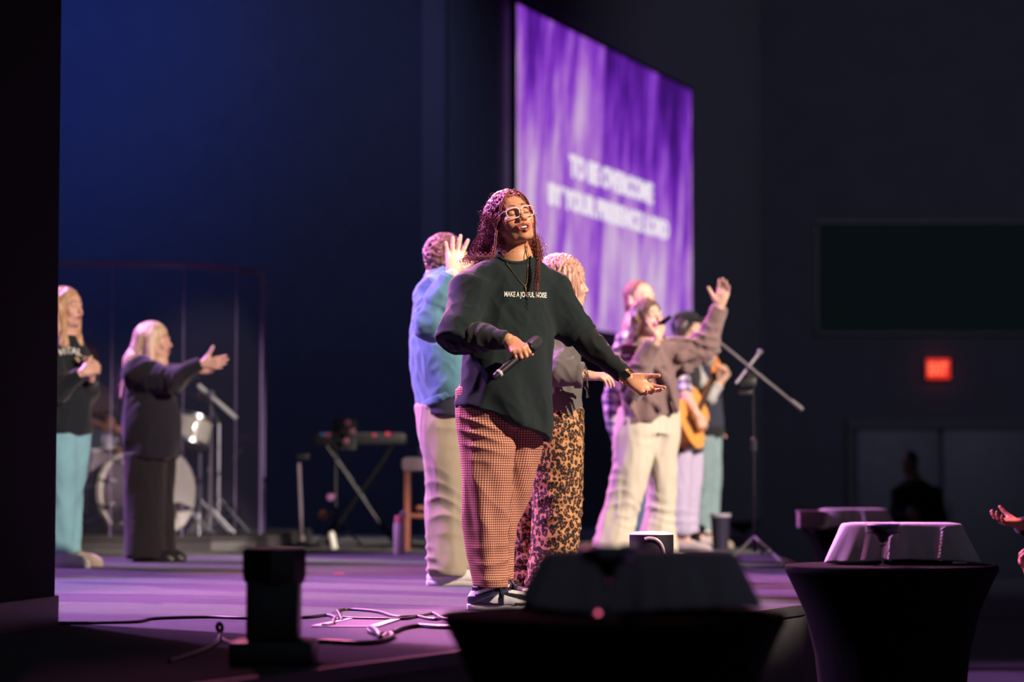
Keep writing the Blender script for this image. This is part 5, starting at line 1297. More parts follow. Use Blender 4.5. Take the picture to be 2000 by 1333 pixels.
A.shoe(979, .16, 72, M_shoe, M_white, .265, .050, attrs=dunk, res=.003, laces=M_lace)
# necklace, watch, rings
M_gold = plain('gold', (.80, .48, .22), .25, 1.0, var=.05)
def on_shirt(px, py, lift=.003):
    o_ = Vector((0, 0, CAMZ)); d_ = ray(px, py).normalized(); h = bvs.ray_cast(o_ + d_ * 8.5, d_)
    return np.array(h[0] + h[1] * lift) if h[0] is not None else np.array(W(px, py, Y0 - .12))
ch = [A.p(983, 503, -.03)] + [on_shirt(x, y) for x, y in ((988, 512), (996, 525), (1006, 540), (1016, 552), (1024, 559))] + [on_shirt(x, y) for x, y in ((1028, 552), (1029.5, 535), (1030, 518))] + [A.p(1029.5, 498, -.05), A.p(1029, 480, -.03)]
nk = MB().tube(catmull(ch, 6), .0017, 6).build('necklace', M_gold, A.root)
MB().lathe(Vector(on_shirt(1024, 560, .006)), (0.05, 0, -1), [(0, 0), (.0045, .003), (.006, .010), (.0055, .028), (.0015, .038), (0, .039)], 10).build('pendant', M_gold, nk)
fa = nv(wrL - elL); wc = wrL - fa * .012; nn = nv(np.cross(fa, NL)); Rw_ = Matrix((Vector(fa), Vector(np.cross(NL, fa)), Vector(NL))).transposed()
NLo = nv(NL - fa * (NL @ fa)); sd_ = np.cross(fa, NLo); Rw_ = Matrix((Vector(fa), Vector(sd_), Vector(NLo))).transposed()
wt = MB(); 
lk = [wc + (NLo * math.cos(a) * .025 + sd_ * math.sin(a) * .033) for a in np.linspace(0, 2 * math.pi, 25)]
MB().tube([tuple(q) for q in lk], .0034, 6, cap=False).tube([tuple(q + fa * .008) for q in lk], .0034, 6, cap=False).tube([tuple(q - fa * .008) for q in lk], .0034, 6, cap=False).build('watch_strap', M_gold, A.root, 'gold link watch bracelet')
wp_ = wc + NLo * .022 - sd_ * -.016
MB().box(tuple(wp_ + NLo * .006), (.040, .036, .011), Rw_, .005).build('watch', plain('watch glass', (.006, .006, .008), .12, spec=.6, bump=0), A.root)
# handheld microphone
mi = empty('microphone', tuple(wrR), 'black wireless microphone gripped in the lead singer right hand', 'microphone')
mtop = A.p(1062, 648, -.26); mbot = A.p(972, 724, -.36)
hc = wrR + D_ * .085 * .9 + N_ * .030
ax3 = nv(mtop - mbot); Lm = .262; mid = hc
b0 = mid - ax3 * .145; 
MB().lathe(tuple(b0), tuple(ax3), [(0, 0), (.0125, 0), (.0150, .012), (.0145, .03), (.0170, .06), (.0178, .15), (.0195, .178), (.0240, .190)], 28).build('handle', plain('mic body', (.006, .006, .008), .42, spec=.4, bump=0), mi)
MB().lathe(tuple(b0 + ax3 * .190), tuple(ax3), [(.0255, 0), (.0265, .003), (.0265, .010), (.0250, .012)], 28).build('ring', M_metal, mi)
MB().lathe(tuple(b0 + ax3 * .202), tuple(ax3), [(.0245, 0), (.0265, .012), (.0265, .030), (.0225, .046), (.013, .056), (0, .059)], 28).build('grille', plain('grille mesh', (.05, .05, .055), .45, .7, scale=900, bump=.9), mi)
MB().lathe(tuple(b0 + ax3 * .020), tuple(ax3), [(.0155, 0), (.0160, .002), (.0160, .010), (.0155, .012)], 24).build('band', plain('pale band', (.35, .35, .36), .4), mi)
# rings
for tpt in (wrL + DL * .098 + NL * -.004,): pass

# ======================= generic cloth helpers
def rows(P, L): return sec(P, L)
def legset(P, name, R_, L_, yaw, mat, res, disp, hipr=None, attrs=None, rd=.01):
    S = SDF(); S.loft(sec(P, R_), yaw, .03, sm=.03, rd=rd); S.loft(sec(P, L_), yaw, .03, sm=.03, rd=rd)
    if hipr: S.loft(sec(P, hipr), yaw, .03)
    return P.part(name, S, res, mat, disp, attrs=attrs)

# ======================= 2. man in denim jacket
B = Person(12.3, 'man in pale denim jacket raising an open palm in front of his face', FAIR, 868)
B.head(876, 508, .02, 118, 8, 0, 1.04, neck=(866, 545, .02), res=.005, eye='open', male=True, nr=.06)
wB = B.p(884, 534, -.38); eB = B.p(842, 632, -.36); sB = B.p(848, 580, -.17); sB2 = B.p(893, 580, .18)
B.hand(wB, (.12, .02, 1), (.25, -1, -.05), True, ((4, 6, 4),) * 4, res=.0035, s=1.12, spread=(16, 3, -7, -18), thumb=(.85, .45, .15), tb=(.15, .1))
B.fore(eB, wB, .05, .034)
B.core(B.p(864, 600, 0), B.p(862, 830, 0), .15, .10, 110, ((B.p(858, 840, -.08), B.p(864, 1100, -.06), .09, .05), (B.p(880, 840, .1), B.p(885, 1100, .1), .09, .05)))
B.finish(M_skin)
S = SDF(); hair_cap(S, B.ho, B.hR, 1.04, .010); hair_cut(S, B.ho, B.hR, 1.04, hl=.05)
B.part('hair', S, .005, hairmat('auburn hair', (.05, .018, .012), (.24, .08, .045), .5, 1), lambda P: .008 * wr(P, 2, (110, 110, 110)) + .004 * wr(P, 4, (300, 300, 300)))
M_denim = fabric('pale denim', (.055, .145, .20), var=.35, scale=25, weave=700, big=6)
S = SDF()
S.loft(sec(B, [(535, 866, .07, .07, .0), (550, 865, .15, .10, 0), (575, 864, .20, .13, 0), (630, 860, .22, .145, 0), (700, 861, .225, .15, 0), (760, 864, .22, .14, 0), (792, 866, .215, .135, 0)]), 105, .05, bot=(B.p(850, 789, 0), (.42, 0, -1)), sm=.03)
S.cap(B.p(862, 552, -.05), sB, .075, .09, .05); S.cap(B.p(872, 552, .05), sB2, .075, .09, .05)
S.cap(sB, eB, .092, .082, .04); S.cap(eB, eB * .5 + wB * .5, .080, .070, .03); S.cyl(eB * .6 + wB * .4, wB * .93 + eB * .07, .068, .052, .03)
S.cap(sB2, B.p(905, 690, .20), .085, .07, .04)
def dB(P):
    d = .008 * wr(P, 51, (20, 20, 11)) + .004 * wr(P, 52, (50, 50, 34))
    return d + .012 * jf(P, eB, wB - eB, np.array([1, 0, 0]), .13, .055) + .010 * jf(P, sB + np.array([.0, 0, -.1]), Z3, np.array([1, 0, 0]), .16, .07)
jk = B.part('jacket', S, .009, M_denim, dB)
S = SDF(); S.loft(sec(B, [(768, 864, .222, .142, 0), (806, 867, .218, .139, 0)]), 105, .01, bot=(B.p(850, 793, 0), (.42, 0, -1)), top=(B.p(850, 776, 0), (-.42, 0, 1)))
S.cyl(wB * .86 + eB * .14, wB * .97 + eB * .03, .057, .055, .01)
cb = B.p(866, 540, 0); S.ell(cb, (.10, .10, .035), None, .01)
B.part('jacket_bands', S, .008, M_denim, lambda P: .003 * wr(P, 53, (60, 60, 60)))
S = SDF(); S.loft(sec(B, [(770, 865, .20, .130, 0), (812, 863, .20, .128, 0), (815, 863, .20, .128, 0)]), 105, .03); B.part('dark_shirt', S, .010, fabric('navy tee', (.02, .022, .04)))
M_khaki = fabric('khaki twill', (.27, .235, .175), var=.15, scale=25)
def dleg(P_, sd, kn, an, amp=1.0):
    def f(P):
        d = .008 * wr(P, sd, (14, 14, 5)) + .004 * wr(P, sd + 1, (36, 36, 12))
        for k in kn: d = d + .009 * jf(P, k, Z3, np.array([1, 0, 0]), .16, .075, 20)
        for a in an: d = d + .013 * jf(P, a, Z3, np.array([1, 0, 0]), .15, .065, 12)
        return d * amp
    return f
legset(B, 'trousers', [(790, 856, .115, .115, -.05), (830, 860, .118, .115, -.06), (900, 866, .100, .10, -.07), (980, 868, .092, .092, -.06), (1050, 868, .090, .092, -.05), (1100, 870, .094, .10, -.05), (1124, 872, .09, .10, -.05)],
       [(790, 880, .10, .11, .08), (900, 888, .098, .10, .09), (980, 888, .09, .092, .1), (1050, 886, .088, .09, .1), (1098, 888, .09, .095, .1), (1110, 888, .09, .095, .1)], 100, M_khaki, .009,
       dleg(B, 61, [B.p(866, 985, -.06), B.p(858, 860, -.1)], [B.p(870, 1095, -.05), B.p(888, 1080, .1)]))
B.shoe(863, -.03, 84, M_white, M_white, .29, .054); B.shoe(884, .16, 76, M_white, M_white, .29, .054)

# ======================= 3. woman with blonde-pink bob, leopard trousers
C_ = Person(10.9, 'woman with short blonde hair and leopard print trousers standing behind the lead singer', FAIR, 1075)
C_.head(1102, 556, .05, 104, 2, 0, .97, neck=(1088, 625, .05), res=.004, eye='open')
sC = C_.p(1078, 672, -.14); eC = C_.p(1086, 722, -.26); wC = C_.p(1142, 733, -.26)
C_.hand(wC, (1, 0, -.1), (0, .3, -1), True, REL, res=.004, s=.9)
C_.fore(eC, wC); C_.core(C_.p(1078, 690, .05), C_.p(1082, 840, .05), .14, .10, 95, ((C_.p(1085, 850, -.05), C_.p(1075, 1140, -.05), .08, .045), (C_.p(1060, 850, .1), C_.p(1030, 1140, .15), .08, .045)))
C_.finish(M_skin)
M_bob = hairmat('pink blonde bob', (.20, .075, .05), (.70, .40, .32), .42, .10)
S = SDF(); hair_cap(S, C_.ho, C_.hR, .97, .018, vol=1.06); L_ = lambda x, y, z: C_.ho + C_.hR @ (np.array([x, y, z]) * .97)
for sd in (-1, 1):
    S.cap(L_(sd * .06, .01, .03), L_(sd * .072, -.005, -.085), .040, .030, .03)
S.cap(L_(0, .07, .02), L_(0, .07, -.09), .06, .045, .03); hair_cut(S, C_.ho, C_.hR, .97, hl=.045, w=.052, deep=.035)
C_.part('hair', S, .004, M_bob, lambda P: .006 * wr(P, 71, (150, 150, 22)) + .003 * wr(P, 72, (360, 360, 40)))
strands(C_, 'hair_strands', M_bob, (50, 178), .11, .0022, 240, 5, lambda sd, a, r: (r.normal() * .15, r.normal() * .15), wavy=.004, rad=(.088, .108, .097))
M_dkj = fabric('washed black denim', (.105, .095, .095), var=.35, scale=25, big=7)
S = SDF()
S.loft(sec(C_, [(622, 1083, .08, .07, .05), (640, 1080, .15, .09, .05), (668, 1078, .19, .115, .05), (730, 1080, .195, .125, .05), (790, 1083, .19, .120, .05), (826, 1084, .19, .118, .05)]), 95, .05, sm=.03)
S.cap(sC, eC, .078, .068, .05); S.cyl(eC, wC + [-.02, 0, 0], .070, .052, .04); S.cap(C_.p(1080, 668, .2), C_.p(1100, 720, .28), .07, .06, .04)
C_.part('jacket', S, .008, M_dkj, lambda P: .007 * wr(P, 73, (20, 20, 12)) + .003 * wr(P, 74, (55, 55, 40)) + .012 * jf(P, (eC + wC) / 2, wC - eC, Z3, .13, .042))
S = SDF(); S.loft(sec(C_, [(814, 1084, .197, .125, .05), (832, 1085, .199, .127, .05)]), 95, .01); S.cyl(wC + [-.045, 0, 0], wC + [-.012, 0, 0], .058, .056, .01)
C_.part('jacket_bands', S, .007, M_dkj, lambda P: .004 * wr(P, 75, (80, 80, 80)))
m = MB()
rr = random.Random(4)
for k in range(16):
    a = rr.uniform(0, 6.28); p = wC + np.array([-.005, math.cos(a) * .05, math.sin(a) * .05]); m.tube([tuple(p), tuple(p + [.015, 0, -.02]), tuple(p + [.02 + rr.uniform(-.01, .01), rr.uniform(-.01, .01), -.045 - rr.uniform(0, .03)])], .0022, 4)
for k in range(22):
    a = 2 * math.pi * k / 22; q = C_.p(1085, 832, .05) + leftv(95) * .19 * math.cos(a) + dirv(95) * .12 * math.sin(a); m.tube([tuple(q), tuple(q + [0, 0, -.015 - rr.uniform(0, .03)])], .003, 4)
m.build('frayed_threads', M_dkj, C_.root)
MB().tube([tuple(C_.p(1083, 745, -.12)), tuple(C_.p(1081, 785, -.13))], .003, 6).box(tuple(C_.p(1081, 789, -.13)), (.008, .006, .02)).build('zip_pull', M_gold, C_.root)
def leopard():
    t = NT('leopard print'); v = t.coord(); n = t.node('ShaderNodeTexNoise'); n.inputs['Scale'].default_value = 26; t.link(v, n.inputs['Vector'])
    ad = t.node('ShaderNodeVectorMath', operation='MULTIPLY_ADD'); t.link(n.outputs[1], ad.inputs[0]); ad.inputs[1].default_value = (.022, .022, .022); t.link(v, ad.inputs[2])
    mp = t.node('ShaderNodeMapping'); mp.inputs['Scale'].default_value = (1, 1, .82); t.link(ad.outputs[0], mp.inputs[0])
    vo = t.node('ShaderNodeTexVoronoi'); vo.inputs['Scale'].default_value = 58; vo.inputs['Randomness'].default_value = .85; t.link(mp.outputs[0], vo.inputs['Vector'])
    c = t.ramp(vo.outputs['Distance'], [(0, (.22, .085, .03)), (.18, (.22, .085, .03)), (.23, (.022, .014, .016)), (.54, (.022, .014, .016)), (.61, (.40, .20, .085)), (.8, (.46, .25, .12))])
    brk = t.noise(mp.outputs[0], 70, 2); k = t.math('GREATER_THAN', brk, .66)
    t.set(Base_Color=t.mix(k, c, (.40, .20, .085)), Roughness=.85); t.bump(t.noise(v, 900, 2), .2, .002); t.b.inputs['Specular IOR Level'].default_value = .2; return t.m
legset(C_, 'trousers', [(800, 1086, .11, .12, -.03), (850, 1085, .118, .125, -.04), (920, 1086, .108, .115, -.05), (1000, 1086, .104, .11, -.05), (1060, 1084, .10, .11, -.05), (1120, 1080, .10, .115, -.05), (1166, 1078, .105, .12, -.05)],
       [(800, 1072, .11, .12, .12), (880, 1062, .11, .115, .13), (960, 1050, .104, .11, .15), (1050, 1038, .10, .11, .17), (1110, 1030, .10, .11, .18), (1160, 1026, .105, .115, .18)], 92, leopard(), .007,
       dleg(C_, 81, [C_.p(1086, 990, -.05), C_.p(1090, 880, -.1)], [C_.p(1080, 1120, -.05), C_.p(1030, 1110, .18)]), hipr=[(800, 1080, .17, .125, .05), (850, 1078, .18, .128, .05)])
M_pinkshoe = fabric('dusty red shoe', (.42, .10, .12)); C_.shoe(1060, -.02, 84, M_pinkshoe, M_pinkshoe, .25, .045); C_.shoe(1024, .2, 80, M_pinkshoe, M_pinkshoe, .25, .045)

# ======================= 4. woman with raised arm and microphone
E = Person(15.3, 'woman in mauve corduroy jacket and cream trousers singing with one arm raised high', FAIR, 1250)
E.head(1266, 622, -.03, 34, 6, -6, 1.0, neck=(1260, 672, .02), res=.005, brow=(.10, .05, .03), mouth=.4)
sE = E.p(1222, 700, -.10); eE = E.p(1232, 752, -.26); wE = E.p(1284, 662, -.34)
sE2 = E.p(1318, 692, .08); eE2 = E.p(1375, 678, .05); wE2 = E.p(1406, 598, .0)
E.hand(wE, (.25, .1, 1), (-.55, .8, .1), True, GRIP, res=.004, s=.95)
E.hand(wE2, (.22, -.1, 1), (-.35, -.9, .1), False, ((12, 12, 8),) * 4, res=.004, s=1.05, spread=(3, 0, -2, -4), thumb=(.75, .7, .3))
E.fore(eE, wE); E.fore(eE2, wE2)
E.core(E.p(1265, 740, 0), E.p(1265, 830, 0), .15, .10, 45, ((E.p(1240, 840, -.08), E.p(1200, 1080, -.08), .09, .05), (E.p(1290, 840, .08), E.p(1286, 1080, .1), .09, .05)))
E.finish(M_skin)
M_brn = hairmat('long brown hair', (.035, .014, .010), (.20, .085, .05), .4, .07)
S = SDF(); hair_cap(S, E.ho, E.hR, 1.0, .010, vol=1.02); S.cap(E.ho + E.hR @ np.array([-.07, .02, .0]), E.p(1236, 672, -.02), .035, .030, .03); S.cap(E.p(1236, 672, -.02), E.p(1226, 715, -.10), .030, .018, .02)
S.cap(E.ho + E.hR @ np.array([.06, .04, .0]), E.p(1300, 690, .02), .034, .03, .03); hair_cut(S, E.ho, E.hR, 1.0, hl=.056, w=.058)
E.part('hair', S, .005, M_brn, lambda P: .006 * wr(P, 91, (120, 120, 16)))
strands(E, 'hair_strands', M_brn, (75, 172), .24, .0026, 200, 8, lambda sd, a, r: (sd * .12 + r.normal() * .12, -.10 + r.normal() * .12), wavy=.004, rad=(.080, .102, .094))
M_cord = NT('mauve corduroy'); v = M_cord.coord(); n = M_cord.noise(v, 7, 3); M_cord.set(Base_Color=M_cord.mix(n, (.12, .068, .072), (.24, .145, .14)), Roughness=.85, Sheen_Weight=.4)
M_cord.bump(M_cord.math('SINE', M_cord.noise(M_cord.coord((900, 900, 40)), 1, 1)), .3, .003); M_cord = M_cord.m
S = SDF()
S.loft(sec(E, [(678, 1264, .09, .075, .02), (694, 1264, .16, .10, .01), (715, 1265, .20, .125, .01), (760, 1268, .215, .145, 0), (800, 1268, .22, .150, 0), (850, 1266, .225, .155, 0)]), 42, .05, bot=(E.p(1262, 822, 0), (.30, 0, -1)), sm=.03)
S.cap(E.p(1250, 688, -.02), sE, .075, .085, .05); S.cap(E.p(1280, 688, .03), sE2, .075, .09, .05)
S.cap(sE, eE, .088, .082, .05); S.cyl(eE, wE * .9 + eE * .1, .080, .052, .04); S.cap(sE2, eE2, .092, .080, .05); S.cyl(eE2, wE2 * .98 + eE2 * .02, .080, .052, .05)
S.cap(sE2 + [0, 0, -.09], (sE2 + eE2) / 2 + [-.02, 0, -.10], .05, .035, .08)
for a_, b_, r_ in (((1206, 712, -.13), (1246, 722, -.20), .020), ((1208, 730, -.14), (1250, 736, -.21), .018), ((1212, 752, -.15), (1256, 744, -.22), .020), ((1262, 700, -.14), (1300, 742, -.17), .022), ((1250, 760, -.17), (1290, 800, -.18), .020), ((1300, 720, -.10), (1320, 800, -.12), .022), ((1330, 700, -.03), (1376, 694, -.02), .020), ((1340, 722, -.02), (1384, 700, -.03), .018), ((1225, 770, -.2), (1240, 820, -.18), .020)):
    S.cap(E.p(*a_), E.p(*b_), r_ * 1.2, r_, .03)
def dE(P):
    d = .011 * wr(P, 93, (17, 17, 10)) + .005 * wr(P, 94, (40, 40, 24)) + .026 * jf(P, sE + np.array([0, -.06, 0]), Z3, np.array([1, 0, 0]), .16, .055, 26)
    d += .024 * jf(P, eE, Z3, np.array([1, 0, 0]), .15, .07, 14) + .022 * jf(P, eE2, wE2 - eE2, np.array([0, 1, 0]), .14, .08) + .022 * jf(P, wE2 * .8 + eE2 * .2, wE2 - eE2, np.array([1, 0, 0]), .07, .035, 5)
    low = np.clip((E.p(0, 720, 0)[2] - P[:, 2]) / .15, 0, 1); return d + .014 * low * np.sin(P[:, 0] * 26 + P[:, 1] * 20 - P[:, 2] * 9)
E.part('jacket', S, .009, M_cord, dE)
S = SDF(); S.cap(E.p(1246, 690, -.14), E.p(1262, 730, -.18), .022, .014, .02, ax=dirv(42), sc=.5); S.cap(E.p(1282, 692, -.12), E.p(1270, 735, -.18), .022, .014, .02, ax=dirv(42), sc=.5)
E.part('collar', S, .006, M_cord, lambda P: .004 * wr(P, 95, (80, 80, 80)))
M_cream = fabric('cream cotton twill', (.52, .47, .385), var=.08, scale=25)
legset(E, 'trousers', [(800, 1248, .12, .13, -.02), (850, 1240, .135, .135, -.05), (900, 1236, .118, .12, -.08), (960, 1224, .108, .112, -.09), (1010, 1208, .112, .115, -.09), (1060, 1198, .13, .13, -.09), (1096, 1192, .14, .14, -.09)],
       [(800, 1290, .115, .125, .04), (850, 1290, .12, .125, .05), (900, 1291, .105, .11, .06), (960, 1293, .098, .105, .08), (1010, 1288, .102, .11, .1), (1060, 1284, .12, .12, .1), (1092, 1284, .13, .13, .1)], 42, M_cream, .009,
       dleg(E, 101, [E.p(1222, 970, -.08), E.p(1215, 880, -.15), E.p(1293, 975, .05)], [E.p(1198, 1040, -.09), E.p(1286, 1030, .1)]), hipr=[(795, 1266, .185, .13, 0), (850, 1266, .205, .14, 0)])
S = SDF(); S.loft(sec(E, [(797, 1266, .19, .135, 0), (813, 1266, .196, .14, 0)]), 42, .01); E.part('waistband', S, .008, M_cream)
M_beige = fabric('beige shoe', (.40, .33, .27)); E.shoe(1192, -.12, 50, M_white, M_white, .25, .046); E.shoe(1288, .12, 60, M_white, M_white, .25, .046)
em = empty('microphone', tuple(wE), 'black microphone held to the mouth of the woman in the mauve jacket', 'microphone')
def mic(e, a, b, gr=.021):
    a = np.array(a); b = np.array(b); ax = nv(b - a); L = np.linalg.norm(b - a)
    MB().lathe(tuple(a), tuple(ax), [(0, 0), (.013, 0), (.015, .02), (.018, L * .75), (.023, L * .78)], 20).build('handle', plain('matte mic body', (.006, .006, .008), .75, spec=.1, bump=0), e)
    MB().lathe(tuple(a + ax * L * .78), tuple(ax), [(gr, 0), (gr * 1.08, .01), (gr * 1.05, .03), (gr * .7, .048), (0, .055)], 20).build('grille', plain('dark grille', (.012, .012, .014), .7, 0, spec=.2), e)
mic(em, E.p(1308, 620, -.42), E.p(1279, 641, -.20))

# ======================= 5. man behind her
Fm = Person(16.1, 'man with cropped reddish hair and plaid shirt mostly hidden behind the raised arm woman', FAIR, 1240)
Fm.head(1250, 586, 0, 42, 4, 0, 1.10, neck=(1246, 640, .02), res=.006, eye='open', male=True, nr=.062)
sF = Fm.p(1212, 700, -.14); eF = Fm.p(1198, 805, -.16); wF = Fm.p(1216, 868, -.24)
Fm.hand(wF, (.3, -.2, -1), (1, 0, .2), True, REL, res=.006); Fm.fore(eF, wF)
Fm.core(Fm.p(1250, 740, 0), Fm.p(1250, 850, 0), .16, .11, 40, ((Fm.p(1235, 850, -.08), Fm.p(1238, 1080, -.08), .09, .05), (Fm.p(1275, 850, .08), Fm.p(1272, 1080, .08), .09, .05)))
Fm.finish(M_skin)
S = SDF(); hair_cap(S, Fm.ho, Fm.hR, 1.10, .004); hair_cut(S, Fm.ho, Fm.hR, 1.10, hl=.058, w=.062)
Fm.part('hair', S, .006, hairmat('cropped red hair', (.10, .03, .02), (.30, .11, .07), .6, 1), lambda P: .003 * wr(P, 2, (200, 200, 200)))
def plaid():
    t = NT('lilac plaid'); c = t.coord(); s_ = t.node('ShaderNodeSeparateXYZ'); t.link(c, s_.inputs[0])
    f = lambda o, k, th: t.math('GREATER_THAN', t.math('SINE', t.math('MULTIPLY', o, k)), th)
    x = t.math('ADD', f(s_.outputs[0], 90, .2), f(s_.outputs[2], 90, .2)); x = t.math('MULTIPLY', x, .5)
    t.set(Base_Color=t.ramp(x, [(0, (.55, .50, .58)), (.5, (.22, .16, .28)), (1, (.06, .04, .10))]), Roughness=.9); return t.m
M_plaid = plaid()
S = SDF(); S.loft(sec(Fm, [(640, 1247, .09, .08, .02), (660, 1248, .19, .11, .01), (700, 1248, .225, .135, 0), (780, 1249, .22, .14, 0), (860, 1250, .215, .14, 0)]), 40, .05, sm=.03)
S.cap(sF, eF, .085, .072, .05); S.cyl(eF, wF, .068, .05, .03); S.cap(Fm.p(1290, 700, .1), Fm.p(1300, 800, .12), .08, .07, .04)
Fm.part('shirt', S, .010, M_plaid, lambda P: .010 * wr(P, 111, (20, 20, 14)) + .012 * jf(P, eF, Z3, np.array([1, 0, 0]), .14, .05))
M_jean = fabric('blue denim', (.07, .10, .20), var=.3, scale=20)
legset(Fm, 'trousers', [(840, 1236, .11, .12, -.05), (950, 1240, .095, .10, -.05), (1090, 1242, .085, .09, -.05)], [(840, 1268, .11, .12, .08), (950, 1268, .095, .1, .08), (1090, 1268, .085, .09, .08)], 40, M_jean, .012, dleg(Fm, 113, [Fm.p(1240, 960, 0)], [Fm.p(1240, 1070, 0)]))
Fm.shoe(1240, -.05, 50, M_plast, M_plast, .28); Fm.shoe(1268, .1, 40, M_plast, M_plast, .28)

# ======================= 6. woman in dark cap
Gc = Person(17.9, 'woman in black cap playing guitar behind the raised mauve sleeve', FAIR, 1332)
Gc.head(1344, 643, 0, 62, 4, 4, .98, neck=(1334, 690, .02), res=.006, eye='open', brow=(.03, .02, .02))
Gc.core(Gc.p(1332, 740, 0), Gc.p(1332, 860, 0), .14, .10, 60, ((Gc.p(1324, 860, -.06), Gc.p(1318, 1060, -.06), .08, .04), (Gc.p(1338, 860, .08), Gc.p(1336, 1060, .08), .08, .04)))
sG = Gc.p(1320, 716, -.18); eG = Gc.p(1338, 772, -.40); wG = Gc.p(1362, 812, -.50); Gc.hand(wG, (.45, .35, -.75), (-.6, .7, 0), True, REL, res=.005); Gc.fore(eG, wG, .045, .030)
sG2 = Gc.p(1352, 722, .14); eG2 = Gc.p(1384, 778, .02); wG2 = Gc.p(1406, 748, .02); Gc.hand(wG2, (.45, -.1, .85), (-.6, -.75, .2), False, ((50, 60, 30),) * 4, res=.005, s=1.08, thumb=(.5, .8, .4)); Gc.fore(eG2, wG2, .045, .030)
Gc.finish(M_skin)
M_dk = hairmat('near black hair', (.012, .007, .008), (.06, .025, .03), .35, .07)
S = SDF(); hair_cap(S, Gc.ho, Gc.hR, .98, .014, vol=1.05); lc = lambda x, y, z: Gc.ho + Gc.hR @ np.array([x, y, z])
S.cap(lc(-.07, .03, .0), Gc.p(1318, 690, -.05), .040, .034, .03); S.cap(lc(.06, .05, 0), Gc.p(1345, 690, .08), .04, .035, .03); hair_cut(S, Gc.ho, Gc.hR, .98, hl=.05, w=.056)
Gc.part('hair', S, .006, M_dk, lambda P: .006 * wr(P, 121, (110, 110, 18)))
S = SDF(); S.ell(lc(0, .012, .062), (.090, .108, .078), Gc.hR, .01); S.ell(lc(0, .0, -.03), (.13, .15, .075), Gc.hR, .006, sub=True); S.cap(lc(-.03, -.10, .048), lc(.03, -.10, .048), .062, .062, .01, ax=Gc.hR @ np.array([0, .25, 1]), sc=.11)
Gc.part('cap', S, .005, fabric('black felt', (.014, .014, .018)))
S = SDF(); S.loft(sec(Gc, [(684, 1335, .08, .07, .02), (704, 1334, .16, .10, .01), (740, 1333, .19, .12, 0), (820, 1333, .18, .125, 0), (884, 1333, .19, .14, 0)]), 60, .05, sm=.03); Gc.part('tunic', S, .012, fabric('black tunic', (.020, .018, .024)), lambda P: .008 * wr(P, 122, (22, 22, 12)))
S = SDF(); S.cyl(sG, eG, .072, .062, .03); Gc.part('sleeve', S, .008, M_plaid, lambda P: .006 * wr(P, 125, (50, 50, 50)))
S = SDF(); S.cap(sG2, eG2, .068, .055, .03); S.cyl(eG2, wG2 * .9 + eG2 * .1, .050, .038, .03); Gc.part('sleeve', S, .008, fabric('pale grey sleeve', (.36, .35, .36)), lambda P: .006 * wr(P, 126, (50, 50, 50)))
M_lil = fabric('lilac wide denim', (.42, .36, .52), var=.15, scale=20)
legset(Gc, 'trousers', [(860, 1328, .10, .11, -.05), (950, 1325, .095, .10, -.05), (1010, 1320, .10, .105, -.05), (1046, 1316, .11, .115, -.05)], [(860, 1345, .10, .11, .08), (950, 1344, .095, .1, .08), (1010, 1340, .10, .1, .08), (1042, 1338, .105, .11, .08)], 60, M_lil, .009, dleg(Gc, 123, [Gc.p(1325, 930, 0)], [Gc.p(1320, 1020, 0)]))
S = SDF(); 
for x_, d_ in ((1320, -.05), (1338, .08)): S.cyl(Gc.p(x_, 1040, d_), Gc.p(x_ + 2, 1070, d_), .038, .034, .01)
Gc.part('ankles', S, .01, plain('pink skin', (.60, .34, .28), .5))
M_pale = fabric('pale flat shoe', (.55, .45, .50)); Gc.shoe(1326, -.04, 72, M_pale, M_pale, .24, .042); Gc.shoe(1342, .1, 70, M_pale, M_pale, .24, .042)

# ======================= 7. guitar player
H = Person(19.6, 'person in navy vest and cropped teal jeans standing behind the guitar player', FAIR, 1372)
H.head(1376, 684, 0, 66, 8, 0, 1.0, neck=(1371, 716, .02), res=.006, eye='open', mouth=.3)
sH = H.p(1352, 738, -.18); eH = H.p(1350, 790, -.20); wH = H.p(1356, 838, -.22)
sH2 = H.p(1392, 738, .14); eH2 = H.p(1394, 790, .16); wH2 = H.p(1394, 836, .10)
H.hand(wH, (.1, -.1, -1), (0, 1, 0), True, REL, res=.006); H.hand(wH2, (.1, -.1, -1), (0, -1, 0), False, REL, res=.006)
H.fore(eH, wH, .045, .03); H.fore(eH2, wH2, .045, .03)
H.core(H.p(1374, 770, 0), H.p(1376, 850, 0), .14, .10, 70, ((H.p(1368, 850, -.06), H.p(1366, 1062, -.06), .08, .038), (H.p(1388, 850, .08), H.p(1384, 1062, .08), .08, .038)))
H.finish(M_skin)
S = SDF(); hair_cap(S, H.ho, H.hR, 1.0, .012); S.cap(H.ho + [0, .05, 0], H.p(1362, 722, .12), .06, .04, .04); hair_cut(S, H.ho, H.hR, 1.0); H.part('hair', S, .007, M_brn, lambda P: .006 * wr(P, 131, (110, 110, 20)))
M_navy = fabric('navy knit', (.028, .030, .055)); 
S = SDF(); S.loft(sec(H, [(712, 1372, .09, .08, .02), (726, 1373, .16, .10, .01), (748, 1375, .19, .12, 0), (800, 1378, .18, .125, 0), (836, 1382, .185, .13, 0)]), 68, .05, sm=.03)
H.part('vest', S, .011, M_navy, lambda P: .008 * wr(P, 132, (22, 22, 14)))
S = SDF(); S.loft(sec(H, [(828, 1382, .18, .125, 0), (852, 1383, .185, .13, 0)]), 68, .02); H.part('undershirt', S, .011, fabric('black tee', (.015, .015, .018)))
S = SDF(); S.cap(sH, eH, .062, .055, .03); S.cap(sH2, eH2, .062, .052, .03); S.cyl(eH2, wH2 * .86 + eH2 * .14, .050, .038, .03)
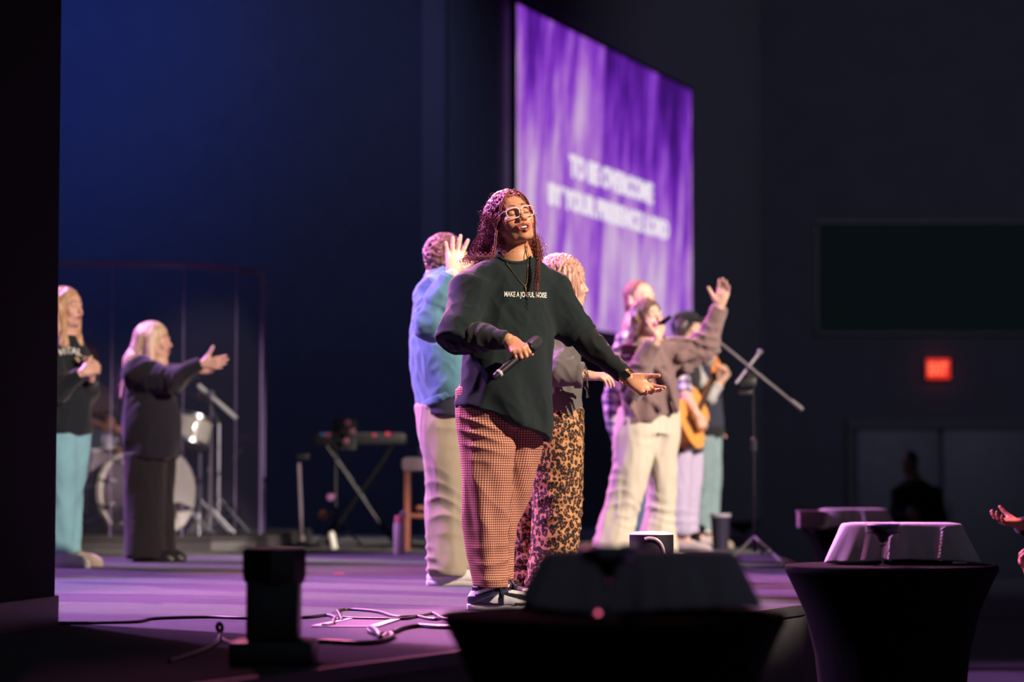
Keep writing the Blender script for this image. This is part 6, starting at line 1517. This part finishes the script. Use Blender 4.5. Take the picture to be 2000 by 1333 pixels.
H.part('sleeves', S, .009, M_navy, lambda P: .006 * wr(P, 133, (60, 60, 60)) + .006 * jf(P, eH2, wH2 - eH2, Z3, .12, .04))
def tealjean():
    return fabric('faded teal jeans', (.20, .29, .32), var=.3, scale=16)
legset(H, 'trousers', [(845, 1370, .095, .11, -.05), (930, 1370, .085, .095, -.05), (1000, 1366, .085, .09, -.05), (1038, 1364, .088, .095, -.05)], [(845, 1388, .09, .10, .08), (930, 1387, .084, .09, .08), (1000, 1384, .085, .09, .08), (1036, 1382, .088, .09, .08)], 68, tealjean(), .009, dleg(H, 135, [H.p(1370, 940, 0)], [H.p(1370, 1020, 0)]))
M_fray = fabric('frayed white hem', (.62, .62, .60)); S = SDF()
for x_, d_, r_ in ((1364, -.05, .092), (1382, .08, .092)): S.cyl(H.p(x_, 1034, d_), H.p(x_, 1041, d_), r_, r_ + .006, .006)
H.part('frayed_hem', S, .008, M_fray, lambda P: .005 * wr(P, 136, (160, 160, 60)))
S = SDF()
for x_, d_ in ((1366, -.05), (1384, .08)): S.cyl(H.p(x_, 1036, d_), H.p(x_, 1066, d_), .040, .034, .01)
H.part('ankles', S, .01, plain('pink skin', (.60, .34, .28), .5))
H.shoe(1368, -.04, 66, M_pale, M_pale, .25, .044); H.shoe(1386, .1, 66, M_beige, M_beige, .25, .044)
# guitar
gt = empty('acoustic_guitar', tuple(Gc.p(1352, 832, -.5)), 'honey coloured acoustic guitar held by the woman in the cap', 'guitar')
gc0 = Gc.p(1350, 828, -.46); ga = nv((.29, .78, .50)); gn0 = nv((.80, -.55, .2)); gn = nv(gn0 - ga * (gn0 @ ga)); gs = np.cross(ga, gn)
prof = [(-.145, .0), (-.140, .07), (-.11, .135), (-.06, .180), (0, .196), (.06, .185), (.12, .145), (.165, .118), (.21, .122), (.26, .140), (.305, .138), (.34, .108), (.355, .05), (.358, 0)]
out_ = catmull([(a, b, 0) for a, b in prof], 4); out_ = [(p.x, max(p.y, 0)) for p in out_]; ring = [(a, b) for a, b in out_] + [(a, -b) for a, b in out_[::-1][1:-1]]
def gp(a, b, c): return tuple(gc0 + ga * a + gs * b + gn * c)
n = len(ring)
def slab(z0, z1, k=1.0, name='x', mat=None):
    V = [gp(a * k + (1 - k) * .1, b * k, z0) for a, b in ring] + [gp(a * k + (1 - k) * .1, b * k, z1) for a, b in ring]
    return MB().add(V, [list(range(n))[::-1], [n + i for i in range(n)]] + [[i, (i + 1) % n, n + (i + 1) % n, n + i] for i in range(n)]).build(name, mat, gt, sharp=40)
M_gtop = plain('spruce top', (.74, .30, .075), .3, var=.1, scale=12, bump=0); M_gside = plain('mahogany side', (.40, .13, .04), .3, bump=0)
slab(-.098, -.004, .995, 'side', M_gside); slab(-.004, .0, 1.0, 'top', M_gtop)
MB().lathe(gp(.155, 0, .0005), tuple(gn), [(0, 0), (.050, 0), (.050, .0012), (0, .0012)], 32).build('sound_hole', plain('hole', (.02, .01, .008), .9), gt)
MB().lathe(gp(.155, 0, .0004), tuple(gn), [(.050, 0), (.050, .0016), (.064, .0016), (.064, 0)], 32).build('rosette', plain('rosette', (.35, .08, .03), .4), gt)
Rg = Matrix((Vector(ga), Vector(gs), Vector(gn))).transposed()
MB().box(gp(-.03, 0, .006), (.03, .15, .012), Rg, .004).build('bridge', plain('rosewood', (.06, .025, .018), .5), gt)
MB().box(gp(.545, 0, -.004), (.42, .050, .026), Rg, .008).build('neck', M_gside, gt); MB().box(gp(.48, 0, .011), (.54, .048, .006), Rg, .002).build('fretboard', plain('rosewood', (.06, .025, .018), .5), gt)
MB().box(gp(.84, 0, -.012), (.19, .074, .018), Rg, .006).build('headstock', plain('orange headstock', (.75, .22, .05), .3), gt)
for k in range(3):
    for sd in (-1, 1): MB().tube([gp(.78 + k * .05, sd * .037, -.012), gp(.78 + k * .05, sd * .060, -.012)], .0045, 6).lathe(gp(.78 + k * .05, sd * .056, -.012), tuple(gs * sd), [(0, 0), (.012, .002), (.012, .014), (0, .016)], 10).build('tuning_peg', plain('pearl pegs', (.75, .60, .35), .3, .4), gt)
m = MB()
for k in range(6): m.tube([gp(-.03, (k - 2.5) * .0095, .014), gp(.75, (k - 2.5) * .0072, .016)], .0007, 4)
m.build('strings', M_chrome, gt)

# ======================= 8. woman in black, arm stretched out
I_ = Person(16.15, 'long haired blonde woman in loose black top stretching one arm forward', FAIR, 292)
I_.head(302, 668, .0, 84, 2, 0, 1.02, neck=(286, 712, .02), res=.005, eye='closed', nr=.062)
sI = I_.p(272, 728, -.17); eI = I_.p(334, 745, -.24); wI = I_.p(396, 711, -.24); sI2 = I_.p(296, 730, .18); eI2 = I_.p(345, 738, .24); wI2 = I_.p(385, 722, .16)
I_.hand(wI, (1, 0, .06), (.05, 1, .25), True, ((14, 12, 8), (18, 16, 8), (22, 20, 10), (26, 24, 12)), res=.004, s=1.02, thumb=(.9, .55, .1), tb=(.0, .0)); I_.hand(wI2, (1, -.1, .1), (0, -1, .2), False, REL, res=.006)
I_.fore(eI, wI); I_.fore(eI2, wI2)
S = SDF(); S.ell(I_.p(312, 708, -.01), (.055, .05, .05), k=.02); S.cap(I_.p(304, 706, 0), I_.p(294, 722, 0), .062, .07, .03); I_.add(S, .006)
I_.core(I_.p(296, 780, 0), I_.p(296, 900, 0), .16, .13, 88, ((I_.p(282, 900, -.07), I_.p(286, 1060, -.07), .09, .05), (I_.p(304, 900, .08), I_.p(304, 1060, .08), .09, .05)))
I_.finish(M_skin)
M_blo = hairmat('pale blonde hair', (.42, .27, .17), (.85, .66, .50), .4, .05)
S = SDF(); hair_cap(S, I_.ho, I_.hR, 1.02, .012, vol=1.05); li = lambda x, y, z: I_.ho + I_.hR @ (np.array([x, y, z]) * 1.02)
S.cap(li(0, .07, .02), I_.p(262, 708, 0), .075, .07, .04, ax=(1, 0, .3), sc=.8); S.cap(I_.p(262, 708, 0), I_.p(242, 776, 0), .066, .026, .04); S.cap(li(-.07, .0, .02), I_.p(292, 702, -.11), .034, .026, .03)
hair_cut(S, I_.ho, I_.hR, 1.02, hl=.066, w=.075, deep=.060)
I_.part('hair', S, .005, M_blo, lambda P: .005 * wr(P, 141, (120, 120, 12)))
strands(I_, 'hair_strands', M_blo, (92, 178), .34, .0026, 260, 9, lambda sd, a, r: (-.32 + r.normal() * .06, r.normal() * .10), wavy=.002, rad=(.086, .108, .096))
M_blk = fabric('soft black knit', (.011, .010, .017), var=.2)
S = SDF()
S.loft(sec(I_, [(708, 284, .09, .08, .0), (722, 284, .17, .11, 0), (745, 288, .21, .14, 0), (780, 293, .215, .175, 0), (820, 295, .215, .195, 0), (860, 295, .21, .195, 0), (896, 296, .20, .175, 0)]), 88, .05, sm=.03)
S.cap(I_.p(280, 718, -.08), sI, .075, .10, .05); S.cap(sI, eI, .105, .085, .05); S.cyl(eI, wI + [-.01, 0, 0], .078, .045, .05); S.cap(sI2, eI2, .09, .08, .05); S.cyl(eI2, wI2, .07, .045, .04)
S.ell(I_.p(316, 708, -.02), (.05, .07, .045), None, .01, sub=True)
I_.part('top', S, .010, M_blk, lambda P: .008 * wr(P, 142, (16, 16, 10)) + .013 * jf(P, (sI + eI) / 2, np.array([.4, 0, -.9]), np.array([1, 0, 0]), .18, .075, 4) + .008 * jf(P, eI, eI - sI, Z3, .12, .05))
legset(I_, 'trousers', [(885, 282, .13, .14, -.05), (960, 282, .12, .13, -.06), (1040, 282, .125, .13, -.06), (1090, 283, .13, .135, -.06)], [(885, 306, .12, .13, .08), (960, 306, .115, .12, .08), (1040, 306, .12, .125, .08), (1088, 306, .125, .13, .08)], 88, fabric('black wide trousers', (.013, .010, .013)), .012, dleg(I_, 143, [], [I_.p(282, 1050, 0)], .8))
I_.shoe(284, -.06, 84, M_plast, M_plast, .27); I_.shoe(304, .1, 84, M_plast, M_plast, .27)

# ======================= 9. leftmost blonde woman
K = Person(15.1, 'blonde woman in black sweatshirt and light blue jeans at the dark wall, hands clasped', FAIR, 132)
K.head(130, 603, .0, 62, 4, 0, 1.03, neck=(124, 652, .02), res=.005, eye='open')
sK = K.p(94, 700, -.17); eK = K.p(112, 765, -.24); wK = K.p(162, 728, -.30); sK2 = K.p(146, 700, .16); eK2 = K.p(170, 765, .12); wK2 = K.p(178, 732, -.12)
K.hand(wK, (.85, .3, .35), (.1, .95, -.2), True, GRIP, res=.0045, s=1.05); K.hand(wK2, (.1, -.4, .9), (-.4, -.9, 0), False, GRIP, res=.0045, s=1.05)
K.fore(eK, wK); K.fore(eK2, wK2); K.core(K.p(122, 740, 0), K.p(124, 860, 0), .15, .11, 60, ((K.p(112, 870, -.08), K.p(122, 1080, -.08), .09, .045), (K.p(142, 870, .08), K.p(142, 1080, .1), .09, .045)))
K.finish(M_skin)
M_gbl = hairmat('golden blonde hair', (.30, .15, .07), (.72, .46, .28), .4, .06)
S = SDF(); hair_cap(S, K.ho, K.hR, 1.03, .012, vol=1.04); lk_ = lambda x, y, z: K.ho + K.hR @ (np.array([x, y, z]) * 1.03)
S.cap(lk_(-.07, -.005, .0), K.p(124, 672, -.15), .034, .030, .03); S.cap(lk_(.068, -.01, .0), K.p(152, 672, .0), .034, .030, .03); S.cap(lk_(0, .06, 0), K.p(108, 680, .05), .07, .06, .04); hair_cut(S, K.ho, K.hR, 1.03, hl=.062, w=.066, deep=.055)
K.part('hair', S, .005, M_gbl, lambda P: .006 * wr(P, 151, (110, 110, 16)))
strands(K, 'hair_strands', M_gbl, (78, 176), .20, .0028, 220, 10, lambda sd, a, r: (.03 + r.normal() * .08, -.06 + r.normal() * .08), wavy=.005, rad=(.084, .106, .095))
M_sw = fabric('black sweatshirt', (.010, .014, .020), var=.15)
S = SDF(); S.loft(sec(K, [(655, 123, .09, .08, .02), (670, 122, .17, .11, .01), (700, 121, .215, .14, 0), (770, 122, .22, .155, 0), (830, 124, .215, .155, 0), (848, 124, .20, .15, 0)]), 58, .05, sm=.03)
S.cap(sK, eK, .085, .075, .05); S.cyl(eK, wK * .95 + eK * .05, .07, .048, .04); S.cap(sK2, eK2, .085, .07, .05); S.cyl(eK2, wK2 * .9 + eK2 * .1, .068, .048, .04)
sw = K.part('sweatshirt', S, .010, M_sw, lambda P: .007 * wr(P, 152, (18, 18, 12)) + .010 * jf(P, eK, eK - sK, Z3, .13, .055))
bvk = BVHTree.FromPolygons([v.co[:] for v in sw.data.vertices], [p.vertices[:] for p in sw.data.polygons])
me = text_mesh('VITAL', .03, 1, 0, res=3); bmT = bmesh.new(); bmT.from_mesh(me); bmesh.ops.triangulate(bmT, faces=bmT.faces[:]); bmesh.ops.subdivide_edges(bmT, edges=bmT.edges[:], cuts=1); bmT.to_mesh(me); bmT.free()
co = np.empty(len(me.vertices) * 3, dtype=np.float32); me.vertices.foreach_get('co', co); co = co.reshape(-1, 3); mn = co.min(0); mxx = co.max(0); out = []
for c in co:
    uu = (c[0] - mn[0]) / (mxx[0] - mn[0]); vv = (c[1] - mn[1]) / (mxx[1] - mn[1]); px = 112 + 47 * uu; py = 694 - 13 * vv - 5 * math.sin(math.pi * uu) + 3
    d_ = ray(px, py).normalized(); h = bvk.ray_cast(Vector((0, 0, CAMZ)) + d_ * 13, d_); out.append(np.array(h[0] + h[1] * .004) if h[0] is not None else K.p(px, py, -.15))
me.vertices.foreach_set('co', np.array(out, dtype=np.float32).ravel()); me.update(); me.materials.clear(); me.materials.append(fabric('white print', (.62, .64, .62))); link('lettering', me, K.root, 'arched white letters on the chest')
M_lbl = fabric('light blue denim', (.20, .44, .52), var=.2, scale=18)
legset(K, 'trousers', [(840, 112, .12, .12, -.05), (900, 114, .105, .11, -.06), (980, 118, .09, .095, -.07), (1050, 119, .078, .08, -.08), (1082, 121, .072, .076, -.08)], [(840, 142, .11, .12, .06), (900, 140, .10, .105, .07), (980, 136, .085, .09, .09), (1050, 134, .075, .078, .1), (1080, 134, .07, .074, .1)], 60, M_lbl, .009, dleg(K, 153, [K.p(116, 960, -.1)], [K.p(120, 1060, -.08)]))
K.shoe(124, -.10, 66, M_white, M_white, .25, .046); K.shoe(140, .16, 78, M_beige, M_beige, .27, .048)

# ======================= 10. drummer
D = Person(20.85, 'drummer with bare forearms seated behind the clear screen, mostly hidden', (.42, .17, .10), 170, z0=RZ)
D.head(173, 698, 0, 48, -4, 0, 1.0, neck=(168, 745, .02), res=.007, eye='open', male=True)
sD = D.p(148, 765, -.12); eD = D.p(160, 822, -.22); wD = D.p(212, 838, -.55); sD2 = D.p(196, 765, .12); eD2 = D.p(212, 815, .0); wD2 = D.p(226, 872, -.40)
D.hand(wD, (.9, -.3, .1), (0, -.2, -1), True, GRIP, res=.006, s=1.05); D.hand(wD2, (.5, -.4, -.6), (-.4, -.4, -.6), False, GRIP, res=.006, s=1.05)
D.fore(eD, wD, .048, .03); D.fore(eD2, wD2, .048, .03)
D.core(D.p(170, 800, 0), D.p(170, 890, 0), .15, .11, 48); D.finish(M_skin)
S = SDF(); hair_cap(S, D.ho, D.hR, 1.0, .008); hair_cut(S, D.ho, D.hR, 1.0); D.part('hair', S, .007, M_dk, lambda P: .004 * wr(P, 2, (150, 150, 150)))
S = SDF(); S.loft(sec(D, [(742, 168, .09, .08, .02), (760, 169, .18, .11, 0), (800, 170, .20, .13, 0), (890, 170, .18, .14, 0), (905, 170, .18, .14, 0)]), 48, .05, sm=.03); S.cyl(sD, eD, .075, .070, .04); S.cyl(sD2, eD2, .075, .070, .04)
D.part('shirt', S, .012, fabric('maroon tee', (.05, .025, .035)), lambda P: .006 * wr(P, 161, (25, 25, 18)))
S = SDF(); kn1 = D.p(205, 905, -.50); kn2 = D.p(150, 905, -.45); hp1 = D.p(182, 900, 0); hp2 = D.p(158, 900, 0)
S.cap(hp1, kn1, .105, .075, .05); S.cap(hp2, kn2, .105, .075, .05); S.cyl(kn1, np.array([kn1[0], kn1[1] + .0, RZ + .08]), .075, .055, .03); S.cyl(kn2, np.array([kn2[0], kn2[1], RZ + .08]), .075, .055, .03)
D.part('trousers', S, .012, M_jean, lambda P: .008 * wr(P, 162, (25, 25, 25)))
D.shoe((kn1[0]) / 20.4 * FPX + 1000, -.45, 40, M_plast, M_plast, .28); D.shoe((kn2[0]) / 20.4 * FPX + 1000, -.40, 20, M_plast, M_plast, .28)
for w_, dd, nm in ((wD, (1, -.25, .15), 'left'), (wD2, (.75, -.5, -.35), 'right')):
    a = np.array(w_) + nv(dd) * -.02 + np.array([0, 0, -.02]); b = a + nv(dd) * .38
    o = MB().tube([tuple(a), tuple(a * .15 + b * .85), tuple(b)], [.008, .006, .0045], 8).lathe(tuple(b), tuple(nv(dd)), [(0, -.006), (.007, 0), (0, .012)], 8).build('drumstick', plain('hickory', (.55, .38, .22), .5)); o.location = (0, 0, 0)
    tag(o, 'wooden drumstick held level over the snare by the drummer' if nm == 'left' else 'wooden drumstick pointing down in the lower hand of the drummer', 'drumstick', 'drumsticks')

# ======================= 11. dim man at the far doors, 12. person at the right edge
N1 = Person(26, 'dim man in black with a badge standing before the far doors', (.30, .16, .11), 1792, group='people in the dark hall', z0=0)
N1.head(1776, 904, 0, -28, 0, 0, 1.0, neck=(1783, 935, .02), res=.008, eye='open', male=True)
sN = N1.p(1754, 966, -.12); eN = N1.p(1750, 1012, -.2); wN = N1.p(1772, 1010, -.36); sN2 = N1.p(1826, 966, .12); eN2 = N1.p(1838, 1018, .0); wN2 = N1.p(1800, 1024, -.30)
N1.hand(wN, (.8, -.3, .2), (0, 1, 0), True, REL, res=.008); N1.hand(wN2, (-.9, -.3, .1), (0, 1, 0), False, REL, res=.008); N1.fore(eN, wN); N1.fore(eN2, wN2)
N1.core(N1.p(1790, 980, 0), N1.p(1790, 1060, 0), .16, .12, -20, ((N1.p(1778, 1060, 0), N1.p(1776, 1180, 0), .10, .05), (N1.p(1804, 1060, 0), N1.p(1806, 1180, 0), .10, .05))); N1.finish(M_skin)
S = SDF(); hair_cap(S, N1.ho, N1.hR, 1.0, .012); hair_cut(S, N1.ho, N1.hR, 1.0); N1.part('hair', S, .008, M_dk)
M_blk2 = fabric('dull black cloth', (.008, .010, .010))
S = SDF(); S.loft(sec(N1, [(938, 1785, .09, .09, .02), (950, 1788, .20, .12, 0), (980, 1790, .24, .15, 0), (1050, 1790, .23, .16, 0), (1075, 1790, .22, .15, 0)]), -20, .05); S.cap(sN, eN, .085, .07, .04); S.cap(sN2, eN2, .085, .07, .04); S.cyl(eN, wN, .065, .045, .03); S.cyl(eN2, wN2, .065, .045, .03)
N1.part('jacket', S, .012, M_blk2, lambda P: .006 * wr(P, 171, (20, 20, 14)))
legset(N1, 'trousers', [(1060, 1778, .11, .12, 0), (1120, 1777, .09, .10, 0), (1178, 1776, .08, .09, 0)], [(1060, 1803, .11, .12, 0), (1120, 1804, .09, .10, 0), (1178, 1806, .08, .09, 0)], -20, M_blk2, .014, None)
N1.shoe(1774, 0, -30, M_plast, M_plast, .28); N1.shoe(1806, 0, -10, M_plast, M_plast, .28)
bg = MB().box(tuple(N1.p(1777, 1000, -.235)), (.07, .006, .10), bev=.002).build('badge', plain('pale badge', (.55, .42, .60), .5), N1.root)
MB().tube([tuple(N1.p(1773, 945, -.14)), tuple(N1.p(1771, 965, -.18)), tuple(N1.p(1777, 990, -.23))], .004, 5).tube([tuple(N1.p(1795, 945, -.14)), tuple(N1.p(1790, 965, -.2)), tuple(N1.p(1777, 990, -.23))], .004, 5).build('lanyard', M_blk2, N1.root)

Q = Person(11.9, 'person in black at the right edge with one raised orange lit open hand', (.50, .22, .12), 2075, group='people in the dark hall', z0=0)
Q.head(2088, 802, 0, -70, 0, 0, 1.0, neck=(2090, 860, .02), res=.008, eye='open')
sQ = Q.p(2052, 915, -.16); eQ = Q.p(2030, 1045, -.22); wQ = Q.p(1990, 1024, -.40); sQ2 = Q.p(2100, 915, .16); eQ2 = Q.p(2060, 1060, .1); wQ2 = Q.p(2012, 1122, -.16)
Q.hand(wQ, (-.95, -.2, .15), (.0, -.25, 1), True, ((18, 24, 14), (22, 26, 14), (26, 28, 16), (28, 30, 18)), res=.004, s=.95, spread=(6, 1, -3, -8), thumb=(.7, .6, .5)); Q.hand(wQ2, (-.5, -.2, .75), (.6, -.3, .6), False, ((30, 40, 20),) * 4, res=.004, s=.95)
Q.fore(eQ, wQ); Q.fore(eQ2, wQ2)
Q.core(Q.p(2080, 960, 0), Q.p(2080, 1120, 0), .15, .11, -70, ((Q.p(2070, 1130, -.08), Q.p(2070, 1440, -.08), .10, .05), (Q.p(2090, 1130, .1), Q.p(2090, 1440, .1), .10, .05))); Q.finish(M_skin)
S = SDF(); hair_cap(S, Q.ho, Q.hR, 1.0, .014); S.cap(Q.ho, Q.p(2100, 880, .04), .08, .07, .04); hair_cut(S, Q.ho, Q.hR, 1.0); Q.part('hair', S, .009, M_dk)
S = SDF(); S.loft(sec(Q, [(862, 2088, .08, .08, 0), (885, 2084, .17, .12, 0), (940, 2080, .20, .15, 0), (1060, 2080, .19, .15, 0), (1150, 2080, .20, .15, 0)]), -70, .05); S.cap(sQ, eQ, .08, .065, .04); S.cyl(eQ, wQ + nv(eQ - wQ) * .03, .060, .042, .03); S.cap(sQ2, eQ2, .08, .065, .04); S.cyl(eQ2, wQ2 + nv(eQ2 - wQ2) * .03, .060, .042, .03)
Q.part('sweater', S, .010, M_blk2, lambda P: .006 * wr(P, 181, (20, 20, 14)))
legset(Q, 'trousers', [(1130, 2070, .11, .12, -.08), (1300, 2070, .09, .10, -.08), (1450, 2070, .08, .09, -.08)], [(1130, 2092, .11, .12, .1), (1300, 2092, .09, .10, .1), (1450, 2092, .08, .09, .1)], -70, M_blk2, .014, None)
Q.shoe(2068, -.08, -70, M_plast, M_plast, .26); Q.shoe(2092, .1, -70, M_plast, M_plast, .26)
